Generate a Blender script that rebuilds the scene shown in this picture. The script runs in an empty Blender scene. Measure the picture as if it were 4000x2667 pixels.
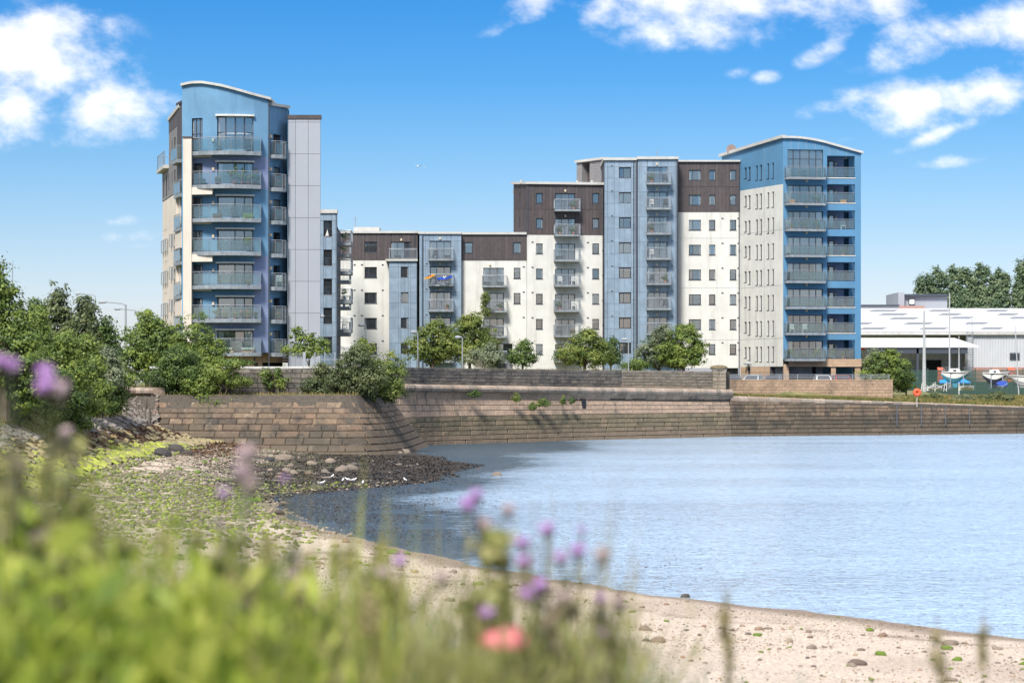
import bpy, math, random
import numpy as np
from mathutils import Vector, Matrix
R = math.radians
C = bpy.context.scene.collection
scene = bpy.context.scene
rnd = random.Random(7)
rng = np.random.default_rng(11)

# ---------------------------------------------------------------- camera
F = 9444.0          # focal length in photo pixels (4000 wide), 85 mm lens
EYE = 5.4           # eye height above the low-tide water
HOR = 1490.0        # horizon row of the photograph
cam_d = bpy.data.cameras.new('camera')
cam = bpy.data.objects.new('camera', cam_d)
C.objects.link(cam)
cam.location = (0, 0, EYE)
cam.rotation_euler = (R(90), 0, 0)
cam_d.sensor_width = 36
cam_d.lens = 85
cam_d.shift_y = (HOR - 1333.5) / 4000
cam_d.clip_start = 0.05
cam_d.clip_end = 9000
cam_d.dof.use_dof = True
cam_d.dof.focus_distance = 190
cam_d.dof.aperture_fstop = 2.9
scene.camera = cam

# ---------------------------------------------------------------- light
SUN_EL, SUN_AZ = 47.0, -19.0      # azimuth of the sun seen from the scene: behind the camera, to the left
scene.view_settings.view_transform = 'Standard'
scene.view_settings.look = 'None'
scene.view_settings.gamma = 1
scene.view_settings.use_curve_mapping = False
scene.view_settings.exposure = 1.2
sun_dir = Vector((math.sin(R(SUN_AZ)) * math.cos(R(SUN_EL)), -math.cos(R(SUN_AZ)) * math.cos(R(SUN_EL)), math.sin(R(SUN_EL))))
sl = bpy.data.lights.new('sun', 'SUN')
sl.energy = 2.7
sl.angle = R(14)
sl.color = (1.0, 0.955, 0.89)
so = bpy.data.objects.new('sun', sl)
C.objects.link(so)
so.rotation_euler = sun_dir.to_track_quat('Z', 'Y').to_euler()
so.location = sun_dir * 300

W = bpy.data.worlds.new('World')
scene.world = W
W.use_nodes = True
nt = W.node_tree
nt.nodes.clear()
def wn(t, **k):
    n = nt.nodes.new(t)
    for a, b in k.items(): setattr(n, a, b)
    return n
def wm(op, a, b=None, c=None, clamp=False):
    n = nt.nodes.new('ShaderNodeMath'); n.operation = op; n.use_clamp = clamp
    for i, v in enumerate((a, b, c)):
        if v is None: continue
        if isinstance(v, (int, float)): n.inputs[i].default_value = v
        else: nt.links.new(v, n.inputs[i])
    return n.outputs[0]
tc = wn('ShaderNodeTexCoord')
sep = wn('ShaderNodeSeparateXYZ'); nt.links.new(tc.outputs['Generated'], sep.inputs[0])
X, Y, Z = sep.outputs
ay = wm('ADD', wm('ABSOLUTE', Y), 0.04)
U = wm('DIVIDE', X, ay)
V = wm('DIVIDE', wm('ABSOLUTE', Z), ay)
sky = wn('ShaderNodeTexSky', sky_type='NISHITA', sun_disc=False, sun_elevation=R(SUN_EL), sun_rotation=math.atan2(sun_dir.x, sun_dir.y),
         air_density=1.0, dust_density=0.6, ozone_density=1.6)
# the sky's colour deepens with height
ramp = wn('ShaderNodeValToRGB')
el = ramp.color_ramp
nt.links.new(wm('DIVIDE', wm('MAXIMUM', Z, 0.0), 0.5), ramp.inputs[0])
stops = [(0.0, (.76, .77, .98)), (0.061, (.70, .74, .97)), (0.125, (.50, .625, .85)), (0.188, (.33, .545, .80)), (.25, (.18, .465, .785)), (.31, (.118, .42, .76)), (0.55, (0.12, 0.43, .78)), (1.0, (0.3, 0.6, .95))]
el.elements[0].position = 0; el.elements[0].color = (*[c / 2 for c in stops[0][1]], 1)
el.elements[1].position = 1; el.elements[1].color = (*[c / 2 for c in stops[-1][1]], 1)
for p, c in stops[1:-1]:
    e = el.elements.new(p); e.color = (*[v / 2 for v in c], 1)
mul = wn('ShaderNodeVectorMath', operation='MULTIPLY'); nt.links.new(sky.outputs[0], mul.inputs[0]); nt.links.new(ramp.outputs[0], mul.inputs[1])
mul2 = wn('ShaderNodeVectorMath', operation='SCALE'); nt.links.new(mul.outputs[0], mul2.inputs[0]); mul2.inputs['Scale'].default_value = 2.0
# clouds: banks laid out by bearing and height, broken up by fractal noise
def pu(x): return (x - 2000) / F
def pv(y): return (HOR - y) / F
banks = [(170, 300, 430, 250, 0, 1.2), (480, 450, 300, 170, 10, 1.05), (300, 160, 260, 90, -8, .9), (90, 430, 330, 170, 0, 1.2), (560, 370, 170, 110, 0, .85),
         (2900, 60, 760, 170, 5, 1.15), (2750, 130, 330, 100, 12, 1.05), (2550, 40, 280, 110, 0, .95), (2820, 150, 130, 45, 20, .9), (3350, 20, 480, 70, 10, .9),
         (2085, 75, 130, 85, 0, .9), (2330, 80, 150, 80, 30, .85), (3170, 240, 130, 50, 25, .85), (3640, 175, 370, 110, 15, .95),
         (3930, 150, 150, 110, 20, .75), (3200, 455, 190, 50, 15, .8), (3650, 420, 480, 115, 14, 1.15), (3900, 400, 260, 90, 10, .9),
         (3600, 560, 200, 35, 22, .85), (3630, 672, 200, 34, 6, .85), (2780, 350, 110, 36, 15, .6), (2950, 350, 60, 30, 10, .6),
         (520, 950, 190, 30, 3, .55), (560, 985, 90, 20, 3, .5), (540, 890, 80, 25, 3, .55), (1330, 10, 150, 35, 0, .6), (1850, 10, 120, 40, 0, .55), (1960, 165, 90, 30, 20, .5)]
M = None
for (cx, cy, rx, ry, rot, a) in banks:
    du = wm('SUBTRACT', U, pu(cx)); dv = wm('SUBTRACT', V, pv(cy))
    c_, s_ = math.cos(R(rot)), math.sin(R(rot))
    e1 = wm('DIVIDE', wm('ADD', wm('MULTIPLY', du, c_), wm('MULTIPLY', dv, s_)), rx / F)
    e2 = wm('DIVIDE', wm('SUBTRACT', wm('MULTIPLY', dv, c_), wm('MULTIPLY', du, s_)), ry / F)
    d2 = wm('ADD', wm('MULTIPLY', e1, e1), wm('MULTIPLY', e2, e2))
    m = wm('MULTIPLY', wm('SUBTRACT', 1.25, wm('SQRT', d2), clamp=True), a)
    M = m if M is None else wm('MAXIMUM', M, m)
comb = wn('ShaderNodeCombineXYZ'); nt.links.new(wm('ADD', wm('MULTIPLY', U, .95), wm('MULTIPLY', V, .15)), comb.inputs[0]); nt.links.new(wm('MULTIPLY', V, 1.35), comb.inputs[1])
n1 = wn('ShaderNodeTexNoise'); n1.inputs['Scale'].default_value = 34; n1.inputs['Detail'].default_value = 10; n1.inputs['Roughness'].default_value = .58
nt.links.new(comb.outputs[0], n1.inputs['Vector'])
n2 = wn('ShaderNodeTexNoise'); n2.inputs['Scale'].default_value = 7; n2.inputs['Detail'].default_value = 3
nt.links.new(comb.outputs[0], n2.inputs['Vector'])
# general broken cloud higher up than the picture and all round, thickened out of view to add fill light
hi = wn('ShaderNodeMapRange'); nt.links.new(V, hi.inputs[0]); hi.inputs[1].default_value = .165; hi.inputs[2].default_value = .30
gen = wm('MULTIPLY', wm('MULTIPLY', wm('SUBTRACT', n2.outputs[0], .25, clamp=True), 7.0, clamp=True), hi.outputs[0])
M = wm('MAXIMUM', M, wm('MULTIPLY', gen, .95))
val = wm('ADD', wm('MULTIPLY', M, .95), wm('MULTIPLY', wm('SUBTRACT', n1.outputs[0], .5), 3.7))
den = wn('ShaderNodeMapRange', interpolation_type='SMOOTHSTEP'); nt.links.new(val, den.inputs[0])
den.inputs[1].default_value = .16; den.inputs[2].default_value = 1.6
dens = wm('MULTIPLY', den.outputs[0], wm('MULTIPLY', M, 3.0, clamp=True))
n3 = wn('ShaderNodeTexNoise'); n3.inputs['Scale'].default_value = 75; n3.inputs['Detail'].default_value = 4
off = wn('ShaderNodeVectorMath', operation='ADD'); nt.links.new(comb.outputs[0], off.inputs[0]); off.inputs[1].default_value = (-.004, .006, 0)
nt.links.new(off.outputs[0], n3.inputs['Vector'])
cr = wn('ShaderNodeValToRGB'); nt.links.new(n3.outputs[0], cr.inputs[0])
cr.color_ramp.elements[0].position = .3; cr.color_ramp.elements[0].color = (.86, .86, .91, 1)
cr.color_ramp.elements[1].position = .62; cr.color_ramp.elements[1].color = (.98, .97, .98, 1)
bg1 = wn('ShaderNodeBackground'); nt.links.new(mul2.outputs[0], bg1.inputs[0]); bg1.inputs[1].default_value = 0.0705
bg2 = wn('ShaderNodeBackground'); nt.links.new(cr.outputs[0], bg2.inputs[0]); bg2.inputs[1].default_value = .58
mixs = wn('ShaderNodeMixShader'); nt.links.new(dens, mixs.inputs[0]); nt.links.new(bg1.outputs[0], mixs.inputs[1]); nt.links.new(bg2.outputs[0], mixs.inputs[2])
outw = wn('ShaderNodeOutputWorld'); nt.links.new(mixs.outputs[0], outw.inputs[0])
scene.cycles.use_denoising = True
scene.cycles.max_bounces = 6
scene.cycles.transparent_max_bounces = 12
scene.cycles.caustics_reflective = False
scene.cycles.caustics_refractive = False
scene.cycles.sample_clamp_indirect = 3

# ---------------------------------------------------------------- helpers
def wx(px, d): return (px - 2000) / F * d
def wz(py, d): return EYE + (HOR - py) / F * d
def P(px, py, d): return Vector((wx(px, d), d, wz(py, d)))

class MB:
    """collects faces; build() links them as one mesh object"""
    def __init__(s): s.v = []; s.f = []
    def add(s, vs, fs):
        b = len(s.v); s.v.extend([tuple(v) for v in vs]); s.f.extend([tuple(i + b for i in f) for f in fs]); return s
    def quad(s, a, b, c, d): return s.add([a, b, c, d], [(0, 1, 2, 3)])
    def box(s, x0, x1, y0, y1, z0, z1):
        return s.hexa([(x0, y0, z0), (x1, y0, z0), (x1, y1, z0), (x0, y1, z0)], [(x0, y0, z1), (x1, y0, z1), (x1, y1, z1), (x0, y1, z1)])
    def hexa(s, lo, hi):
        n = len(lo)
        fs = [tuple(range(n - 1, -1, -1)), tuple(range(n, 2 * n))]
        for i in range(n): j = (i + 1) % n; fs.append((i, j, n + j, n + i))
        return s.add(list(lo) + list(hi), fs)
    def prism(s, pts, z0, z1):
        return s.hexa([(p[0], p[1], z0) for p in pts], [(p[0], p[1], z1) for p in pts])
    def tube(s, pts, rs, n=6, cap=True):
        pts = [Vector(p) for p in pts]
        if isinstance(rs, (int, float)): rs = [rs] * len(pts)
        vs = []
        for i, p in enumerate(pts):
            t = (pts[min(i + 1, len(pts) - 1)] - pts[max(i - 1, 0)])
            if t.length < 1e-6: t = Vector((0, 0, 1))
            t.normalize()
            a = t.cross(Vector((0, 0, 1)) if abs(t.z) < .9 else Vector((1, 0, 0))).normalized(); b = t.cross(a)
            for k in range(n):
                w = 2 * math.pi * k / n
                vs.append(p + a * math.cos(w) * rs[i] + b * math.sin(w) * rs[i])
        fs = []
        for i in range(len(pts) - 1):
            for k in range(n):
                j = (k + 1) % n
                fs.append((i * n + k, i * n + j, (i + 1) * n + j, (i + 1) * n + k))
        if cap:
            fs.append(tuple(range(n - 1, -1, -1))); fs.append(tuple(range((len(pts) - 1) * n, len(pts) * n)))
        return s.add(vs, fs)
    def lathe(s, c, prof, n=12):
        vs = []; fs = []
        for r, z in prof:
            for k in range(n):
                w = 2 * math.pi * k / n; vs.append((c[0] + r * math.cos(w), c[1] + r * math.sin(w), c[2] + z))
        for i in range(len(prof) - 1):
            for k in range(n):
                j = (k + 1) % n; fs.append((i * n + k, i * n + j, (i + 1) * n + j, (i + 1) * n + k))
        fs.append(tuple(range(n - 1, -1, -1))); fs.append(tuple(range((len(prof) - 1) * n, len(prof) * n)))
        return s.add(vs, fs)
    def mesh(s, name, m):
        me = bpy.data.meshes.new(name); me.from_pydata(s.v, [], s.f); me.update()
        if m: me.materials.append(m)
        return me
    def build(s, name, m, parent=None, smooth=False):
        me = s.mesh(name, m)
        if smooth: me.polygons.foreach_set('use_smooth', [True] * len(me.polygons))
        return link(name, me, parent)

WROOT = {}   # things whose parts are modelled in world coordinates
def link(name, me, parent=None, mw=None):
    o = bpy.data.objects.new(name, me); C.objects.link(o)
    if parent is not None:
        o.parent = parent
        if parent.name in WROOT: o.matrix_parent_inverse = WROOT[parent.name]
    return o
def np_mesh(name, V_, F_, m, parent=None, smooth=False, tint=None):
    """quick mesh from numpy arrays: V_ (n,3), F_ (m,k)"""
    me = bpy.data.meshes.new(name)
    V_ = np.asarray(V_, np.float32); F_ = np.asarray(F_, np.int32); k = F_.shape[1]
    me.vertices.add(len(V_)); me.vertices.foreach_set('co', V_.ravel())
    me.loops.add(F_.size); me.loops.foreach_set('vertex_index', F_.ravel())
    me.polygons.add(len(F_)); me.polygons.foreach_set('loop_start', np.arange(0, F_.size, k, dtype=np.int32))
    if smooth: me.polygons.foreach_set('use_smooth', np.ones(len(F_), bool))
    me.update(calc_edges=True)
    if tint is not None:
        a = me.attributes.new('tint', 'FLOAT', 'FACE'); a.data.foreach_set('value', np.asarray(tint, np.float32))
    me.materials.append(m)
    return link(name, me, parent)
def tag(o, label=None, cat=None, group=None, kind=None):
    if label: o['label'] = label
    if cat: o['category'] = cat
    if group: o['group'] = group
    if kind: o['kind'] = kind
    return o
def empty(name, loc, label=None, cat=None, group=None, rz=0):
    o = bpy.data.objects.new(name, None); C.objects.link(o); o.location = loc; o.rotation_euler = (0, 0, rz)
    o.empty_display_size = .2
    return tag(o, label, cat, group)
def wempty(name, loc, label=None, cat=None, group=None):
    o = empty(name, loc, label, cat, group); WROOT[o.name] = Matrix.Translation(-Vector(loc)); return o
def dup(root, loc, rz=0, label=None, group=None, scale=None):
    r = root.copy(); C.objects.link(r); r.location = loc; r.rotation_euler = (0, 0, rz)
    if scale: r.scale = (scale,) * 3 if isinstance(scale, (int, float)) else scale
    if label: r['label'] = label
    if group: r['group'] = group
    for ch in list(root.children):
        c = ch.copy(); C.objects.link(c); c.parent = r
        for g in ch.children:
            d = g.copy(); C.objects.link(d); d.parent = c
    return r

# ---------------------------------------------------------------- materials
def mat(name, col, rough=.7, var=.0, scale=3.0, streak=False, bump=0., bscale=20., rand=0., spec=.5, metal=0., cols=None, stain=None, detail=5):
    """principled paint/stone/metal with noise variation; streak = long vertical weathering; rand = per-object shift of tone"""
    m = bpy.data.materials.new(name); m.use_nodes = True
    t = m.node_tree; b = t.nodes['Principled BSDF']
    b.inputs['Roughness'].default_value = rough; b.inputs['Metallic'].default_value = metal
    b.inputs['Specular IOR Level'].default_value = spec
    N = t.nodes.new; L = t.links.new
    geo = N('ShaderNodeNewGeometry')
    base = None
    if cols:
        r = N('ShaderNodeValToRGB'); oi = N('ShaderNodeObjectInfo'); ar = N('ShaderNodeMath'); L(oi.outputs['Random'], ar.inputs[0]); L(geo.outputs['Random Per Island'], ar.inputs[1]); fr_ = N('ShaderNodeMath'); fr_.operation = 'FRACT'; L(ar.outputs[0], fr_.inputs[0]); L(fr_.outputs[0], r.inputs[0])
        r.color_ramp.elements[0].color = (*cols[0], 1); r.color_ramp.elements[1].color = (*cols[-1], 1)
        for i, c in enumerate(cols[1:-1]):
            e = r.color_ramp.elements.new((i + 1) / (len(cols) - 1)); e.color = (*c, 1)
        base = r.outputs[0]
    else:
        r = N('ShaderNodeRGB'); r.outputs[0].default_value = (*col, 1); base = r.outputs[0]
    if var:
        n = N('ShaderNodeTexNoise'); n.inputs['Scale'].default_value = scale; n.inputs['Detail'].default_value = detail; n.inputs['Roughness'].default_value = .6
        mp = N('ShaderNodeMapping'); L(geo.outputs['Position'], mp.inputs[0]); L(mp.outputs[0], n.inputs['Vector'])
        if streak: mp.inputs['Scale'].default_value = (1, 1, .12)
        mr = N('ShaderNodeMapRange'); L(n.outputs[0], mr.inputs[0]); mr.inputs[1].default_value = .3; mr.inputs[2].default_value = .7
        mr.inputs[3].default_value = 1 - var; mr.inputs[4].default_value = 1 + var
        s = N('ShaderNodeVectorMath'); s.operation = 'SCALE'; L(base, s.inputs[0]); L(mr.outputs[0], s.inputs['Scale']); base = s.outputs[0]
    if rand:
        oi = N('ShaderNodeObjectInfo'); mr = N('ShaderNodeMapRange'); L(oi.outputs['Random'], mr.inputs[0])
        mr.inputs[3].default_value = 1 - rand; mr.inputs[4].default_value = 1 + rand
        s = N('ShaderNodeVectorMath'); s.operation = 'SCALE'; L(base, s.inputs[0]); L(mr.outputs[0], s.inputs['Scale']); base = s.outputs[0]
    for st in (stain or []):
        # (colour, noise scale, stretch z, low, high, amount)
        c, sc, sz, lo, hi_, am = st
        n = N('ShaderNodeTexNoise'); n.inputs['Scale'].default_value = sc; n.inputs['Detail'].default_value = 6; n.inputs['Roughness'].default_value = .65
        mp = N('ShaderNodeMapping'); L(geo.outputs['Position'], mp.inputs[0]); L(mp.outputs[0], n.inputs['Vector']); mp.inputs['Scale'].default_value = (1, 1, sz)
        mr = N('ShaderNodeMapRange'); L(n.outputs[0], mr.inputs[0]); mr.inputs[1].default_value = lo; mr.inputs[2].default_value = hi_; mr.inputs[3].default_value = 0; mr.inputs[4].default_value = am
        mx = N('ShaderNodeMix'); mx.data_type = 'RGBA'; L(mr.outputs[0], mx.inputs[0]); L(base, mx.inputs[6]); mx.inputs[7].default_value = (*c, 1); base = mx.outputs[2]
    L(base, b.inputs['Base Color'])
    if bump:
        n = N('ShaderNodeTexNoise'); n.inputs['Scale'].default_value = bscale; n.inputs['Detail'].default_value = 5; L(geo.outputs['Position'], n.inputs['Vector'])
        bp = N('ShaderNodeBump'); bp.inputs['Strength'].default_value = bump; bp.inputs['Distance'].default_value = .03
        L(n.outputs[0], bp.inputs['Height']); L(bp.outputs[0], b.inputs['Normal'])
    return m
def tide(m, bands):
    """tidal staining by height: bands = [(z0, z1, colour, amount)] mixed over the base colour, edges ragged"""
    t = m.node_tree; b = t.nodes['Principled BSDF']; N = t.nodes.new; L = t.links.new
    geo = N('ShaderNodeNewGeometry'); sp = N('ShaderNodeSeparateXYZ'); L(geo.outputs['Position'], sp.inputs[0])
    n = N('ShaderNodeTexNoise'); n.inputs['Scale'].default_value = 1.1; n.inputs['Detail'].default_value = 5; L(geo.outputs['Position'], n.inputs['Vector'])
    ad = N('ShaderNodeMath'); ad.operation = 'MULTIPLY_ADD'; L(n.outputs[0], ad.inputs[0]); ad.inputs[1].default_value = 1.2; ad.inputs[2].default_value = -.6
    zz = N('ShaderNodeMath'); L(sp.outputs[2], zz.inputs[0]); L(ad.outputs[0], zz.inputs[1])
    base = b.inputs['Base Color'].links[0].from_socket
    for z0, z1, c, am in bands:
        mr = N('ShaderNodeMapRange'); L(zz.outputs[0], mr.inputs[0]); mr.inputs[1].default_value = z0; mr.inputs[2].default_value = z1
        mr.inputs[3].default_value = am; mr.inputs[4].default_value = 0
        mx = N('ShaderNodeMix'); mx.data_type = 'RGBA'; L(mr.outputs[0], mx.inputs[0]); L(base, mx.inputs[6]); mx.inputs[7].default_value = (*c, 1); base = mx.outputs[2]
    L(base, b.inputs['Base Color']); return m
def leafmat(name, c0, c1, c2, trans=.35, patch=.5):
    """foliage: per-leaf tint between three greens plus slow patches; thin leaves let light through"""
    m = bpy.data.materials.new(name); m.use_nodes = True; t = m.node_tree; t.nodes.clear(); N = t.nodes.new; L = t.links.new
    a = N('ShaderNodeAttribute'); a.attribute_name = 'tint'
    geo = N('ShaderNodeNewGeometry'); n = N('ShaderNodeTexNoise'); n.inputs['Scale'].default_value = patch; n.inputs['Detail'].default_value = 3; L(geo.outputs['Position'], n.inputs['Vector'])
    ad = N('ShaderNodeMath'); ad.operation = 'MULTIPLY_ADD'; L(n.outputs[0], ad.inputs[0]); ad.inputs[1].default_value = 1.1; ad.inputs[2].default_value = -.55
    s = N('ShaderNodeMath'); L(a.outputs['Fac'], s.inputs[0]); L(ad.outputs[0], s.inputs[1])
    r = N('ShaderNodeValToRGB'); L(s.outputs[0], r.inputs[0]); e = r.color_ramp
    e.elements[0].position = 0.05; e.elements[0].color = (*c0, 1); e.elements[1].position = .95; e.elements[1].color = (*c2, 1)
    q = e.elements.new(.5); q.color = (*c1, 1)
    d = N('ShaderNodeBsdfPrincipled'); L(r.outputs[0], d.inputs['Base Color']); d.inputs['Roughness'].default_value = .5; d.inputs['Specular IOR Level'].default_value = .35
    tr = N('ShaderNodeBsdfTranslucent'); L(r.outputs[0], tr.inputs[0])
    mx = N('ShaderNodeMixShader'); mx.inputs[0].default_value = trans; L(d.outputs[0], mx.inputs[1]); L(tr.outputs[0], mx.inputs[2])
    o = N('ShaderNodeOutputMaterial'); L(mx.outputs[0], o.inputs[0]); return m
def glassmat(name, tint, refl=.1, clear=.6, rough=.02, dif=.12):
    m = bpy.data.materials.new(name); m.use_nodes = True; t = m.node_tree; t.nodes.clear(); N = t.nodes.new; L = t.links.new
    tr = N('ShaderNodeBsdfTransparent'); tr.inputs[0].default_value = (*[clear * c for c in tint], 1)
    df = N('ShaderNodeBsdfDiffuse'); df.inputs[0].default_value = (*[c * .5 for c in tint], 1)
    m1 = N('ShaderNodeMixShader'); m1.inputs[0].default_value = dif; L(tr.outputs[0], m1.inputs[1]); L(df.outputs[0], m1.inputs[2])
    gl = N('ShaderNodeBsdfGlossy'); gl.inputs[0].default_value = (1, 1, 1, 1); gl.inputs['Roughness'].default_value = rough
    fr = N('ShaderNodeFresnel'); fr.inputs[0].default_value = 1.5
    ad = N('ShaderNodeMath'); ad.use_clamp = True; L(fr.outputs[0], ad.inputs[0]); ad.inputs[1].default_value = refl
    mx = N('ShaderNodeMixShader'); L(ad.outputs[0], mx.inputs[0]); L(m1.outputs[0], mx.inputs[1]); L(gl.outputs[0], mx.inputs[2])
    o = N('ShaderNodeOutputMaterial'); L(mx.outputs[0], o.inputs[0]); return m

ST = [((.30, .27, .22), 1.4, .09, .52, .78, .6)]
RUST = [((.10, .16, .20), 1.1, .06, .55, .8, .45), ((.30, .13, .04), .9, .05, .68, .82, .5)]
m_white = mat('white_render', (.585, .575, .53), .85, .08, .6, stain=ST + [((.42, .40, .36), 5, .03, .55, .75, .35)], bump=.15)
m_cream = mat('cream_render', (.60, .53, .45), .85, .07, .6, stain=ST, bump=.15)
m_blue = mat('blue_render', (.118, .25, .385), .8, .12, .5, stain=[((.05, .12, .24), 1.5, .08, .52, .8, .45)], bump=.15)
m_lilac = mat('faded_lilac_render', (.20, .245, .385), .8, .09, .5, bump=.15, stain=[((.05, .12, .24), 1.5, .08, .52, .8, .4)])
m_blue2 = mat('rust_streaked_blue_render', (.078, .208, .345), .8, .10, .5, stain=RUST, bump=.15)
m_slab = mat('grey_panel', (.305, .322, .355), .6, .03, .6, rand=.02)
m_joint = mat('dark_joint', (.06, .06, .07), .8)
m_metal = mat('blue_grey_metal_panel', (.215, .285, .355), .45, .14, 1.2, rand=.09, stain=[((.10, .13, .16), 1.6, .08, .5, .8, .5), ((.34, .42, .50), 2.4, .06, .60, .85, .4)], metal=.1)
m_brown = mat('dark_brown_cladding_board', (.062, .048, .047), .6, .2, 2.0, rand=.16, stain=[((.12, .10, .095), 4, .3, .55, .8, .5)])
m_grey = mat('grey_weatherboard', (.23, .22, .22), .7, .12, 2, rand=.1)
m_coping = mat('pale_fascia', (.46, .45, .42), .6, .1, 1.0, stain=ST)
m_frame = mat('dark_window_frame', (.045, .05, .062), .4)
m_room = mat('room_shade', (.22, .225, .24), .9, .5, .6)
m_curt = mat('net_curtain', (.80, .80, .77), .9, .2, 9, rand=.12)
m_blind = mat('window_blind', (.66, .62, .55), .9, rand=.3)
m_steel = mat('galvanised_steel', (.30, .33, .36), .4, .15, 4, metal=.35)
m_pipe = mat('dark_downpipe', (.05, .06, .08), .5)
m_slabedge = mat('weathered_balcony_steel', (.20, .225, .245), .55, .3, 2.5, stain=[((.38, .39, .38), 3, .2, .5, .75, .5)])
m_sand_stone = mat('tan_block', (.42, .29, .19), .85, .12, 1.5, rand=.12, bump=.3)
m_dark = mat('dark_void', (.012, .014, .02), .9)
m_lampb = mat('cream_light_fitting', (.62, .52, .36), .5)
m_pane = glassmat('window_glass', (.90, .96, .98), refl=.20, clear=1.0, dif=.06)
m_gpane = glassmat('green_balustrade_glass', (.78, .90, .90), refl=.06, clear=.94, dif=.09)
m_frost = glassmat('frosted_glass', (.9, .92, .95), refl=.2, clear=.25, rough=.4)
# ---------------------------------------------------------------- facades
class Facade:
    """a wall plane from A to B (left to right as seen from the water); u runs along it, n points out of it"""
    def __init__(s, pa, da, pb, db, bulge=0.):
        s.A = Vector((wx(pa, da), da)); s.B = Vector((wx(pb, db), db)); s.L = (s.B - s.A).length
        s.d = (s.B - s.A) / s.L; s.n = Vector((s.d.y, -s.d.x)); s.bulge = bulge
    def bow(s, u):
        t = u / s.L; return s.bulge * 4 * t * (1 - t)
    def p(s, u, z, n=0.):
        q = s.A + s.d * u + s.n * (n + s.bow(u)); return Vector((q.x, q.y, z))
    def u(s, px):
        k = (px - 2000) / F     # (A + d u).x = k (A + d u).y
        return (k * s.A.y - s.A.x) / (s.d.x - k * s.d.y)
    def dist(s, u, n=0): return (s.A + s.d * u + s.n * (n + s.bow(u))).y
    def z(s, py, u, n=0.): return wz(py, s.dist(u, n))
    def rect(s, x0, x1, y0, y1):
        a, b = s.u(x0), s.u(x1); m = (a + b) / 2; return a, b, s.z(y1, m), s.z(y0, m)

def cuts(vals, lo, hi, step=None):
    v = sorted({round(min(max(x, lo), hi), 3) for x in list(vals) + [lo, hi]})
    if step:
        o = []
        for a, b in zip(v, v[1:]):
            k = max(1, math.ceil((b - a) / step)); o += [a + (b - a) * i / k for i in range(k)]
        v = o + [v[-1]]
    return v

def wall_sheet(f, u0, u1, z0, top, holes, m, parent, name='wall', reveal=.16, back=0., n0=0., skew=0.):
    """front face with real openings and reveals; closed by returns, roof and back when back > 0"""
    topf = top if callable(top) else (lambda u: top)
    us = cuts([h[0] for h in holes] + [h[1] for h in holes], u0, u1, 1.0 if (f.bulge or callable(top)) else None)
    zt = min(topf(u) for u in us)
    zs = cuts([h[2] for h in holes] + [h[3] for h in holes], z0, zt)
    b = MB()
    for a, c in zip(us, us[1:]):
        mu = (a + c) / 2
        for i, (p, q) in enumerate(zip(zs, zs[1:])):
            mz = (p + q) / 2
            if any(h[0] < mu < h[1] and h[2] < mz < h[3] for h in holes): continue
            qa = topf(a) if i == len(zs) - 2 else q; qc = topf(c) if i == len(zs) - 2 else q
            b.quad(f.p(a, p, n0), f.p(c, p, n0), f.p(c, qc, n0), f.p(a, qa, n0))
    for h in holes:
        a, c, p, q = h[:4]; r = h[4] if len(h) > 4 else reveal
        b.quad(f.p(a, p, n0), f.p(c, p, n0), f.p(c, p, n0 - r), f.p(a, p, n0 - r))
        b.quad(f.p(a, q, n0 - r), f.p(c, q, n0 - r), f.p(c, q, n0), f.p(a, q, n0))
        b.quad(f.p(a, p, n0 - r), f.p(a, q, n0 - r), f.p(a, q, n0), f.p(a, p, n0))
        b.quad(f.p(c, p, n0), f.p(c, q, n0), f.p(c, q, n0 - r), f.p(c, p, n0 - r))
    if back:
        K = (u1 - u0 - skew) / (u1 - u0); bk = lambda u, z: f.p(u0 + (u - u0) * K, z, -back)
        for u in (u0, u1): b.quad(f.p(u, z0, n0), f.p(u, topf(u), n0), bk(u, topf(u)), bk(u, z0))
        for a, c in zip(us, us[1:]): b.quad(f.p(a, topf(a), n0), f.p(c, topf(c), n0), bk(c, topf(c)), bk(a, topf(a)))
        b.quad(bk(u0, z0), bk(u1, z0), bk(u1, topf(u1)), bk(u0, topf(u0)))
    return b.build(name, m, parent)

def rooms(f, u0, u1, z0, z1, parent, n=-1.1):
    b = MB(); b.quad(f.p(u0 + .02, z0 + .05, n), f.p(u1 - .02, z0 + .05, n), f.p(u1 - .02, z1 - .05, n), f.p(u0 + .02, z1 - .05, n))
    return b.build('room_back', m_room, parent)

def ubox(b, f, u0, u1, z0, z1, n0, n1):
    lo = [f.p(u0, z0, n1), f.p(u1, z0, n1), f.p(u1, z0, n0), f.p(u0, z0, n0)]
    hi = [f.p(u0, z1, n1), f.p(u1, z1, n1), f.p(u1, z1, n0), f.p(u0, z1, n0)]
    return b.hexa(lo, hi)

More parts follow.
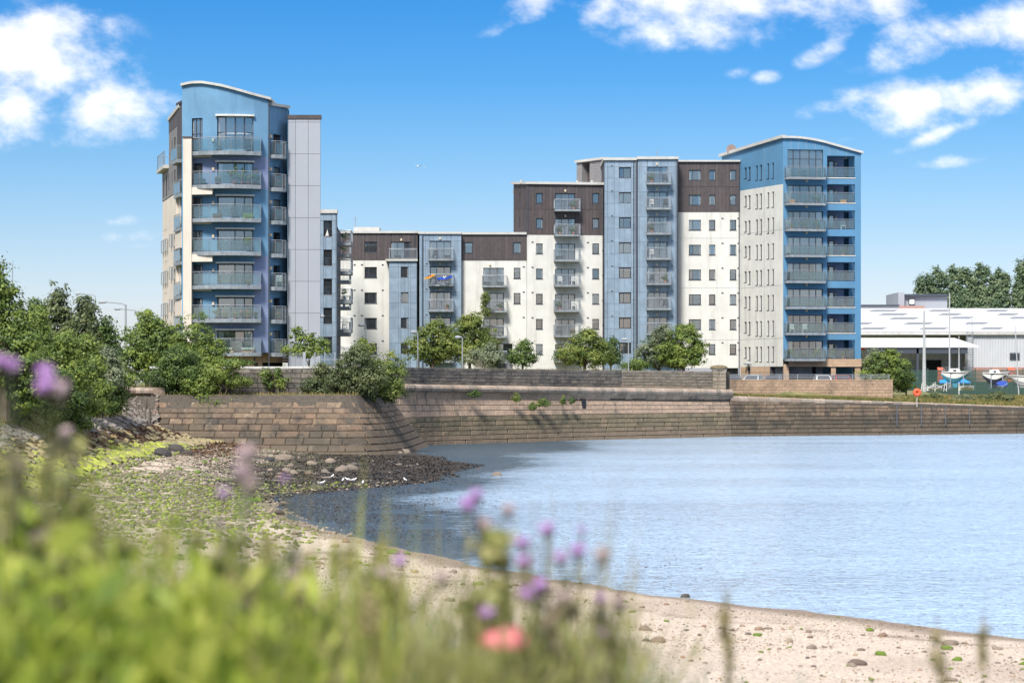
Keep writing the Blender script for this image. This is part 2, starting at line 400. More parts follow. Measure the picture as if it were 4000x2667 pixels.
def window(f, r, parent, lights=(.5,), trans=(), rec=.12, curt=None, sill=True, fw=.055, name='window'):
    a, c, p, q = r[:4]; w = c - a
    n = -rec; b = MB()
    ubox(b, f, a, a + fw, p, q, n - .05, n); ubox(b, f, c - fw, c, p, q, n - .05, n)
    ubox(b, f, a + fw, c - fw, p, p + fw, n - .05, n); ubox(b, f, a + fw, c - fw, q - fw, q, n - .05, n)
    xs = [a + w * l for l in lights]
    for x in xs: ubox(b, f, x - fw * .6, x + fw * .6, p + fw, q - fw, n - .05, n + .002)
    zs = [p + (q - p) * t for t in trans]
    for z in zs: ubox(b, f, a + fw, c - fw, z - fw * .5, z + fw * .5, n - .05, n - .003)
    o = b.build(name, m_frame, parent)
    ex = [a + fw] + xs + [c - fw]; ez = [p + fw] + zs + [q - fw]
    for i in range(len(ex) - 1):
        for j in range(len(ez) - 1):
            g = MB(); x0, x1, y0, y1 = ex[i] + .035, ex[i + 1] - .035, ez[j] + .03, ez[j + 1] - .03
            if x1 - x0 < .06: x0, x1 = ex[i] + .01, ex[i + 1] - .01
            t1, t2 = rnd.uniform(-.012, .012), rnd.uniform(-.010, .010)
            g.quad(f.p(x0, y0, n - .026), f.p(x1, y0, n - .026 + t1), f.p(x1, y1, n - .026 + t1 + t2), f.p(x0, y1, n - .026 + t2))
            g.build('pane', m_pane, o)
    if curt is None: curt = rnd.choice(['', '', 'l', 'r', 'lr', 'full', 'blind', 'blind', 'lr', 'full', 'r'])
    cn = n - .10
    def drape(x0, x1, z0, z1, m_, nm):
        g = MB(); k = max(2, int((x1 - x0) / .07)); vs = []
        for i in range(k + 1):
            x = x0 + (x1 - x0) * i / k; dn = cn + (.03 if i % 2 else 0)
            vs += [f.p(x, z0, dn), f.p(x, z1, dn)]
        g.add(vs, [(2 * i, 2 * i + 2, 2 * i + 3, 2 * i + 1) for i in range(k)]); g.build(nm, m_, o)
    if 'full' == curt: drape(a, c, p, q, m_curt, 'curtain')
    elif curt == 'blind':
        g = MB(); g.quad(f.p(a, q - (q - p) * rnd.uniform(.15, .5), cn), f.p(c, q - (q - p) * .3, cn), f.p(c, q, cn), f.p(a, q, cn)); g.build('blind', m_blind, o)
    else:
        if 'l' in curt: drape(a, a + w * rnd.uniform(.14, .24), p, q, m_curt, 'curtain')
        if 'r' in curt: drape(c - w * rnd.uniform(.14, .24), c, p, q, m_curt, 'curtain')
    if sill:
        g = MB(); ubox(g, f, a - .05, c + .05, p - .05, p - .003, -rec, .05); g.build('sill', m_steel if sill == 'm' else m_frame, o)
    return o

def balcony(f, parent, outline, zf, h=1.1, kind='bars', slab=.3, name='balcony', dense=.11, seg=1.25, m_sl=None):
    """outline: (u, n) points from the wall out and back; zf = finished floor height"""
    base = [f.p(u, 0, n) for u, n in outline]
    b = MB(); b.prism([(q.x, q.y) for q in base], zf - slab, zf)
    # stiffening lip under the edge
    o = b.build(name, m_sl or m_slabedge, parent)
    pts = []
    for i in range(len(base) - 1):
        a, c = base[i], base[i + 1]; k = max(1, round((c - a).length / seg))
        for j in range(k): pts.append(a.lerp(c, j / k))
    pts.append(base[-1])
    up = lambda q, z: Vector((q.x, q.y, zf + z))
    r = MB()
    r.tube([up(q, h) for q in pts], .028, 5)
    for q in pts: r.tube([up(q, -slab * .8), up(q, h)], .022, 4)
    if kind == 'glass':
        r.tube([up(q, h - .13) for q in pts], .012, 4)
        r.build('railing', m_steel, o)
        for a, c in zip(pts, pts[1:]):
            if (c - a).length < .25: continue
            g = MB(); t = (c - a).normalized() * .05; nn = Vector((t.y, -t.x, 0)) * .25
            lo = [up(a + t, .06), up(c - t, .06)]; hi = [up(a + t, h - .17), up(c - t, h - .17)]
            g.hexa([lo[0] + nn, lo[1] + nn, lo[1] - nn, lo[0] - nn], [hi[0] + nn, hi[1] + nn, hi[1] - nn, hi[0] - nn])
            g.build('glass_panel', m_gpane, o)
    else:
        r.tube([up(q, .1) for q in pts], .018, 4); r.tube([up(q, h - .12) for q in pts], .014, 4)
        for i in range(len(base) - 1):
            a, c = base[i], base[i + 1]; k = max(1, int((c - a).length / dense))
            for j in range(1, k):
                q = a.lerp(c, j / k); r.add([up(q, .1) + Vector((-.011, 0, 0)), up(q, .1) + Vector((.011, 0, 0)), up(q, h) + Vector((.011, 0, 0)), up(q, h) + Vector((-.011, 0, 0)),
                                           up(q, .1) + Vector((0, .02, 0)), up(q, h) + Vector((0, .02, 0))], [(0, 1, 2, 3), (1, 4, 5, 2), (4, 0, 3, 5)])
        r.build('railing', m_steel, o)
    return o

def panels(f, u0, u1, z0, z1, uc, zc, holes, m, parent, gap=.012, n0=.0, th=.03, name='panel', stag=None):
    """separate cladding pieces between joints; openings are left free"""
    us = cuts(list(uc) + [h[0] for h in holes] + [h[1] for h in holes], u0, u1)
    zc2 = cuts(zc, z0, z1)
    k = 0
    for a, c in zip(us, us[1:]):
        if c - a < .05: continue
        for p, q in zip(zc2, zc2[1:]):
            mu = (a + c) / 2
            segs = [(p, q)]
            for h in holes:
                if h[0] - .01 < mu < h[1] + .01:
                    ns = []
                    for s0, s1 in segs:
                        if h[3] <= s0 or h[2] >= s1: ns.append((s0, s1)); continue
                        if h[2] - s0 > .06: ns.append((s0, h[2]))
                        if s1 - h[3] > .06: ns.append((h[3], s1))
                    segs = ns
            for s0, s1 in segs:
                b = MB(); dn = rnd.uniform(0, .006)
                A_, B_, C_, D_ = (f.p(a + gap, s0 + gap, n0 + th + dn), f.p(c - gap, s0 + gap, n0 + th + dn), f.p(c - gap, s1 - gap, n0 + th + dn), f.p(a + gap, s1 - gap, n0 + th + dn))
                E_ = [f.p(a + gap, s0 + gap, n0), f.p(c - gap, s0 + gap, n0), f.p(c - gap, s1 - gap, n0), f.p(a + gap, s1 - gap, n0)]
                b.add([A_, B_, C_, D_] + E_, [(0, 1, 2, 3), (1, 0, 4, 5), (2, 1, 5, 6), (3, 2, 6, 7), (0, 3, 7, 4)])
                b.build(name, m, parent); k += 1
    return k

def cap(f, pts, parent, th=.3, out=.25, inn=.3, m=None, name='fascia'):
    """pale roof-edge fascia along (u, z) points, z = its top"""
    b = MB()
    for (a, za), (c, zc_) in zip(pts, pts[1:]):
        b.hexa([f.p(a, za - th, out), f.p(c, zc_ - th, out), f.p(c, zc_ - th, -inn), f.p(a, za - th, -inn)],
               [f.p(a, za, out), f.p(c, zc_, out), f.p(c, zc_, -inn), f.p(a, za, -inn)])
    return b.build(name, m or m_coping, parent)

def pipe(f, u, z0, z1, parent, n=.09, r=.055):
    b = MB(); b.tube([f.p(u, z0, n), f.p(u, z1, n)], r, 6)
    z = z0 + 1.5
    while z < z1: ubox(b, f, u - .09, u + .09, z, z + .06, 0, n); z += 2.8
    return b.build('downpipe', m_pipe, parent)
def lightbox(f, u, z, parent, n=.0, w=.2, h=.26):
    b = MB(); ubox(b, f, u - w / 2, u + w / 2, z - h / 2, z + h / 2, n, n + .13); ubox(b, f, u - w / 2 + .03, u + w / 2 - .03, z - h / 2 + .03, z + h / 2 - .03, n + .13, n + .17)
    return b.build('wall_light', m_lampb, parent)
def vent(f, u, z, parent):
    b = MB(); ubox(b, f, u - .11, u + .11, z - .05, z + .05, 0, .06); ubox(b, f, u - .09, u + .09, z - .03, z + .03, .06, .08)
    return b.build('vent', m_frame, parent)
def lin(a, b, n): return [a + (b - a) * i / n for i in range(n + 1)]

G0 = 4.65   # ground level of the car park and gardens
SPOTS = []  # balcony floors for furnishing: (position, phrase, width)

# ================================================================ curved blue tower (left)
bt = wempty('apartment_tower', (wx(900, 208), 208, G0), 'tall curved blue apartment tower with glass balconies and grey lift shaft', 'apartment building')
ft = Facade(711, 203, 1048, 203, .85)
crown = [(711, 337), (735, 331), (753, 328), (793, 327), (833, 333), (873, 340), (914, 351), (950, 361), (983, 371), (1020, 381), (1048, 391)]
cu = [(ft.u(x), ft.z(y, ft.u(x))) for x, y in crown]
def topc(u):
    for (a, za), (c, zc_) in zip(cu, cu[1:]):
        if u <= c: return za + (zc_ - za) * (u - a) / (c - a)
    return cu[-1][1]
def u0z(px0, px1, py0, py1, f=ft): return f.rect(px0, px1, py0, py1)
zb = ft.z(1377, 3.5)
holes = []; wins = []
for i in range(8):
    y = 455 if i == 0 else (635, 767, 897, 1030, 1161, 1291)[i - 1] if i < 7 else 1420
    if i == 7: break
    yb = 585 + 131.3 * i
    h = (*u0z(853, 992, y, yb), .2); holes.append(h); wins.append((h, i, 'main'))
    h = (*u0z(752, 795, (462 if i == 0 else y + 4), yb), .2); holes.append(h); wins.append((h, i, 'side'))
wall_sheet(ft, 0, ft.L, zb, topc, holes, m_blue, bt, back=13)
# faded lilac repaint: thin coats of render on some storeys
def coat(x0, x1, y0, y1, m):
    a, c, p, q = u0z(x0, x1, y0, y1)
    hs = [h for h in holes if h[0] < c and h[1] > a and h[2] < q and h[3] > p]
    us = cuts([h[0] for h in hs] + [h[1] for h in hs], a, c, .8); zs = cuts([h[2] for h in hs] + [h[3] for h in hs], p, q); b = MB()
    for s, t in zip(us, us[1:]):
        for v, w in zip(zs, zs[1:]):
            if any(h[0] < (s + t) / 2 < h[1] and h[2] < (v + w) / 2 < h[3] for h in hs): continue
            b.quad(ft.p(s, v, .006), ft.p(t, v, .006), ft.p(t, w, .006), ft.p(s, w, .006))
    b.build('render_coat', m, bt)
coat(730, 1047.5, 612, 738, m_lilac)
coat(995, 1047.5, 1000, 1240, m_lilac)
coat(725, 1047.5, 1240, 1376, m_lilac)
cap(ft, [(u - (.1 if k == 0 else 0) + (.25 if k == len(cu) - 1 else 0), z + .2) for k, (u, z) in enumerate(cu)], bt, .21, .28, 13)
b = MB()
for i in range(24):
    pass
for h, i, k in wins:
    if k == 'main':
        window(ft, h, bt, (.235, .5, .75) if i == 0 else (.49, .75), (.52,) if i == 0 else (), .2, curt='full' if i == 0 else ('lr' if i in (1, 6) else ''), sill=False, fw=.075)
        b = MB(); a, c, p, q = h[:4]
        for s, t in zip(lin(a - .12, c + .12, 8), lin(a - .12, c + .12, 8)[1:]):
            b.hexa([ft.p(s, q + .005, .3), ft.p(t, q + .005, .3), ft.p(t, q + .005, -.02), ft.p(s, q + .005, -.02)], [ft.p(s, q + .16, .3), ft.p(t, q + .16, .3), ft.p(t, q + .16, -.02), ft.p(s, q + .16, -.02)])
        b.build('window_hood', m_white, bt)
    else:
        window(ft, h, bt, (.38, .75) if i == 0 else (.35, .7), (.5,) if i == 0 else (), .2, curt='full' if i in (0, 3, 6) else '', sill=False, fw=.07)
    if k == 'main': lightbox(ft, ft.u(838), h[3] - (.55 if i else 2.0), bt)
rooms(ft, .1, ft.L - .1, zb, topc(6) - .4, bt, -1.6)
ML = []
for i in range(7):
    zf = ft.z(587 + 131.3 * i, 3.5, 1.6)
    ua, uc = ft.u(746), ft.u(1024)
    out = [(ua, -.3), (ua, .75)] + [(ua + (uc - ua) * t, .75 + .55 * math.sin(t * math.pi) + t * .25 - (ft.bow(ua + (uc - ua) * t) - .35) * .35) for t in (.15, .3, .45, .6, .75, .88)] + [(uc, .95), (uc, -.3)]
    balcony(ft, bt, out, zf, 1.12, 'glass', .33, name='balcony'); ML.append(zf)
    if i in (0, 2, 4): b = MB(); ubox(b, ft, ft.u(748), ft.u(833), zf - .45, zf - .34, -.3, .5); b.build('soffit', m_cream, bt)
    for t, w in ((.2, 1), (.45, 1), (.7, 1), (.88, 1)): SPOTS.append((ft.p(ua + (uc - ua) * t, zf, .45), 'main balcony of curved blue tower', i, t))
for y0, y1 in ((735, 763), (995, 1024)):
    b = MB(); a, c, p, q = u0z(748, 839, y0, y1); ubox(b, ft, a, c, p, q, .05, .95); b.build('beam', m_cream, bt)
# white corner column
fcol = Facade(715, 201.6, 748, 201.6)
zc0, zc1 = G0 - .5, fcol.z(540, .4)
b = MB(); ubox(b, fcol, 0, fcol.L, zc0, zc1, -1.3, 0); b.build('corner_column', m_cream, bt)
b = MB(); ubox(b, fcol, -.06, fcol.L + .06, zc1 + .003, zc1 + .14, -1.35, .06); b.build('coping', m_brown, bt)
# recessed right part
fr_ = Facade(1053, 203.4, 1124, 206.6)
tr = lambda u: fr_.z(412 + 12 * u / fr_.L, u)
hr = []
for i, y in enumerate((526, 653, 780, 908, 1037, 1164, 1292)):
    hr.append((*fr_.rect(1068, 1100, y, 605 + 128.3 * i), .18))
wall_sheet(fr_, 0, fr_.L, fr_.z(1380, 1), tr, hr, m_blue, bt, back=8, n0=0)
b = MB(); b.hexa([fr_.p(-.2, zb, -.02), fr_.p(0, zb, -.02), fr_.p(0, zb, -2), fr_.p(-.2, zb, -2)], [fr_.p(-.2, tr(0), -.02), fr_.p(0, tr(0), -.02), fr_.p(0, tr(0), -2), fr_.p(-.2, tr(0), -2)]); b.build('shadow_gap', m_frame, bt)
cap(fr_, [(0, tr(0) + .23), (fr_.L + .12, tr(fr_.L) + .23)], bt, .24, .2, 8)
for i, h in enumerate(hr):
    window(fr_, h, bt, (), (), .18, curt='full' if i in (1, 2, 6) else '', sill=False, fw=.09, name='balcony_door')
    zf = fr_.z(606 + 128.6 * i, .8, .8)
    balcony(fr_, bt, [(-.05, .0), (-.05, .55), (.5, .95), (1.1, 1.0), (1.45, .75), (1.52, 0)], zf, 1.12, 'glass', .33, seg=.75)
    lightbox(fr_, .06, h[3] - .3, bt)
    SPOTS.append((fr_.p(.75, zf, .5), 'right bay balcony of curved blue tower', i, .5))
rooms(fr_, .05, fr_.L - .05, fr_.z(1370, 1), tr(1), bt)
pipe(fr_, fr_.L - .02, G0, tr(1.5) - .1, bt); pipe(ft, ft.L + .06, G0, topc(7), bt, n=.05)
# grey lift shaft
fs = Facade(1126, 204.8, 1252, 204.8)
zt = fs.z(466, 1); wall_sheet(fs, 0, fs.L, G0 - .3, zt, [], m_joint, bt, back=10, n0=-.002, skew=.85)
panels(fs, 0, fs.L, G0, zt, [fs.u(1154), fs.u(1204)], [fs.z(y, 1) for y in (478, 602, 726, 851, 975, 1099, 1223, 1347)], [], m_slab, bt, gap=.014, name='panel')
b = MB(); ubox(b, fs, -.05, fs.L + .06, zt + .003, zt + .35, -.5, .1); b.build('parapet_band', m_brown, bt)
# white side wing seen at a glancing angle
fw_ = Facade(635, 219, 703, 205.4)
zsplit = lambda u: fw_.z(790, 0.0) + (fw_.z(743, fw_.L) - fw_.z(790, 0)) * u / fw_.L
zs0 = (fw_.z(790, 0) + fw_.z(743, fw_.L)) / 2
us = fw_.u(661)
sl_ = []
for k in range(5):
    zt_ = fw_.z(880, .6 * fw_.L) - 2.84 * k
    for px, w, hh in ((639, .5, 1.9), (648, .8, 1.9), (656, .4, 1.9), (671, .35, 1.7), (682.5, .8, 1.8), (695, .35, 1.7)):
        u = fw_.u(px); sl_.append((u - w / 2, u + w / 2, zt_ - hh, zt_))
wall_sheet(fw_, 0, fw_.L, G0 - .3, zs0, sl_, m_cream, bt, back=6)
for h in sl_:
    if h[2] < 8: continue
    window(fw_, h, bt, (), (), .14, curt='', sill=False)
    g = MB(); a, c, p, q = h
    ubox(g, fw_, a - .08, c + .08, p + .9, p + .95, .02, .2); ubox(g, fw_, a - .08, c + .08, p - .15, p - .1, .02, .2)
    for s in lin(a - .06, c + .06, 6): ubox(g, fw_, s - .012, s + .012, p - .1, p + .9, .17, .2)
    g.build('railing', m_steel, bt)
ztop2 = fw_.z(665, fw_.u(650)); zbd = fw_.z(506, fw_.u(680))
hu = []
for px, w, y0, y1 in ((641.5, .7, 700, 770), (652, .8, 692, 765), (661, .4, 685, 745), (674, .35, 672, 720), (685, .8, 660, 712)):
    u = fw_.u(px); hu.append((u - w / 2, u + w / 2, fw_.z(y1, u), fw_.z(y0, u)))
hu2 = []
for px, w, y0, y1 in ((674, .35, 547, 596), (685, .8, 535, 586)):
    u = fw_.u(px); hu2.append((u - w / 2, u + w / 2, fw_.z(y1, u), fw_.z(y0, u)))
wall_sheet(fw_, 0, fw_.L, zs0 + .05, ztop2, hu, m_joint, bt, back=6, n0=-.002)
wall_sheet(fw_, us, fw_.L, ztop2, zbd, hu2, m_joint, bt, back=6, n0=-.002, name='upper_wall')
g = MB()
z = zs0 + .06
while z < zbd:
    z2 = min(z + .2, zbd); a0 = 0 if z < ztop2 else us
    segs = [(a0, fw_.L - .02)]
    for h in hu + hu2:
        if h[2] < z + .1 < h[3]:
            ns = []
            for s0, s1 in segs:
                if h[0] >= s1 or h[1] <= s0: ns.append((s0, s1))
                else:
                    if h[0] > s0: ns.append((s0, h[0]))
                    if h[1] < s1: ns.append((h[1], s1))
            segs = ns
    for s0, s1 in segs: g.add([fw_.p(s0, z, .05), fw_.p(s1, z, .05), fw_.p(s1, z2, .015), fw_.p(s0, z2, .015), fw_.p(s0, z, 0), fw_.p(s1, z, 0)], [(0, 1, 2, 3), (5, 1, 0, 4)])
    z += .2
g = g.build('weatherboards', m_grey, bt); tag(g, kind='stuff')
for h in hu + hu2: window(fw_, h, bt, (), (), .14, curt='', sill=False)
b = MB(); ubox(b, fw_, us, fw_.L, zbd, fw_.z(440, fw_.u(680)), -5, .04); b.build('dark_cladding', m_brown, bt)
cap(fw_, [(us - .1, fw_.z(466, us) + .1), (fw_.L + .05, fw_.z(408, fw_.L))], bt, .3, .15, 5)
b = MB(); ubox(b, fw_, -.6, us - .05, ztop2 - .02, ztop2 + .28, -5, .5); b.build('terrace_slab', m_coping, bt)
b = MB(); tp = [fw_.p(-.5, 0, -3), fw_.p(-.5, 0, .4), fw_.p(us - .1, 0, .4)]
b.tube([Vector((q.x, q.y, ztop2 + 1.5)) for q in tp], .03, 5)
for a, c in zip(tp, tp[1:]):
    for t in lin(0, 1, 6): q = a.lerp(c, t); b.tube([(q.x, q.y, ztop2 + .2), (q.x, q.y, ztop2 + 1.5)], .03, 4)
b.build('terrace_railing', m_steel, bt)
# dark recess and small side balconies between wing and column
fg = Facade(692, 206.6, 716, 203.4)
wall_sheet(fg, 0, fg.L, fg.z(738, 1), fg.z(410, 1), [], m_brown, bt, back=4, n0=0)
wall_sheet(fg, 0, fg.L, G0, fg.z(738, 1) - .01, [], m_blue, bt, back=4, n0=-.15, name='blue_recess')
cap(fg, [(-.05, fg.z(406, 0) + .05), (fg.L, fg.z(406, 1) + .05)], bt, .2, .1, 4, m=m_brown)
b = MB(); ubox(b, fg, -.1, .22, G0, fg.z(740, 0), -.3, .12); b.build('corner_pier', m_cream, bt)
for i in range(7):
    zf = fg.z(632 + 131.3 * i, .5, .5)
    if i in (2, 4, 6):
        b = MB(); ubox(b, fg, -.05, fg.L, zf - 1.75, zf - .35, -.2, .2); b.build('spandrel', m_cream, bt)
    balcony(fg, bt, [(.15, 0), (.15, .55 if i == 0 else .3), (fg.L, .55 if i == 0 else .3), (fg.L, 0)], zf, 1.12, 'glass', .3, seg=.7)
# ground storey of tan blocks
fb = Facade(760, 202.2, 992, 202.2)
zt = fb.z(1366, 3); wall_sheet(fb, 0, fb.L, G0 - .5, zt, [], m_joint, bt, back=3, n0=-.002)
panels(fb, 0, fb.L, G0 - .5, zt, lin(0, fb.L, 5), lin(G0 - .5, zt, 6), [], m_sand_stone, bt, gap=.006, name='stone_block')
b = MB(); ubox(b, fb, -.05, fb.L + .05, zt + .003, zt + .2, -3, .1); b.build('coping', m_white, bt)
b = MB(); ubox(b, fb, fb.u(970), fb.u(984), zt - .55, zt - .3, .03, .2); b.build('floodlight', m_steel, bt)
fb2 = Facade(992, 203.2, 1124, 206.4)
panels(fb2, 0, fb2.L, fb2.z(1416, 1), fb2.z(1378, 1), lin(0, fb2.L, 4), [fb2.z(y, 1) for y in (1386, 1396, 1406)], [], m_sand_stone, bt, gap=.006, name='stone_block')
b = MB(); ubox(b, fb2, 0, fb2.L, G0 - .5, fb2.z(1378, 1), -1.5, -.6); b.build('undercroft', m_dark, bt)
b = MB(); ubox(b, fb2, .5, 1.0, G0 - .5, fb2.z(1416, 1), -.5, .0); b.build('stone_pier', m_sand_stone, bt)

# ================================================================ link wing
lw = wempty('link_wing', (wx(1290, 240), 240, G0), 'narrow blue-grey panelled wing with stacked side balconies beside the grey lift shaft', 'apartment building')
fl = Facade(1246, 237, 1314, 237)
hl = [(*fl.rect(1264, 1297, 862 + 113.4 * i, 925 + 113.4 * i), .12) for i in range(5)]
zt = fl.z(833, 1); wall_sheet(fl, 0, fl.L, G0, zt, hl, m_joint, lw, back=30, n0=-.002, skew=2.15)
panels(fl, 0, fl.L, G0, zt, [fl.u(1273), fl.u(1310)], [fl.z(862 + 56.7 * i, 1) for i in range(11)], hl, m_metal, lw)
cap(fl, [(0, zt + .36), (fl.L + .1, zt + .36)], lw, .37, .2, .8)
for i, h in enumerate(hl): window(fl, h, lw, (), (.5,), .12, curt='blind' if i == 4 else '', sill='m')
b = MB(); ubox(b, fl, .2, .65, hl[0][2] + .06, hl[0][2] + .08, -.18, -.12)
b.add([fl.p(.62, hl[0][2] + .1, -.16), fl.p(.95, hl[0][2] + .1, -.16), fl.p(.82, hl[0][2] + .75, -.16), fl.p(.62, hl[0][2] + .1, -.14), fl.p(.95, hl[0][2] + .1, -.14), fl.p(.82, hl[0][2] + .75, -.14)], [(0, 1, 2), (5, 4, 3), (0, 3, 4, 1), (1, 4, 5, 2), (2, 5, 3, 0)])
o = b.build('model_sailboat', m_white); tag(o, 'small white model sailboat on the top windowsill of the narrow link wing', 'ornament')
rooms(fl, .1, fl.L - .1, G0, zt, lw)
pipe(fl, fl.L + .04, G0, zt, lw, n=.0)
for dd, sp, y0, pxr, nn in ((239, 127 * .893, 945, 1370, 5), (258, 103, 991, 1364, 5)):
    fx = Facade(1313, dd, pxr, dd)
    for i in range(nn):
        zf = fx.z(y0 + sp * i, .5)
        balcony(fx, lw, [(0, -3), (0, 0), (fx.L, 0), (fx.L, -3)], zf, 1.15, 'bars', .34, dense=.14)
        SPOTS.append((fx.p(.8, zf, -.6), 'side balcony of narrow link wing', i, .5))

# ================================================================ middle terrace
def grid_window(f, x0, x1, y0, y1, **k): return f.rect(x0, x1, y0, y1)
lb = wempty('low_block', (wx(1680, 275), 275, G0), 'five-storey white block with dark brown top floor and blue panelled bays', 'apartment building')
f1 = Facade(1310, 272, 1632, 272)
zc_ = f1.z(1017, 1); zt = f1.z(911, 1)
hw = []; hd = []
hd.append((*f1.rect(1424, 1473, 945, 985), .1, (.36,)))
hd.append((*f1.rect(1527, 1606, 945, 1010), .1, (.33, .66)))
for i in range(4): hw.append((*f1.rect(1424, 1472, 1043 + 99.3 * i, 1085 + 99.3 * i), .12, (.35,)))
wall_sheet(f1, 0, f1.L, G0 - .4, zc_, [h[:5] for h in hw], m_white, lb, back=12)
wall_sheet(f1, 0, f1.L, zc_, zt, [h[:5] for h in hd], m_joint, lb, back=12, n0=-.002, name='upper_wall')
panels(f1, 0, f1.L, zc_, zt, lin(0, f1.L, 22), [], hd, m_brown, lb, gap=.016, th=.035, name='cladding_board')
cap(f1, [(0, zt + .24), (f1.L + .1, zt + .24)], lb, .25, .25, 12)
for h in hw + hd: window(f1, h, lb, h[5], (), h[4])
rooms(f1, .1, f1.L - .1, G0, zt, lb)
for i in range(4):
    for px in (1385, 1414, 1495): vent(f1, f1.u(px), f1.z(1034 + 99 * i, 5), lb)
b = MB(); ubox(b, f1, f1.u(1380), f1.u(1480), zt + .25, zt + .75, -4, -1); b.build('plant_room', m_coping, lb)
# blue bay under the terrace
f2 = Facade(1520, 270.6, 1628, 270.6)
zt2 = f2.z(1020, 1)
h2 = [(*f2.rect(1566, 1595, 1043 + 99 * i, 1084 + 99 * i), .1) for i in range(4)]
wall_sheet(f2, 0, f2.L, G0 - .4, zt2, h2, m_joint, lb, back=1.3, n0=-.002, name='bay_wall')
panels(f2, 0, f2.L, G0 - .4, zt2, [f2.u(1556), f2.u(1582), f2.u(1604)], [f2.z(1042 + 99.5 * i, 1) for i in range(5)] + [f2.z(1084 + 99.5 * i, 1) for i in range(4)], h2, m_metal, lb)
for h in h2: window(f2, h, lb, (), (), .1, sill='m')
b = MB(); ubox(b, f2, -.4, f2.L + .1, zt2, zt2 + .22, -1.4, .3); b.build('terrace_slab', m_coping, lb)
balcony(f2, lb, [(0, -1.2), (0, .1), (f2.L, .1), (f2.L, -1.2)], zt2 + .26, 1.12, 'bars', .04)
SPOTS.append((f2.p(.9, zt2 + .27, -.5), 'terrace of low white block', 0, .5))
lightbox(f1, f1.u(1568), f1.z(937, 9), lb)
# blue block
f3 = Facade(1638, 271, 1802, 271)
zt3 = f3.z(914, 1)
h3 = [(*f3.rect(1679, 1761, 942 + 99.5 * i, 1008 + 99.5 * i), .1) for i in range(5)]
wall_sheet(f3, 0, f3.L, G0 - .4, zt3, h3, m_joint, lb, back=10, n0=-.002, name='bay_wall')
panels(f3, 0, f3.L, G0 - .4, zt3, [f3.u(1661), f3.u(1693), f3.u(1719), f3.u(1745), f3.u(1765)], [f3.z(941 + 99.5 * i, 1) for i in range(5)] + [f3.z(1040, 1)], h3, m_metal, lb)
cap(f3, [(-.1, zt3 + .24), (f3.L, zt3 + .24)], lb, .25, .25, 10)
b = MB(); b.tube([f3.p(.2, G0, .15), f3.p(.2, zt3 - .2, .15)], .16, 6); b.build('downpipe', m_metal, lb)
pipe(f3, f3.u(1652), G0, zt3, lb); pipe(f1, f1.L - .35, G0, zt, lb)
for i, h in enumerate(h3):
    window(f3, h, lb, (.33, .68), (), .1, curt=['full', '', 'lr', '', 'r'][i], sill=False, name='balcony_window')
    zf = f3.z(1011 + 99.5 * i, 1, .7)
    u0_, u1_ = f3.u(1674), f3.u(1772)
    balcony(f3, lb, [(u0_, 0), (u0_, 1.1), (u1_, 1.1), (u1_, 0)], zf, 1.12, 'bars', .22)
    lightbox(f3, f3.u(1719), h[3] + .3, lb); vent(f3, f3.u(1667), f3.z(1030 + 99.5 * i, 1), lb)
    SPOTS.append((f3.p(f3.u(1700), zf, .5), 'balcony of blue bay in low block', i, .3)); SPOTS.append((f3.p(f3.u(1748), zf, .5), 'balcony of blue bay in low block', i, .7))
rooms(f3, .1, f3.L - .1, G0, zt3, lb)
# dark top and white block right of it
f4 = Facade(1802, 272, 2057, 272)
zt4 = f4.z(916, 1); zc4 = f4.z(1018, 1)
h4d = [(*f4.rect(1815, 1847, 947, 990), .1, ()), (*f4.rect(2004, 2034, 947, 990), .1, ())]
h4 = [(*f4.rect(2007, 2033, 1046 + 98.5 * i, 1088 + 98.5 * i), .12, ()) for i in range(2)]
h4b = [(*f4.rect(1888, 1968, 1046 + 98.5 * i, 1114 + 98.5 * i), .12, (.32, .67)) for i in range(4)]
h4c = [(*f4.rect(1819, 1860, 1241, 1284), .12, (.5,)), (*f4.rect(1940, 2002, 1342, 1440), .6, ())]
wall_sheet(f4, 0, f4.L, G0 - .4, zc4, [h[:5] for h in h4 + h4b + h4c], m_white, lb, back=12)
wall_sheet(f4, 0, f4.L, zc4, zt4, [h[:5] for h in h4d], m_joint, lb, back=12, n0=-.002, name='upper_wall')
panels(f4, 0, f4.L, zc4, zt4, lin(0, f4.L, 18), [], h4d, m_brown, lb, gap=.016, th=.035, name='cladding_board')
cap(f4, [(0, zt4 + .24), (f4.L, zt4 + .24)], lb, .25, .25, 12)
for h in h4 + h4d + h4c[:1]: window(f4, h, lb, h[5], (), h[4])
for i, h in enumerate(h4b):
    window(f4, h, lb, h[5], (), h[4], curt=['lr', '', '', 'r'][i], sill=False, name='balcony_window')
    zf = f4.z(1115 + 98.5 * i, 1, .7); a, c = f4.u(1884), f4.u(1980)
    balcony(f4, lb, [(a, 0), (a, 1.2), (c, 1.2), (c, 0)], zf, 1.12, 'bars', .22)
    lightbox(f4, f4.u(1914), h[3] + .35, lb)
    SPOTS.append((f4.p(f4.u(1902), zf, .5), 'balcony of low white block', i, .3)); SPOTS.append((f4.p(f4.u(1955), zf, .5), 'balcony of low white block', i, .7))
rooms(f4, .1, f4.L - .1, G0, zt4, lb)
for i in range(4):
    for px in (2046,): vent(f4, f4.u(px), f4.z(1042 + 98.5 * i, 1), lb)

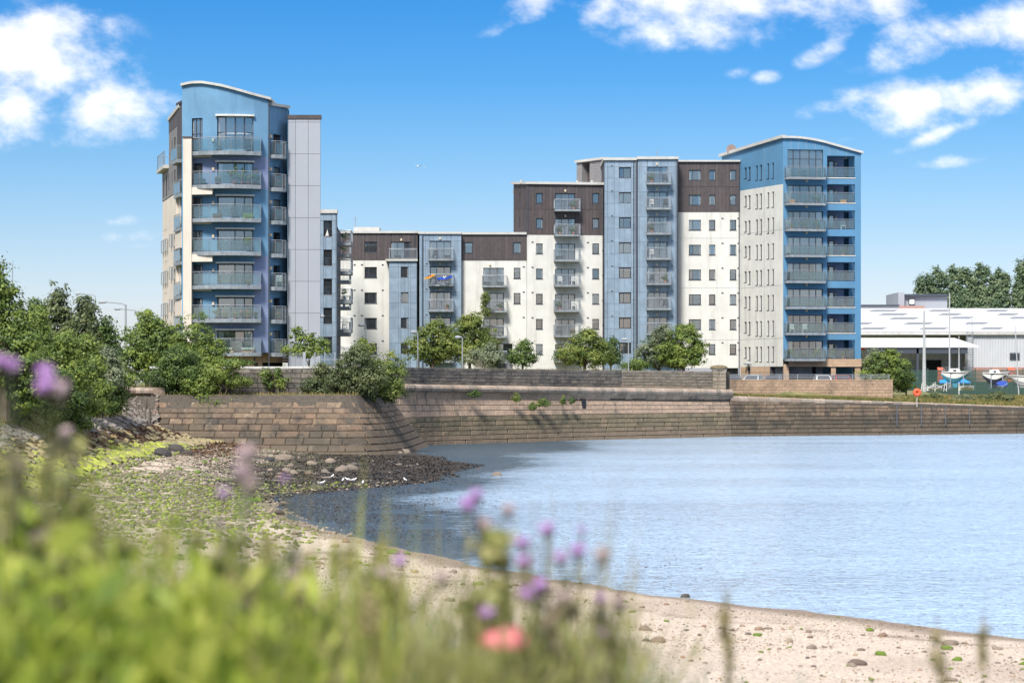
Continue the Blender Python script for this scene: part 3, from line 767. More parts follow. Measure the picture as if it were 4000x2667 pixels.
# ================================================================ mid tower
mt = wempty('mid_tower', (wx(2200, 275), 275, G0), 'seven-storey white block with two dark brown upper floors and a column of balconies', 'apartment building')
f5 = Facade(2058, 272, 2358, 273)
zt5 = f5.z(721, 4); zc5 = f5.z(918, 4)
hs5 = []
for i in range(8):
    for x0, x1 in ((2094, 2120), (2314, 2340)): hs5.append((*f5.rect(x0, x1, 755 + 98.1 * i, 795 + 98.1 * i), .12, (), 'w', i))
    if i < 7 or True: hs5.append((*f5.rect(2168, 2247, 756 + 98.1 * i, 822 + 98.1 * i), .12, (.33, .67), 'b', i))
hi_ = [h for h in hs5 if h[7] < 2]; lo_ = [h for h in hs5 if h[7] >= 2 and h[2] > G0]
wall_sheet(f5, 0, f5.L, G0 - .4, zc5, [h[:5] for h in lo_], m_white, mt, back=13)
wall_sheet(f5, 0, f5.L, zc5, zt5, [h[:5] for h in hi_], m_joint, mt, back=13, n0=-.002, name='upper_wall')
panels(f5, 0, f5.L, zc5, zt5, lin(0, f5.L, 21), [f5.z(819, 4)], hi_, m_brown, mt, gap=.016, th=.035, name='cladding_board')
f5s = Facade(2007, 276, 2058, 272)
wall_sheet(f5s, 0, f5s.L, G0, f5s.z(717, 1), [(1.9, 2.2, f5s.z(795, 1), f5s.z(757, 1)), (1.9, 2.2, f5s.z(893, 1), f5s.z(853, 1))], m_joint, mt, back=9, n0=-.002, name='side_wall')
panels(f5s, 0, f5s.L, f5s.z(915, 1), f5s.z(717, 1), lin(0, f5s.L, 12), [f5s.z(819, 1)], [(1.9, 2.2, f5s.z(795, 1), f5s.z(757, 1)), (1.9, 2.2, f5s.z(893, 1), f5s.z(853, 1))], m_brown, mt, gap=.016, th=.035, name='cladding_board')
cap(f5, [(-.1, zt5 + .28), (f5.L, zt5 + .26)], mt, .28, .3, 13)
cap(f5s, [(-.1, f5s.z(717, 1) + .26), (f5s.L + .1, zt5 + .27)], mt, .27, .3, 6)
for h in hi_ + lo_:
    if h[6] == 'w': window(f5, h, mt, (), (), .12)
    else:
        i = h[7]; window(f5, h, mt, h[5], (), .12, curt=['', 'lr', 'l', '', '', 'lr', '', ''][i], sill=False, name='balcony_window')
        zf = f5.z(818 + 98.1 * i, 4, .7); a, c = f5.u(2163), f5.u(2261)
        balcony(f5, mt, [(a, 0), (a, 1.2), (c, 1.2), (c, 0)], zf, 1.12, 'bars', .24)
        lightbox(f5, f5.u(2208), h[3] + .3, mt)
        SPOTS.append((f5.p(f5.u(2185), zf, .5), 'balcony of seven-storey block', i, .3)); SPOTS.append((f5.p(f5.u(2238), zf, .5), 'balcony of seven-storey block', i, .7))
for i in range(2, 7):
    for px in (2080, 2296): vent(f5, f5.u(px), f5.z(750 + 98.1 * i, 4), mt)
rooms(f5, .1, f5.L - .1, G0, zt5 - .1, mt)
pipe(f5, f5.L - .1, G0, zt5, mt); pipe(f5, f5.u(2062), f5.z(905, 1), zt5, mt)
b = MB(); 
for px in (2040, 2260, 2318): b.tube([f5.p(f5.u(px), zt5 + .2, -1), f5.p(f5.u(px), zt5 + .55, -1)], .14, 8)
b.build('roof_vent', m_coping, mt)

# ================================================================ blue-grey twin bays
tb = wempty('panelled_tower', (wx(2500, 275), 275, G0), 'blue-grey metal panelled tower with two bays and a column of railed balconies', 'apartment building')
f6 = Facade(2361, 271.6, 2484, 271.6); f7 = Facade(2492, 271, 2647, 271)
zt6 = f6.z(627, 2)
h6 = [(*f6.rect(2418, 2465, 655 + 97.8 * i, 696 + 97.8 * i), .1) for i in range(8)]
wall_sheet(f6, 0, f6.L, G0 - .4, zt6, h6, m_joint, tb, back=12, n0=-.002)
lev = [f6.z(653 + 97.8 * i, 1) for i in range(9)] + [f6.z(697 + 97.8 * i, 1) for i in range(8)]
panels(f6, 0, f6.L, G0 - .4, zt6, [f6.u(2373), f6.u(2400), f6.u(2441)], lev, h6, m_metal, tb)
for i, h in enumerate(h6): window(f6, h, tb, (.38,), (), .1, curt=['', 'full', 'blind', 'full', 'blind', '', '', ''][i], sill='m'); vent(f6, f6.u(2391), f6.z(648 + 97.8 * i, 1), tb)
h7 = [(*f7.rect(2529, 2607, 652 + 97.8 * i, 716 + 97.8 * i), .1) for i in range(8)]
wall_sheet(f7, 0, f7.L, G0 - .4, zt6 + .05, h7, m_joint, tb, back=12, n0=-.002)
panels(f7, 0, f7.L, G0 - .4, zt6 + .05, [f7.u(2499), f7.u(2527), f7.u(2553), f7.u(2580), f7.u(2612), f7.u(2638)], [f7.z(652 + 97.8 * i, 1) for i in range(8)], h7, m_metal, tb)
b = MB(); ubox(b, f7, -.24, 0, G0, zt6, -.9, -.4); b.build('shadow_gap', m_pipe, tb)
cap(f6, [(-.15, zt6 + .3), (f6.L + .2, zt6 + .3)], tb, .3, .28, 12); cap(f7, [(-.12, zt6 + .36), (f7.L + .1, zt6 + .36)], tb, .3, .28, 12)
for i, h in enumerate(h7):
    window(f7, h, tb, (.34, .62), (), .1, curt=['r', '', 'r', '', 'l', '', '', ''][i], sill=False, name='balcony_window')
    zf = f7.z(714 + 97.8 * i, 1, .7); a, c = f7.u(2524), f7.u(2619)
    balcony(f7, tb, [(a, 0), (a, 1.15), (c, 1.15), (c, 0)], zf, 1.12, 'bars', .24)
    lightbox(f7, f7.u(2566), h[3] + .3, tb); vent(f7, f7.u(2626), f7.z(744 + 97.8 * i, 1), tb)
    SPOTS.append((f7.p(f7.u(2545), zf, .5), 'balcony of blue-grey panelled tower', i, .3)); SPOTS.append((f7.p(f7.u(2598), zf, .5), 'balcony of blue-grey panelled tower', i, .7))
rooms(f6, .1, f6.L - .1, G0, zt6, tb); rooms(f7, .1, f7.L - .1, G0, zt6, tb)
pipe(f6, f6.L - .25, G0, zt6, tb); pipe(f7, f7.L - .05, G0, zt6, tb, r=.1)
# shingled stair penthouse behind
fp = Facade(2253, 284, 2362, 280)
zp0, zp1 = fp.z(712, 1), fp.z(634, 1)
wall_sheet(fp, 0, fp.L, zp0 - 1, zp1, [(fp.u(2274), fp.u(2304), zp0 - .9, zp1 - .05, .8)], m_grey, tb, back=6, name='penthouse_wall')
g = MB(); z = zp0 - .6
while z < zp1:
    for a, c in ((0, fp.u(2274)), (fp.u(2304), fp.L)): g.add([fp.p(a, z, .04), fp.p(c, z, .04), fp.p(c, z + .18, .01), fp.p(a, z + .18, .01), fp.p(a, z, 0), fp.p(c, z, 0)], [(0, 1, 2, 3), (5, 1, 0, 4)])
    z += .2
tag(g.build('weatherboards', m_grey, tb), kind='stuff')
b = MB(); ubox(b, fp, fp.u(2274), fp.u(2304), zp0 - .9, zp1, -.9, -.8); b.build('recess', m_brown, tb)
cap(fp, [(-.1, zp1 + .26), (fp.L, zp1 + .3)], tb, .28, .25, 6)

# ================================================================ dark and cream block
db = wempty('cream_block', (wx(2770, 275), 275, G0), 'cream block with two dark brown top floors between panelled tower and corner tower', 'apartment building')
f8 = Facade(2649, 273, 2891, 273)
zt8 = f8.z(633, 3); zc8 = f8.z(829, 3)
h8 = []
for i in range(8):
    for x0, x1, l in ((2691, 2738, (.33,)), (2770, 2794, ()), (2851, 2876, ())): h8.append((*f8.rect(x0, x1, 665 + 97.0 * i, 705 + 97.0 * i), .12, l, i))
hi_ = [h for h in h8 if h[6] < 2]; lo_ = [h for h in h8 if h[6] >= 2]
wall_sheet(f8, 0, f8.L, f8.z(1437, 1), zc8, [h[:5] for h in lo_], m_white, db, back=14)
wall_sheet(f8, 0, f8.L, zc8, zt8, [h[:5] for h in hi_], m_joint, db, back=14, n0=-.002, name='upper_wall')
panels(f8, 0, f8.L, zc8, zt8, lin(0, f8.L, 17), [f8.z(730, 4)], hi_, m_brown, db, gap=.016, th=.035, name='cladding_board')
cap(f8, [(0, zt8 + .2), (f8.L, zt8 + .2)], db, .2, .3, 14)
for h in h8: window(f8, h, db, h[5], (), .12)
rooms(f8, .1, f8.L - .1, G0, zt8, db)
pipe(f8, f8.L - .12, G0, zt8, db)
for i in range(2, 8):
    for px in (2822, 2884): vent(f8, f8.u(px), f8.z(645 + 97 * i + 14, 3), db)
for z in (f8.z(931, 3), f8.z(1125, 3), f8.z(1328, 3)):
    b = MB(); ubox(b, f8, 0.05, f8.L - .3, z, z + .03, 0, .012); b.build('movement_joint', m_steel, db)
b = MB(); ubox(b, f8, 0, f8.u(2838), G0 - .5, f8.z(1437, 1) - .003, -12, 0); b.build('base_wall', m_slab, db)
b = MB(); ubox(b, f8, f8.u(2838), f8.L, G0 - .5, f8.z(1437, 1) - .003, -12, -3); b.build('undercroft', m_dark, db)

# ================================================================ corner tower (right)
ct = wempty('corner_tower', (wx(3150, 270), 270, G0), 'cream and bright blue corner tower with curved roof, glass balconies and open loggias', 'apartment building')
f9 = Facade(2891, 273, 3059, 263.5)
zb9 = f9.z(1432, 5)
hs9 = []
zr = wz(728, 263.5)  # blue/cream boundary at the corner
for i in range(8):
    for px, w, o1, hh in ((2912, .55, 0, 1.2), (2927, .55, 0, 1.45), (2956, .5, .02, 1.6), (2972, .5, .02, 1.65), (3000.5, .45, .03, 1.65), (3019, .45, .03, 1.68)):
        u = f9.u(px); zt_ = wz(732, 263.5) - .2 - (i - 1) * 2.83 - .1 + (0 if i else .35); hs9.append((u - w / 2, u + w / 2, zt_ - hh, zt_))
hs9 = [h for h in hs9 if h[2] > zb9 + .3]
zbl = zr + .25
top9 = lambda u: wz(612, 277.3) + (wz(540, 263.5) - wz(612, 277.3)) * max(0, min(1, (u + 4.5) / (f9.L + 4.5))) ** .9
wall_sheet(f9, 0, f9.L, zb9, zbl, [h for h in hs9 if h[3] < zbl], m_white, ct, back=0)
wall_sheet(f9, 0, f9.L, zbl, top9, [h for h in hs9 if h[3] > zbl], m_blue2, ct, back=0, name='upper_wall')
wall_sheet(f9, -4.6, 0, zt8 - .2, top9, [], m_blue2, ct, back=0, name='roof_return_wall')
for h in hs9: window(f9, h, ct, (), (), .14, curt='', sill=True)
b = MB(); b.quad(f9.p(0.2, G0, -.6), f9.p(f9.L - .2, G0, -.6), f9.p(f9.L - .2, zt8 - .3, -.6), f9.p(.2, zt8 - .3, -.6)); b.build('room_back', m_room, ct)
for py in (917, 1127, 1327): 
    z = wz(py, 273.0) ; b = MB(); ubox(b, f9, .02, f9.L - .02, z, z + .03, 0, .01); b.build('movement_joint', m_steel, ct)
b = MB(); u = f9.u(2985); ubox(b, f9, u, u + .05, zb9, top9(u) - .2, 0, .01); b.build('movement_joint', m_steel, ct)
cap(f9, [(-4.8, top9(-4.6) + .28), (0, top9(0) + .3), (f9.L * .5, top9(f9.L * .5) + .31), (f9.L + .15, top9(f9.L) + .33)], ct, .33, .3, .3)
fA = Facade(3059, 263.5, 3363, 264.5)
ctop = [(3059, 540), (3090, 540), (3128, 542), (3170, 548), (3214, 557), (3260, 570), (3307, 583), (3340, 592), (3363, 600)]
cA = [(fA.u(x), fA.z(y, fA.u(x))) for x, y in ctop]
def topA(u):
    for (a, za), (c, zc_) in zip(cA, cA[1:]):
        if u <= c + 1e-4: return za + (zc_ - za) * (u - a) / (c - a)
    return cA[-1][1]
zbA = fA.z(1401, 4)
gz = []; lg = []
for i in range(8):
    yt = 585 if i == 0 else 723.5 + 101.2 * (i - 1)
    gz.append((*fA.rect(3077, 3215, yt, 691 + 101.3 * i), .25))
    yt2, yb2 = (609, 694) if i == 0 else ((720, 792) if i == 1 else (822 + 101 * (i - 2), 896 + 101 * (i - 2)))
    lg.append((*fA.rect(3230, 3339, yt2, yb2), 2.2))
# loggias are real rooms open on the outer side too; walls built as columns, bands and infill
uL0, uL1 = lg[0][0], lg[0][1]
wall_sheet(fA, 0, uL0, zbA, topA, gz, m_blue2, ct, back=0)
b = MB()
zs = [fA.z(1401, 4)] 
bands = []
for i in range(8):
    top_z = topA((uL0 + uL1) / 2) if i == 0 else lg[i - 1][2]
    bands.append((lg[i][3], top_z))
bands.append((zbA, lg[7][2]))
ucs = lin(uL0, uL1, 4)
for k, (p, q) in enumerate(bands):
    b = MB()
    for a, c in zip(ucs, ucs[1:]):
        qa, qc = (topA(a), topA(c)) if k == 0 else (q, q)
        b.hexa([fA.p(a, p, 0), fA.p(c, p, 0), fA.p(c, p, -2.6), fA.p(a, p, -2.6)], [fA.p(a, qa, 0), fA.p(c, qc, 0), fA.p(c, qc, -2.6), fA.p(a, qa, -2.6)])
    b.build('loggia_band', m_blue2, ct)
b = MB(); 
for n0_, n1_ in ((-.45, 0), (-3.4, -2.6)):
    b.hexa([fA.p(uL1, zbA, n1_), fA.p(fA.L, zbA, n1_), fA.p(fA.L, zbA, n0_), fA.p(uL1, zbA, n0_)], [fA.p(uL1, topA(uL1), n1_), fA.p(fA.L, topA(fA.L), n1_), fA.p(fA.L, topA(fA.L), n0_), fA.p(uL1, topA(uL1), n0_)])
b.build('corner_pier', m_blue2, ct)
b = MB(); ubox(b, fA, uL0 - .02, uL0 + .02, zbA, topA(uL0) - .1, -2.6, -.01)
b.build('loggia_side_wall', m_blue2, ct)
b = MB(); ubox(b, fA, uL0, uL0 + (uL1 - uL0) * .82, zbA, topA(uL1) - .3, -2.75, -2.6); b.build('loggia_back_wall', m_lilac, ct)
# cladding joints and rust streak seams
for x in (3090, 3120, 3150, 3185, 3214, 3240, 3272, 3308):
    u = fA.u(x); b = MB(); ubox(b, fA, u - .015, u + .015, (gz[0][3] if u < uL0 else lg[0][3]) + .05, topA(u) - .02, 0, .012); b.build('seam', m_steel, ct)
cap(fA, [(-.15 if k == 0 else (u + .2 if k == len(cA) - 1 else u), z + .22) for k, (u, z) in enumerate(cA)], ct, .24, .3, 14)
b = MB()   # body behind
q = [fA.p(.02, 0, -3.4), fA.p(fA.L - .02, 0, -3.4), fA.p(fA.L - .02, 0, -13), f9.p(-4.6, 0, -3)]
b.prism([(v.x, v.y) for v in q], G0, cA[-1][1] - .3); b.build('rear_wall', m_blue2, ct)
for i, h in enumerate(gz):
    window(fA, h, ct, (.17, .36, .62, .81), (.66,) if i == 0 else (), .25, curt=['full', 'lr', 'r', 'full', 'lr', 'full', '', 'lr'][i], sill=False, fw=.07, name='balcony_window')
    zf = fA.z(692 + 101.3 * i, 2, .8); a, c = fA.u(3064), fA.u(3217)
    balcony(fA, ct, [(a, 0), (a, .9), (a + .35, 1.35), (c, 1.0), (c, 0)], zf, 1.12, 'glass', .26, seg=.95)
    if i: lightbox(fA, fA.u(3150), h[3] + .45, ct)
    SPOTS.append((fA.p(fA.u(3090), zf, .5), 'balcony of right corner tower', i, .2)); SPOTS.append((fA.p(fA.u(3140), zf, .6), 'balcony of right corner tower', i, .5)); SPOTS.append((fA.p(fA.u(3190), zf, .5), 'balcony of right corner tower', i, .8))
for i, h in enumerate(lg):
    a, c, p, q = h[:4]
    r_ = MB(); r_.tube([fA.p(a, p + 1.1, -.08), fA.p(c, p + 1.1, -.08)], .03, 5)
    for u in lin(a, c, 3)[1:-1]: r_.tube([fA.p(u, p, -.08), fA.p(u, p + 1.1, -.08)], .022, 4)
    r_ = r_.build('loggia_railing', m_steel, ct)
    us_ = lin(a, c, 3)
    for s, t in zip(us_, us_[1:]):
        g = MB(); ubox(g, fA, s + .05, t - .05, p + .07, p + 1.0, -.09, -.07); g.build('glass_panel', m_gpane, r_)
    ww = (c - a); s0 = a + ww * .26
    o = window(fA, (s0, s0 + ww * .2, p + .02, q - .35), ct, (), (), 2.5, curt='full', sill=False, fw=.08, name='loggia_door')
    lightbox(fA, a + ww * .2, q - .65, ct, n=-2.6); lightbox(fA, a + ww * .52, q - .65, ct, n=-2.6)
    if i in (0, 1, 3, 5, 6): b = MB(); ubox(b, fA, a - .08, c + .08, p - .1, p - .003, -.05, .06); b.build('sill', m_white, ct)
    SPOTS.append((fA.p(a + ww * .35, p + .01, -1.2), 'loggia of right corner tower', i, .3)); SPOTS.append((fA.p(a + ww * .68, p + .01, -1.2), 'loggia of right corner tower', i, .7))
b = MB(); b.quad(fA.p(0.1, G0, -1.5), fA.p(uL0 - .1, G0, -1.5), fA.p(uL0 - .1, 30, -1.5), fA.p(.1, 30, -1.5)); b.build('room_back', m_room, ct)
# tan stone base with openings
b = MB(); ubox(b, fA, fA.u(3082), fA.L, zbA - .85, zbA - .003, -2.9, .12); b.build('stone_band', m_joint, ct)
panels(fA, fA.u(3079), fA.L + .05, zbA - .87, zbA - .01, lin(fA.u(3079), fA.L, 5), lin(zbA - .87, zbA - .01, 3), [], m_sand_stone, ct, gap=.008, n0=.12, name='stone_block')
def pier(f, x0, x1, z1, dep=.9):
    a, c = f.u(x0), f.u(x1); b = MB(); ubox(b, f, a + .02, c - .02, G0 - .5, z1, -dep, -.02); b.build('pier_core', m_joint, ct)
    zz_ = lin(G0 - .5, z1, 5)
    panels(f, a, c, G0 - .5, z1, [], zz_, [], m_sand_stone, ct, gap=.008, n0=-.02, name='stone_block')
zq = zbA - .87
pier(fA, 3060, 3082, zq + .3); pier(fA, 3246, 3265, zq); pier(fA, 3339, 3361, zq)
pier(f9, 2893, 2912, zb9 - .01); 
for x0, x1 in ((2893, 2908), (2914, 2922), (2931, 2985), (2985, 3007)): pier(f9, x0, x1, zb9 - .01)
b = MB(); v = [f9.p(.5, 0, -1.4), f9.p(f9.L, 0, -4), fA.p(fA.u(3246), 0, -5), fA.p(fA.u(3246), 0, -9), f9.p(.5, 0, -8)]
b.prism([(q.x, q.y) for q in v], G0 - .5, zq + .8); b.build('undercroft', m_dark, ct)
b = MB(); ubox(b, fA, fA.u(3265), fA.u(3337), G0 - .2, G0 + 1.9, -9.2, -9); o = b.build('hoarding', mat('teal_panel', (.04, .28, .26), .5, .2, 2)); tag(o, 'teal panel seen through the undercroft beneath the corner tower', 'hoarding')
# satellite dish
ds = empty('satellite_dish', f9.p(-2.6, top9(-2) - .3, -.2), 'rusty round satellite dish on the roof edge left of the corner tower', 'satellite dish')
b = MB(); prof = [(0.02, 0), (.25, .03), (.42, .1), (.55, .2)]
b.lathe((0, 0, 0), prof, 16); o = b.build('dish', mat('rusty_dish', (.17, .12, .10), .7, .3, 5), ds); o.rotation_euler = (R(75), 0, R(-15)); o.location = (0, -.3, .75)
b = MB(); b.tube([(0, 0, 0), (0, 0, .75)], .05, 6); b.tube([(0, 0, .75), (0, -.3, .75)], .03, 5); b.build('mount', m_steel, ds)
# wall lantern
b = MB(); u = f9.u(2935); b.tube([f9.p(u, G0 + 2.0, .02), f9.p(u, G0 + 2.75, .02), f9.p(u - .3, G0 + 2.85, .4)], .05, 6); ubox(b, f9, u - .9, u - .3, G0 + 2.6, G0 + 2.8, .1, .5); b.build('wall_lantern', m_steel, ct)
# ---------------------------------------------------------------- stone walls
def unit_block(seed, cx=.03, cz=.07, rough=.02):
    r = random.Random(seed); j = lambda a: r.uniform(-a, a)
    bk = [(0, .1, 0), (1, .1, 0), (1, .1, 1), (0, .1, 1)]          # back (hidden) ring
    fr = [(0, 0, 0), (1, 0, 0), (1, 0, 1), (0, 0, 1)]
    ins = [(cx + abs(j(.01)), -1, cz + abs(j(.03))), (1 - cx - abs(j(.01)), -1, cz + abs(j(.03))), (1 - cx - abs(j(.01)), -1, 1 - cz - abs(j(.03))), (cx + abs(j(.01)), -1, 1 - cz - abs(j(.03)))]
    ins = [(x, -.7 + j(.3), z) for x, _, z in ins]
    me = MB()
    me.add(bk + fr + ins, [(0, 1, 5, 4), (1, 2, 6, 5), (2, 3, 7, 6), (3, 0, 4, 7), (4, 5, 9, 8), (5, 6, 10, 9), (6, 7, 11, 10), (7, 4, 8, 11), (8, 9, 10, 11)])
    return me
BLK = [unit_block(i) for i in range(8)]
_bm = {}
def blk_mesh(i, m):
    k = (i, m.name)
    if k not in _bm: _bm[k] = BLK[i].mesh('stone_block', m)
    return _bm[k]
def place_block(parent, m, o, ux, uy, uz, name='stone', stuff=None):
    """unit block mapped by origin o and edge vectors ux (length), uy (inward depth), uz (height)"""
    i = rnd.randrange(8)
    if stuff is not None:
        vs = [Vector(o) + ux * v[0] + uy * v[1] + uz * v[2] for v in BLK[i].v]; stuff.add(vs, BLK[i].f); return None
    e = ux.normalized(); uz = uz - e * uz.dot(e); n_ = ux.cross(uz).normalized(); uy = n_ * (uy.length if uy.dot(n_) > 0 else -uy.length)
    ob = bpy.data.objects.new(name, blk_mesh(i, m)); C.objects.link(ob); ob.parent = parent
    if parent.name in WROOT: ob.matrix_parent_inverse = WROOT[parent.name]
    ob.matrix_basis = Matrix(((ux.x, uy.x, uz.x, o[0]), (ux.y, uy.y, uz.y, o[1]), (ux.z, uy.z, uz.z, o[2]), (0, 0, 0, 1)))
    return ob
class Path:
    def __init__(s, pts): s.p = [Vector(q) for q in pts]; s.l = [0]
    def init(s):
        for a, b in zip(s.p, s.p[1:]): s.l.append(s.l[-1] + (b - a).length)
        s.L = s.l[-1]; return s
    def idx(s, t):
        t = min(max(t, 0), 1) * s.L
        for i in range(len(s.p) - 1):
            if t <= s.l[i + 1] + 1e-9: return (i + (t - s.l[i]) / max(1e-9, s.l[i + 1] - s.l[i])) / (len(s.p) - 1)
        return 1.
    def ati(s, k):
        k = k * (len(s.p) - 1); i = min(int(k), len(s.p) - 2); return s.p[i].lerp(s.p[i + 1], k - i)
    def at(s, t):
        t = min(max(t, 0), 1) * s.L
        for i in range(len(s.p) - 1):
            if t <= s.l[i + 1] + 1e-9: return s.p[i].lerp(s.p[i + 1], (t - s.l[i]) / max(1e-9, s.l[i + 1] - s.l[i]))
        return s.p[-1].copy()
def smooth(pts, k=4):
    out = []
    n = len(pts)
    for i in range(n - 1):
        p0, p1, p2, p3 = (Vector(pts[max(0, i - 1)]), Vector(pts[i]), Vector(pts[i + 1]), Vector(pts[min(n - 1, i + 2)]))
        for j in range(k):
            t = j / k
            out.append(.5 * ((2 * p1) + (-p0 + p2) * t + (2 * p0 - 5 * p1 + 4 * p2 - p3) * t * t + (-p0 + 3 * p1 - 3 * p2 + p3) * t ** 3))
    out.append(Vector(pts[-1])); return out
def PP(l, k=4): return Path(smooth([(wx(px, d), d) for px, d in l], k)).init()
class Loft:
    """surface between a base path at z0 and a top path at z1, with an outward step profile"""
    def __init__(s, base, top, z0, z1): s.b, s.t, s.z0, s.z1 = base, top, z0, z1
    def at(s, t, z):
        z0 = s.z0(t) if callable(s.z0) else s.z0; z1 = s.z1(t) if callable(s.z1) else s.z1
        k = (z - z0) / (z1 - z0); i = s.b.idx(t); q = s.b.ati(i).lerp(s.t.ati(i), k); return Vector((q.x, q.y, z))
def ashlar(lf, parent, m, courses, blen, t0=0., t1=1., relief=.06, jitter=.45, name='stone', budget=300, pos=None, joint=.012, front=.05, ledges=None):
    """lay courses of stones (list of z, top to bottom) along the loft"""
    L = lf.b.L; jobs = []
    for ci, (zt_, zb_) in enumerate(zip(courses, courses[1:])):
        t = t0 - rnd.random() * .5 * blen / L
        step = (ledges or {}).get(ci, 0)
        while t < t1:
            w = blen * rnd.uniform(1 - jitter, 1 + jitter) / L; a, c = max(t, t0), min(t + w, t1); t += w
            if (c - a) * L < .12: continue
            ZT = zt_((a + c) / 2) if callable(zt_) else zt_; ZB = zb_((a + c) / 2) if callable(zb_) else zb_
            if ZT - ZB < .06: continue
            p00 = lf.at(a, ZB); p10 = lf.at(c, ZB); p01 = lf.at(a, ZT)
            ux = p10 - p00; uz = p01 - p00
            nrm = Vector((ux.y, -ux.x, 0)).normalized()
            g = joint / max(.1, ux.length); gz = joint / max(.05, uz.length)
            o = p00 + ux * g + uz * gz + nrm * (front + step + rnd.uniform(0, .025))
            jobs.append((o, ux * (1 - 2 * g), -nrm * relief, uz * (1 - 2 * gz)))
    jobs.sort(key=lambda j: -(j[1].length * j[3].length) / (j[0].y ** 2) * rnd.uniform(.97, 1.0))
    for j in jobs[:budget]: place_block(parent, m, *j, name=name)
    if len(jobs) > budget:
        s = MB()
        for j in jobs[budget:]: place_block(parent, m, *j, stuff=s)
        tag(s.build('far_stones', m, parent), kind='stuff')
    return len(jobs)
def backing(lf, parent, m, zlo, zhi, n=40, depth=1.2, name='core', inset=0.):
    b = MB(); vs = []
    for i in range(n + 1):
        t = i / n; zl = zlo(t) if callable(zlo) else zlo; zh = zhi(t) if callable(zhi) else zhi
        a = lf.at(t, zl); c = lf.at(t, zh); e = lf.at(min(1, t + .01), zl) - lf.at(max(0, t - .01), zl); nn = Vector((-e.y, e.x, 0)).normalized()
        vs += [a, c, c + nn * depth, a + nn * depth]
    fs = []
    for i in range(n):
        k = 4 * i
        for j in range(4): fs.append((k + j, k + 4 + j, k + 4 + (j + 1) % 4, k + (j + 1) % 4))
    fs += [(3, 2, 1, 0), (4 * n, 4 * n + 1, 4 * n + 2, 4 * n + 3)]
    b.add(vs, fs); return b.build(name, m, parent)

SC = [(0.105, 0.073, 0.048), (0.188, 0.128, 0.081), (0.146, 0.103, 0.067), (0.061, 0.048, 0.034), (0.237, 0.167, 0.108), (0.167, 0.114, 0.077), (0.105, 0.080, 0.056), (0.207, 0.133, 0.084), (0.077, 0.057, 0.039)]
STN = [((.07, .065, .045), .35, .7, .48, .62, .55), ((.035, .032, .03), .9, .5, .50, .68, .85), ((.42, .35, .26), 1.6, .6, .58, .74, .55)]
m_ash = mat('weathered_sandstone_ashlar', (.3, .2, .15), .9, .22, 4, cols=SC, stain=STN, bump=.6, bscale=7)
tide(m_ash, [(1.6, 2.3, (.048, .042, .030), .55), (.4, 1.0, (.125, .095, .066), .6)])
m_ashl = mat('pale_sandstone_ashlar', (0.364, 0.260, 0.167), .9, .2, 4, cols=[(0.364, 0.253, 0.180), (0.456, 0.330, 0.236), (0.329, 0.244, 0.178), (0.410, 0.288, 0.205), (0.275, 0.208, 0.153)], stain=[((.045, .045, .05), .9, .45, .55, .72, .8), ((.5, .4, .2), 1.7, .5, .66, .8, .4)], bump=.5, bscale=7)
m_ashlow = mat('tidal_sandstone_ashlar', (0.266, 0.171, 0.088), .9, .22, 4, cols=[(0.145, 0.119, 0.073), (0.190, 0.149, 0.093), (0.162, 0.128, 0.082), (0.118, 0.102, 0.065), (0.217, 0.162, 0.106)], stain=[((.06, .06, .045), 1.0, .5, .5, .72, .7)], bump=.6, bscale=7)
tide(m_ashlow, [(.5, 1.3, (.19, .138, .098), .65)])
m_para = mat('sooty_parapet_stone', (.1, .1, .1), .95, .25, 5, cols=[(.105, .095, .085), (.16, .14, .115), (.075, .07, .066), (.13, .115, .10), (.19, .165, .135)], stain=[((.30, .27, .22), 3.2, .15, .60, .80, .6), ((.02, .02, .022), 1.0, .3, .5, .7, .6)], bump=.5, bscale=8)
m_para2 = mat('brown_grey_parapet_stone', (.1, .1, .1), .95, .22, 5, cols=[(.22, .185, .14), (.27, .225, .17), (.18, .155, .12), (.25, .20, .15)], stain=[((.05, .05, .045), 1.2, .3, .52, .75, .6)], bump=.5, bscale=8)
m_rub = mat('rubble_stone', (0.222, 0.157, 0.157), .9, .2, 5, cols=[(0.224, 0.188, 0.162), (0.268, 0.222, 0.184), (0.180, 0.157, 0.141), (0.299, 0.260, 0.221), (0.207, 0.168, 0.136), (0.244, 0.127, 0.088), (0.233, 0.207, 0.180)], stain=STN, bump=.6, bscale=7)
m_mortar = mat('dark_mortar', (.075, .062, .048), .95, .3, 4)  # the mortar's own dark tone, seen between the stones
m_cope = mat('rounded_coping_stone', (0.340, 0.255, 0.170), .9, .2, 5, cols=[(0.323, 0.246, 0.191), (0.391, 0.306, 0.238), (0.289, 0.212, 0.157), (0.348, 0.281, 0.221), (0.212, 0.178, 0.140)], stain=[((.09, .08, .07), 1.6, .8, .55, .8, .7)], bump=.5, bscale=6)
def mkroll(name, m, prof, p, zf, parent, seg, joint=.02, budget=300):
    """stones with a rounded section laid end to end along a path; prof = (outward, height) outline"""
    L = p.L; t = 0; k = 0
    while t < 1 - 1e-3:
        w = seg * rnd.uniform(.75, 1.25) / L; a, c = t + joint / 2 / L, min(1, t + w) - joint / 2 / L; t += w
        A, B_ = p.at(a), p.at(c)
        if (B_ - A).length < .1: continue
        d = (B_ - A).normalized(); nn = Vector((d.y, -d.x)); j = rnd.uniform(-.02, .02)
        b = MB(); za, zc_ = zf(a), zf(c)
        lo = [(A.x + nn.x * (o_ + j), A.y + nn.y * (o_ + j), za + z + j * .5) for o_, z in prof]; hi = [(B_.x + nn.x * (o_ + j), B_.y + nn.y * (o_ + j), zc_ + z + j * .5) for o_, z in prof]
        b.hexa(lo, hi); b.build(name, m, parent); k += 1
    return k

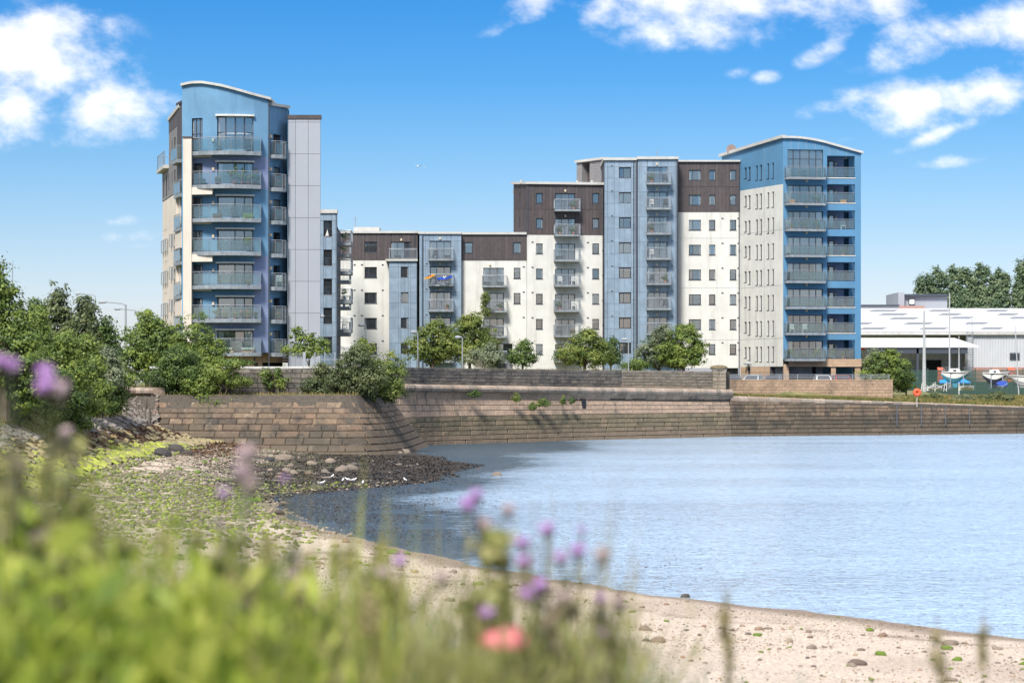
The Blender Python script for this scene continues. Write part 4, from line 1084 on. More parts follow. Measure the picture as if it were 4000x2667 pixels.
# ---- bastion (left, the wall under the curved tower)
bast = wempty('bastion_wall', (wx(1100, 176), 176, 0), 'battered sandstone bastion wall with bushes on its ledge below the curved blue tower', 'harbour wall')
bb = PP([(596, 175.5), (1000, 175), (1380, 174.3), (1500, 177), (1585, 184), (1662, 203)])
tt_ = PP([(590, 179.5), (1000, 179.3), (1330, 178.8), (1420, 181), (1470, 186), (1502, 200)])
lb_ = Loft(bb, tt_, 0., 4.45)
cz = [4.42, 3.88, 3.42, 3.05, 2.68, 2.25, 1.79, 1.30, .80, .33, -.15, -.6]
led = {k: .0 for k in range(12)}
backing(lb_, bast, m_mortar, -.9, 4.40, 60, 1.0)
n_ = ashlar(lb_, bast, m_ash, cz, 1.45, joint=.016, relief=.07, ledges={0: -.30, 1: -.12, 2: -.04, 6: .05, 7: .08, 8: .12, 9: .18, 10: .22})
mkroll('coping_stone', m_rub, [(.0, .0), (.28, -.12), (.28, -.42), (-.25, -.42)], Path([lb_.at(1, z).xy + Vector((.06, -.05)) for z in (-.3, 4.5)]).init(), lambda t: -.1 + 4.65 * t, bast, .8)
# ledge behind the top course, then the sooty parapet with a pale coping
lp = PP([(585, 181.8), (1000, 181.8), (1440, 182.2), (1503, 200.5)], 3)
b = MB(); vs = []
for i in range(25):
    a = lb_.at(i / 24, 4.40); c = lp.at(i / 24); vs += [a, (c.x, c.y, 4.5)]
b.add(vs, [(2 * i, 2 * i + 2, 2 * i + 3, 2 * i + 1) for i in range(24)]); tag(b.build('ledge', mat('earthy_ledge', (.17, .13, .075), .95, .4, 2), bast))
pl = wempty('left_parapet_wall', (wx(1200, 182), 182, 4.4), 'sooty black stone parapet with pale coping standing on the bastion ledge', 'wall')
lpf = Loft(lp, lp, 4.3, 6.42); backing(lpf, pl, m_mortar, 4.3, 6.36, 30, .6)
ashlar(lpf, pl, m_para, [6.36, 6.0, 5.62, 5.26, 4.9, 4.4], 1.0, t0=.15)
mkroll('coping_stone', m_coping, [(.12, 0), (.12, .12), (0, .17), (-.7, .17), (-.7, 0)], lp, lambda t: 6.365, pl, 1.3)

# ---- long curving sea wall (middle)
sw = wempty('curved_sea_wall', (wx(2200, 220), 220, 0), 'long curving harbour wall with a rounded pinkish nosing above pale ashlar and greenish tidal courses', 'harbour wall')
def dW(py): return EYE * F / (py - HOR)
sb = PP([(1430, 199.5), (1560, 200.3), (1700, 207), (1900, 213), (2100, 218), (2300, 224), (2600, 231), (2850, 237.5)])
st_ = PP([(1430, 200.8), (1560, 201.6), (1700, 208.3), (1900, 214.3), (2100, 219.3), (2300, 225.3), (2600, 232.3), (2850, 238.8)])
ls = Loft(sb, st_, 0., 4.4)
znose = lambda t: 4.95 - .62 * t      # underside level of the nosing falls slightly to the right
backing(ls, sw, m_mortar, -.8, lambda t: znose(t) - .35, 60, 1.5)
low = [2.36, 1.93, 1.52, 1.12, .72, .30, -.2, -.7]
lowf = [(lambda t, z=z: z) for z in low]
ashlar(ls, sw, m_ashlow, low, 1.25, joint=.016, relief=.07, budget=210, ledges={0: .06, 1: .08, 2: .11, 3: .14, 4: .18, 5: .22, 6: .26})
upz = [(lambda t, k=k: 2.36 + (znose(t) - .95 - 2.36) * (1 - k / 3)) for k in range(4)]
ashlar(ls, sw, m_ashl, upz, 1.0, relief=.05, budget=300, name='pale_stone')
# concave throat and rounded nosing
cpth = Path([q.copy() for q in st_.p]).init()
mkroll('throat_stone', m_ashl, [(.12, -.98), (.14, -.7), (.2, -.5), (.33, -.34), (-.8, -.34), (-.8, -.98)], cpth, znose, sw, 1.1)
mkroll('nosing_stone', m_cope, [(.36, -.32), (.50, -.22), (.56, -.02), (.49, .16), (.34, .27), (-.2, .32), (-.9, .34), (-.9, -.32)], cpth, znose, sw, .62)
b = MB(); q = ls.at(.60, 2.9); d_ = (ls.at(.61, 2.9) - q).normalized(); nn = Vector((d_.y, -d_.x, 0))
b.hexa([q + nn * .12, q + d_ * .5 + nn * .12, q + d_ * .5 - nn * .2, q - nn * .2], [v + Vector((0, 0, .9)) for v in (q + nn * .12, q + d_ * .5 + nn * .12, q + d_ * .5 - nn * .2, q - nn * .2)])
b.build('drain_hole', m_dark, sw)
b = MB(); b.hexa([q + nn * .3 + Vector((0, 0, -2.9)), q + d_ * .3 + nn * .3 + Vector((0, 0, -2.9)), q + d_ * .3 + nn * .1 + Vector((0, 0, -2.9)), q + Vector((0, 0, -2.9))], [q + nn * .16, q + d_ * .25 + nn * .16, q + d_ * .25, q])
# parapet on the nosing
pm = wempty('middle_parapet_wall', (wx(2200, 222), 222, 4.9), 'long black-stained block parapet on top of the curving harbour wall', 'wall')
off_ = [q + Vector((.1, 1.0)) for q in st_.p[1:]]
mp_ = Path(off_).init(); lm = Loft(mp_, mp_, 4.3, 6.6)
tpz = lambda t: 6.62 - .22 * t; bpz = lambda t: 5.25 - .62 * t
backing(lm, pm, m_mortar, lambda t: 4.3, lambda t: tpz(t) - .05, 50, .6)
cs = [(lambda t, k=k: tpz(t) + (bpz(t) - tpz(t)) * k / 5) for k in range(6)]
ashlar(lm, pm, m_para, cs, .85, t0=0, t1=.70, relief=.04, budget=230, jitter=.2)
ashlar(lm, pm, m_para2, [(lambda t, k=k: tpz(t) + (bpz(t) - tpz(t)) * k / 6) for k in range(7)], .8, t0=.70, t1=.985, relief=.04, budget=70, jitter=.2, name='brown_stone')
# end pier with a domed cap
pe = wempty('gate_pier', (wx(2815, 238), 238, 4), 'square stone end pier with a domed mossy cap where the dark parapet stops', 'pier')
x_, y_ = wx(2808, 238.5), 238.5
b = MB(); b.box(x_ - .62, x_ + .62, y_ - .6, y_ + .6, 3.9, 6.55); b.build('shaft_core', m_mortar, pe)
z = 4.35
while z < 6.5:
    z2 = min(z + .36, 6.6); w = rnd.uniform(.45, .75)
    for a, c in ((-.66, -.66 + w), (-.66 + w, .66)):
        place_block(pe, m_para2, Vector((x_ + a + .01, y_ - .62, z + .01)), Vector((c - a - .02, 0, 0)), Vector((0, .05, 0)), Vector((0, 0, z2 - z - .02)))
    place_block(pe, m_para2, Vector((x_ - .64, y_ + .62, z + .01)), Vector((0, -1.24, 0)), Vector((.05, 0, 0)), Vector((0, 0, z2 - z - .02)))
    z = z2
b = MB(); b.lathe((x_, y_, 6.6), [(.8, 0), (.86, .06), (.86, .22), (.7, .34), (.35, .42), (.05, .44)], 14); b.build('cap_stone', mat('mossy_cap', (.16, .13, .07), .9, .3, 6), pe, smooth=False)

# ---- right-hand quay, its coping dipping towards the right
rq = wempty('straight_quay_wall', (wx(3400, 244), 244, 0), 'brown sandstone quay wall dipping to the right below the grassy bank and boat yard', 'harbour wall')
qb = PP([(2850, 237.8), (3200, 241.5), (3500, 245), (4000, 252), (4600, 262)], 3)
qt = PP([(2850, 238.6), (3200, 242.3), (3500, 245.8), (4000, 252.8), (4600, 262.8)], 3)
lq = Loft(qb, qt, 0, 4)
qtop = lambda t: np.interp(t, [0, .37, .66, 1], [3.98, 3.28, 2.72, 2.3])
backing(lq, rq, m_mortar, -.8, lambda t: float(qtop(t)) - .12, 40, 1.3)
zz = [(lambda t: float(qtop(t)) - .46)] + [(lambda t, z=z: min(z, float(qtop(t)) - .46)) for z in (3.1, 2.72, 2.36, 1.93, 1.52, 1.12, .72, .30, -.2, -.7)]
nstones = ashlar(lq, rq, m_ash, zz, 1.25, joint=.018, relief=.07, budget=290, ledges={9: .1, 8: .08, 7: .05})
mkroll('coping_stone', m_cope, [(.12, -.46), (.15, -.2), (.13, -.05), (.0, .02), (-.9, .03), (-.9, -.46)], qt, lambda t: float(qtop(t)), rq, 1.2)
for px in (3486, 3585, 3685, 3785):
    t = (px - 2850) / 1750 * .93; q = lq.at(t, 0); b = MB(); zt_ = float(qtop(t))
    b.tube([q + Vector((0, -.2, .9)), lq.at(t, zt_) + Vector((0, -.16, -.3))], .06, 5); b.build('fender_rail', m_pipe, rq)

# ---- tan block retaining wall of the car park with steel rail
rw = wempty('retaining_wall', (wx(3200, 252), 252, 3.6), 'tan concrete block retaining wall of the car park with a darker left half', 'wall')
fr2 = Facade(2826, 250.5, 3488, 252); zt = fr2.z(1482, 9)
b = MB(); ubox(b, fr2, 0, fr2.L, 3.2, zt - .02, -1.0, 0); b.build('core', m_mortar, rw)
m_tan = mat('weathered_tan_block', (.36, .25, .17), .9, .12, 3, rand=.1, bump=.3, stain=[((.10, .085, .07), .35, .8, .5, .62, .6)])
rz = lin(3.2, zt - .12, 7)
for k in range(7):
    u = -.4 if k % 2 else 0
    while u < fr2.L:
        a, c = max(0, u), min(fr2.L, u + .62); u += .62
        if c - a < .1: continue
        o = fr2.p(a + .006, rz[k] + .006, .0); place_block(rw, m_tan, o, (fr2.p(c - .006, 0) - fr2.p(a + .006, 0)), -Vector((fr2.n.x, fr2.n.y, 0)) * .03, Vector((0, 0, rz[k + 1] - rz[k] - .012)), name='concrete_block')
mb_ = MB(); ubox(mb_, fr2, -.02, fr2.L + .03, zt - .11, zt, -1.03, .05); mb_.build('coping', m_tan, rw)
rl = wempty('steel_railing', (wx(3150, 251.2), 251.2, zt), 'galvanised four-bar railing along the top of the tan car park wall', 'railing')
b = MB()
for h in (.12, .26, .4, .52): b.tube([fr2.p(.1, zt + h, -.3), fr2.p(fr2.L - .35, zt + h, -.3)], .022, 5)
b.build('rail', m_steel, rl)
for u in lin(.1, fr2.L - .35, 9): b = MB(); ubox(b, fr2, u - .03, u + .03, zt, zt + .56, -.34, -.27); b.build('post', m_steel, rl)

# ---- rubble wing wall at the left end
rb = wempty('rubble_wing_wall', (wx(540, 182), 182, 1.5), 'curved rubble stone wing wall with rounded coping left of the bastion', 'wall')
rbb = PP([(452, 158), (490, 165), (540, 171.5), (590, 174.8), (618, 176)]); rbt = PP([(430, 176), (480, 180), (530, 181), (580, 180.5), (616, 179.4)])
lr = Loft(rbb, rbt, 1.6, 4.35); backing(lr, rb, m_mortar, 1.0, 4.3, 20, .8)
k = 0
for row in range(13):
    z = 1.35 + row * .235; t = rnd.uniform(-.05, 0)
    while t < 1:
        w = rnd.uniform(.25, .75) / lr.b.L; hgt = rnd.uniform(.17, .3); a, c = max(0, t), min(1, t + w); t += w
        if (c - a) * lr.b.L < .12: continue
        dz = rnd.uniform(-.05, .05); sl2 = rnd.uniform(-.16, .02)
        p00 = lr.at(a, z + dz); p10 = lr.at(c, z + dz + sl2); p01 = lr.at(a, z + dz + hgt)
        ux = (p10 - p00) * .96; nn = Vector((ux.y, -ux.x, 0)).normalized()
        place_block(rb, m_rub, p00 + nn * rnd.uniform(.02, .09), ux, -nn * rnd.uniform(.05, .1), (p01 - p00) + ux * rnd.uniform(-.1, .1)); k += 1
mkroll('coping_stone', m_cope, [(.25, -.45), (.42, -.3), (.45, -.1), (.35, .05), (.1, .12), (-.6, .12), (-.6, -.45)], rbt, lambda t: 4.85, rb, .75)

# ---------------------------------------------------------------- terrain
def fbm(x, y, seed=0, oct=4, sc=1.0):
    out = np.zeros_like(x, dtype=float); amp = 1; tot = 0; r = np.random.default_rng(seed)
    for o in range(oct):
        n = 64; g = r.random((n, n)); fx, fy = x * sc * 2 ** o + 1000, y * sc * 2 ** o + 1000
        ix, iy = np.floor(fx).astype(int), np.floor(fy).astype(int); tx, ty = fx - ix, fy - iy; tx = tx * tx * (3 - 2 * tx); ty = ty * ty * (3 - 2 * ty)
        a = g[ix % n, iy % n]; b_ = g[(ix + 1) % n, iy % n]; c_ = g[ix % n, (iy + 1) % n]; d_ = g[(ix + 1) % n, (iy + 1) % n]
        out += amp * ((a * (1 - tx) + b_ * tx) * (1 - ty) + (c_ * (1 - tx) + d_ * tx) * ty); tot += amp; amp *= .5
    return out / tot
SH = [(140, -60), (90, -5), (45, 22), (20, 41.5), (10.7, 50.7), (8.2, 54.4), (5.5, 59.2), (2.7, 63.2), (-.74, 70.1), (-3.3, 76.9), (-5.2, 83), (-7.0, 89.6), (-8.7, 96), (-10.0, 102.6), (-10.9, 109), (-10.9, 114.6), (-8.7, 120), (-5.0, 129), (-3.6, 137), (-4.2, 143), (-3.2, 149), (-2.3, 156), (-4.8, 163), (-5.4, 172), (-7.0, 184), (-7.6, 194), (-7.8, 215)]
POLY = np.array(SH + [(-200, 230), (-200, -60)])
def sdist(x, y):
    """signed distance to the low-tide line, positive on the land side"""
    x = np.asarray(x, float); y = np.asarray(y, float); best = np.full(x.shape, 1e9)
    for (x0, y0), (x1, y1) in zip(SH, SH[1:]):
        dx, dy = x1 - x0, y1 - y0; t = np.clip(((x - x0) * dx + (y - y0) * dy) / (dx * dx + dy * dy), 0, 1)
        best = np.minimum(best, np.hypot(x - x0 - t * dx, y - y0 - t * dy))
    ins = np.zeros(x.shape, bool); n = len(POLY); j = n - 1
    for i in range(n):
        xi, yi = POLY[i]; xj, yj = POLY[j]
        c = ((yi > y) != (yj > y)) & (x < (xj - xi) * (y - yi) / (yj - yi + 1e-12) + xi); ins ^= c; j = i
    return np.where(ins, best, -best)
def sstep(a, b, v): t = np.clip((v - a) / (b - a), 0, 1); return t * t * (3 - 2 * t)
def height(x, y):
    x = np.asarray(x, float); y = np.asarray(y, float); s = sdist(x, y) + (fbm(x, y, 3, 3, .35) - .5) * 1.4
    weed = sstep(100, 122, y) * sstep(-21, -13, x)
    land = np.where(s > 0, s * (.062 * (1 - weed) + .022 * weed), s * .05)
    land = np.minimum(land, 1.9 + .015 * np.maximum(s, 0)); land = np.maximum(land, -1.6)
    land = land + (fbm(x, y, 5, 4, .8) - .5) * .10 * sstep(-.5, 2, s)
    bank = .50 + (-21.6 - x + (fbm(x, y, 8, 3, .08) - .5) * 1.2) * .50
    bank = np.minimum(bank, 3.25 + np.clip((-27 - x) * .09, 0, 1.35))
    bank = np.where(x > -29.5, np.minimum(bank, np.interp(y, [155, 165, 176], [3.6, 3.0, 1.5]) + np.maximum(0, -28.2 - x) * 1.2), bank)
    near = 4.02 - sstep(5.5, 15, y + .25 * np.abs(x)) * 2.2 + (fbm(x, y, 9, 3, .5) - .5) * .15
    h = np.maximum(land, np.where(y > 40, bank, np.minimum(bank, 3.4)))
    return np.maximum(h, np.where(y < 22, np.minimum(near, np.where(y < 14, 9, 9 - (y - 14) * 1.2)), -9) - np.where(y > 14, (y - 14) * .25, 0))
def axis(segs):
    v = []
    for a, b_, st in segs: v += list(np.arange(a, b_, st))
    return np.array(v + [segs[-1][1]])
gx = axis([(-600, -80, 40), (-80, -34, 4), (-34, 14, .32), (14, 40, 1.5), (40, 140, 10), (140, 600, 60)])
gy = axis([(-300, -10, 30), (-10, 2, 2), (2, 30, .8), (30, 70, .32), (70, 186, .42), (186, 214, 2.5)])
GX, GY = np.meshgrid(gx, gy); HZ = height(GX, GY)
HZ = np.where((GY > 182.5) & (GX < -27), np.maximum(HZ, 4.4), HZ)
V_ = np.stack([GX, GY, HZ], -1).reshape(-1, 3); nx, ny = len(gx), len(gy)
ii = (np.arange(ny - 1)[:, None] * nx + np.arange(nx - 1)[None]).ravel(); F_ = np.stack([ii, ii + 1, ii + nx + 1, ii + nx], 1)
keep = ~((V_[F_[:, 0], 0] > 40) & (V_[F_[:, 0], 1] > 60))
F_ = F_[keep]
m_shore = bpy.data.materials.new('shore'); m_shore.use_nodes = True
t = m_shore.node_tree; bs = t.nodes['Principled BSDF']; bs.inputs['Roughness'].default_value = .85
at = t.nodes.new('ShaderNodeAttribute'); at.attribute_name = 'col'
geo = t.nodes.new('ShaderNodeNewGeometry')
nz = t.nodes.new('ShaderNodeTexNoise'); nz.inputs['Scale'].default_value = 13; nz.inputs['Detail'].default_value = 7; nz.inputs['Roughness'].default_value = .75
t.links.new(geo.outputs['Position'], nz.inputs['Vector'])
mr = t.nodes.new('ShaderNodeMapRange'); t.links.new(nz.outputs[0], mr.inputs[0]); mr.inputs[1].default_value = .36; mr.inputs[2].default_value = .64; mr.inputs[3].default_value = .45; mr.inputs[4].default_value = 1.3
sc_ = t.nodes.new('ShaderNodeVectorMath'); sc_.operation = 'SCALE'; t.links.new(at.outputs['Color'], sc_.inputs[0]); t.links.new(mr.outputs[0], sc_.inputs['Scale']); t.links.new(sc_.outputs[0], bs.inputs['Base Color'])
bp = t.nodes.new('ShaderNodeBump'); bp.inputs['Strength'].default_value = .5; bp.inputs['Distance'].default_value = .04; t.links.new(nz.outputs[0], bp.inputs['Height']); t.links.new(bp.outputs[0], bs.inputs['Normal'])
shore = np_mesh('shore', V_, F_, m_shore, smooth=True); tag(shore, kind='structure')
def zone(x, y):
    """ground colours by place: sand, black weed, brown wrack, green algae, bank"""
    s = sdist(x, y); n = fbm(x, y, 21, 4, .5); n2 = fbm(x, y, 22, 4, 1.6); n3 = fbm(x, y * .5, 23, 3, .25)
    col = np.empty(x.shape + (3,)); col[:] = (.60, .49, .385)
    def mix(c, w): col[:] = col * (1 - w[..., None]) + np.array(c) * w[..., None]
    mix((.30, .22, .16), sstep(.55, .7, n3) * .35)
    mix((.22, .165, .115), sstep(1.9, .5, s + (n - .5) * 1.2) * .9); mix((.16, .12, .08), np.exp(-((s - 4.2 - (n3 - .5) * 5) / .35) ** 2) * sstep(.45, .6, n2) * .7)                     # wet sand at the edge
    w = sstep(104, 120, y + (n - .5) * 30) * sstep(-19, -12, x + (n - .5) * 9) ; mix((.035, .028, .022), w * sstep(.34, .42, n2 + (x + 14) * .012 + .06)) # black weed
    w = sstep(94, 120, y + (n - .5) * 30) * sstep(-12, -20, x + (n - .5) * 4); mix((.10, .085, .05), w * sstep(.45, .6, n2) * .9)
    mix((.13, .15, .04), sstep(62, 80, y + (n - .5) * 22) * sstep(-7.5, -11.5, x + (n - .5) * 4) * sstep(.42, .6, n2) * .75)
    up = -21.4 - x + (n - .5) * 1.2
    mix((.10, .07, .045), sstep(0, .3, up))
    mix((.27, .30, .045), sstep(-.9, .3, up + (n2 - .5) * 2) * sstep(2.9, 2.0, up + (n2 - .5) * 2.5) * sstep(92, 100, y) * sstep(160, 150, y) * .85)
    mix((.085, .045, .018), sstep(1.8, 2.4, up) * sstep(4.2, 3.4, up) * sstep(.40, .5, n2 + .12 * sstep(125, 150, y)))
    mix((.085, .045, .018), sstep(140, 152, y) * sstep(-17, -20, x) * sstep(4.2, 3.2, up) * .9)
    mix((.16, .14, .10), sstep(3.8, 4.4, up))
    mix((.10, .12, .04), sstep(5.4, 6.2, up))
    mix((.07, .08, .03), sstep(28, 22, y))
    return col
cl = zone(GX, GY).reshape(-1, 3); a = shore.data.color_attributes.new('col', 'FLOAT_COLOR', 'POINT')
a.data.foreach_set('color', np.concatenate([cl, np.ones((len(cl), 1))], 1).astype(np.float32).ravel())

# land behind the walls, to the horizon
path = [(-900, 186), (-60, 186), (-28, 182.6), (wx(1000, 182.4), 182.4), (wx(1440, 182.8), 182.8), (wx(1506, 201.9), 201.9)] + [(q.x + .15, q.y + 1.3) for q in st_.p[6::3]] + [(q.x, q.y + .9) for q in qt.p[1::2]] + [(400, 300), (3000, 700)]
offs = [0, .6, 1.5, 3, 6, 9.5, 12, 16, 22, 30, 50, 90, 200, 600, 3000]
vs = []
def landz(x, y, k):
    px = 2000 + F * x / y
    base = G0 - .02
    if px > 2835:
        t = (px - 2850) / 1750 * .93; q0 = float(qtop(max(0, min(1, t)))) - .02
        d0 = y - np.interp(px, [2850, 3200, 3500, 4000, 4600], [238.6, 242.3, 245.8, 252.8, 262.8])
        far = 3.62 if px > 3480 else G0 - .02
        z = q0 + (min(far, 3.72) - q0) * min(1, max(0, d0 - .8) / 9.0)
        if px <= 3480: z = z if d0 < 13 and y < 251.6 else far
        return z
    return base if k else base - .1
gv = []
for (x, y) in path:
    for k, o_ in enumerate(offs):
        gv.append((x * (1 + o_ / 4000), y + o_, landz(x, y + o_, k)))
K = len(offs); gf = [(i * K + k, (i + 1) * K + k, (i + 1) * K + k + 1, i * K + k + 1) for i in range(len(path) - 1) for k in range(K - 1)]
b = MB(); b.add(gv, gf); g = b.build('ground', mat('grassy_ground', (.13, .14, .05), .95, .35, .8, stain=[((.28, .22, .11), .6, 1, .45, .65, .8)])); tag(g, kind='structure')

# ---------------------------------------------------------------- water
m_w = bpy.data.materials.new('water'); m_w.use_nodes = True; t = m_w.node_tree; t.nodes.clear(); N = t.nodes.new; L = t.links.new
geo = N('ShaderNodeNewGeometry')
def wv(sx, sy, sc, det, rgh=.55):
    mp = N('ShaderNodeMapping'); mp.inputs['Scale'].default_value = (sx, sy, 1); mp.inputs['Rotation'].default_value = (0, 0, R(12)); L(geo.outputs['Position'], mp.inputs[0])
    n = N('ShaderNodeTexNoise'); n.inputs['Scale'].default_value = sc; n.inputs['Detail'].default_value = det; n.inputs['Roughness'].default_value = rgh; L(mp.outputs[0], n.inputs['Vector']); return n.outputs[0]
h1 = wv(.6, 1.0, 2.9, 3); h2_ = wv(.5, 1., .6, 3); patchn = wv(.35, 1., .07, 3)
ad = N('ShaderNodeMath'); ad.operation = 'MULTIPLY_ADD'; L(h2_, ad.inputs[0]); ad.inputs[1].default_value = 1.4; L(h1, ad.inputs[2])
mrp = N('ShaderNodeMapRange'); L(patchn, mrp.inputs[0]); mrp.inputs[1].default_value = .35; mrp.inputs[2].default_value = .65; mrp.inputs[3].default_value = .65; mrp.inputs[4].default_value = 1.0
bp = N('ShaderNodeBump'); bp.inputs['Distance'].default_value = .36; L(mrp.outputs[0], bp.inputs['Strength']); L(ad.outputs[0], bp.inputs['Height'])
gl = N('ShaderNodeBsdfGlossy'); gl.inputs['Roughness'].default_value = .12; L(bp.outputs[0], gl.inputs['Normal']); gl.inputs[0].default_value = (.95, .985, 1, 1)
df = N('ShaderNodeBsdfDiffuse'); wa = N('ShaderNodeAttribute'); wa.attribute_name = 'weed'  # mask holds sunken weed plus the painted dark reflection of the wall
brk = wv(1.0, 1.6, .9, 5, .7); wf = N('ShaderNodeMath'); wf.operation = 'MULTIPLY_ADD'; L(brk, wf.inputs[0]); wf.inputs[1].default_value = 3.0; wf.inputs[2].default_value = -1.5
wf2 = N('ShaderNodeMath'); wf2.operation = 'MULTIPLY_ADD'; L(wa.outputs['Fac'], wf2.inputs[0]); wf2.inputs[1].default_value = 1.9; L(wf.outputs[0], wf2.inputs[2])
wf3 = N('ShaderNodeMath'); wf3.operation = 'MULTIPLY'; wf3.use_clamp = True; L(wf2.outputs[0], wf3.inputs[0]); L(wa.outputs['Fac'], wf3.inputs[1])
wmx = N('ShaderNodeMix'); wmx.data_type = 'RGBA'; L(wf3.outputs[0], wmx.inputs[0]); wmx.inputs[6].default_value = (.50, .71, .92, 1); wmx.inputs[7].default_value = (.045, .075, .10, 1); L(wmx.outputs[2], df.inputs[0])  # pale blue body colour paints in the sky glare on the water
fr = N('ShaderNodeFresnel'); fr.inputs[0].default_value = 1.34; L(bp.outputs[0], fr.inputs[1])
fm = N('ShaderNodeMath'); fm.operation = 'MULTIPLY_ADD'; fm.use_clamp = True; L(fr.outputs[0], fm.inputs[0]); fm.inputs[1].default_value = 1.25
fa = N('ShaderNodeMath'); fa.operation = 'MULTIPLY_ADD'; L(wf3.outputs[0], fa.inputs[0]); fa.inputs[1].default_value = -.42; fa.inputs[2].default_value = .36; L(fa.outputs[0], fm.inputs[2])  # added constant lifts the sky reflection above plain Fresnel
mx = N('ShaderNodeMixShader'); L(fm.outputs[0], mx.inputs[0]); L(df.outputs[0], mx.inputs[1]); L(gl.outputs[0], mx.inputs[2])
o = N('ShaderNodeOutputMaterial'); L(mx.outputs[0], o.inputs[0])
xs = axis([(-1500, -60, 200), (-60, -20, 5), (-20, 25, 1.5), (25, 60, 5), (60, 1500, 120)]); ys = axis([(-400, 20, 60), (20, 270, 2.5), (270, 300, 10)])
XX, YY = np.meshgrid(xs, ys); V_ = np.stack([XX, YY, XX * 0], -1).reshape(-1, 3); nx = len(xs)
ii = (np.arange(len(ys) - 1)[:, None] * nx + np.arange(nx - 1)[None]).ravel(); F_ = np.stack([ii, ii + 1, ii + nx + 1, ii + nx], 1)
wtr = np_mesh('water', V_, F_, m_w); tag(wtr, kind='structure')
# weed lying under the shallow water off the beach and the bastion; dark reflection painted towards the far wall
with np.errstate(all='ignore'): PX = np.where(YY > 30, 2000 + F * XX / np.maximum(YY, 30), 9999)
so_ = -sdist(XX, YY)
wd = sstep(2500, 1500, PX + (fbm(XX, YY, 71, 3, .08) - .5) * 900) * sstep(60, 80, YY) * (.35 + .65 * np.exp(-np.maximum(so_, 0) / 12.)) + .62 * sstep(3500, 1900, PX) * sstep(120, 205, YY)
wd = np.clip(wd, 0, 1); wat = wtr.data.attributes.new('weed', 'FLOAT', 'POINT'); wat.data.foreach_set('value', wd.ravel().astype(np.float32))
bed = MB(); bed.quad((-1500, -400, -1.8), (1500, -400, -1.8), (1500, 300, -1.8), (-1500, 300, -1.8)); tag(bed.build('sea_bed', m_mortar), kind='structure')
# ---------------------------------------------------------------- stones on the shore
def ico(sub):
    import bmesh
    bm = bmesh.new(); bmesh.ops.create_icosphere(bm, subdivisions=sub, radius=1); v = np.array([x.co[:] for x in bm.verts]); f = np.array([[l.vert.index for l in p.loops] for p in bm.faces]); bm.free(); return v, f
IV1, IF1 = ico(1); IV2, IF2 = ico(2)
def rockverts(seed, V0, flat=.6, ang=.35):
    r = np.random.default_rng(seed); v = V0.copy()
    for k in range(5):   # chop with planes for an angular look
        n = r.normal(size=3); n /= np.linalg.norm(n); d = r.uniform(.55, .85); dd = v @ n; v = v - np.outer(np.maximum(dd - d, 0), n)
    v *= 1 + (r.random((len(v), 1)) - .5) * ang * .35
    v *= np.array([1, r.uniform(.6, .95), flat * r.uniform(.7, 1.2)]); return v
def stonemat(name, cols, moss=0., mcol=(.10, .16, .015)):
    m = mat(name, (.2, .2, .2), .85, .2, 9, cols=cols, bump=.4, bscale=12)
    t = m.node_tree; b_ = t.nodes['Principled BSDF']; N = t.nodes.new; L = t.links.new
    if moss:
        g = N('ShaderNodeNewGeometry'); sp = N('ShaderNodeSeparateXYZ'); L(g.outputs['Normal'], sp.inputs[0]); n = N('ShaderNodeTexNoise'); n.inputs['Scale'].default_value = 4; L(g.outputs['Position'], n.inputs['Vector'])
        oi = N('ShaderNodeObjectInfo'); a1 = N('ShaderNodeMath'); a1.operation = 'MULTIPLY_ADD'; L(oi.outputs['Random'], a1.inputs[0]); a1.inputs[1].default_value = .5; L(n.outputs[0], a1.inputs[2])
        a2 = N('ShaderNodeMath'); a2.operation = 'MULTIPLY_ADD'; L(sp.outputs[2], a2.inputs[0]); a2.inputs[1].default_value = .35; L(a1.outputs[0], a2.inputs[2])
        mr = N('ShaderNodeMapRange'); L(a2.outputs[0], mr.inputs[0]); mr.inputs[1].default_value = 1.0 - moss; mr.inputs[2].default_value = 1.12 - moss
        base = b_.inputs['Base Color'].links[0].from_socket; mx = N('ShaderNodeMix'); mx.data_type = 'RGBA'; L(mr.outputs[0], mx.inputs[0]); L(base, mx.inputs[6]); mx.inputs[7].default_value = (*mcol, 1); L(mx.outputs[2], b_.inputs['Base Color'])
    return m
m_peb = stonemat('beach_stone', [(.20, .14, .10), (.11, .085, .07), (.30, .20, .12), (.14, .115, .10), (.36, .26, .16), (.09, .08, .075), (.25, .15, .09)])
m_moss = stonemat('mossy_stone', [(.13, .10, .07), (.17, .13, .09), (.10, .09, .07)], .42)
m_bould = stonemat('sandstone_boulder', [(.21, .165, .12), (.17, .135, .105), (.24, .19, .145), (.14, .12, .10)])
m_black = stonemat('weed_dark_boulder', [(.05, .042, .035), (.07, .055, .045), (.045, .045, .045)])
RK = [rockverts(100 + i, IV2 if i < 12 else IV2, .6) for i in range(14)]
_rm = {}
def rock(x, y, s, m, label, group, zrot=None, flat=1., name='stone', sink=.25, k=None, cat='stone'):
    k = rnd.randrange(len(RK)) if k is None else k
    if (k, m.name) not in _rm:
        me = bpy.data.meshes.new('stone'); me.from_pydata(RK[k].tolist(), [], IF2.tolist()); me.polygons.foreach_set('use_smooth', [m not in (m_bould, m_black)] * len(me.polygons)); me.update(); me.materials.append(m); _rm[(k, m.name)] = me
    o = bpy.data.objects.new(name, _rm[(k, m.name)]); C.objects.link(o)
    z = float(height(np.array([x]), np.array([y]))[0]); o.location = (x, y, max(z, -.1) + s * .6 * flat * (.5 - sink)); o.scale = (s, s, s * flat)
    o.rotation_euler = (rnd.uniform(-.25, .25), rnd.uniform(-.25, .25), rnd.uniform(0, 6.28) if zrot is None else zrot)
    return tag(o, label, cat, group)
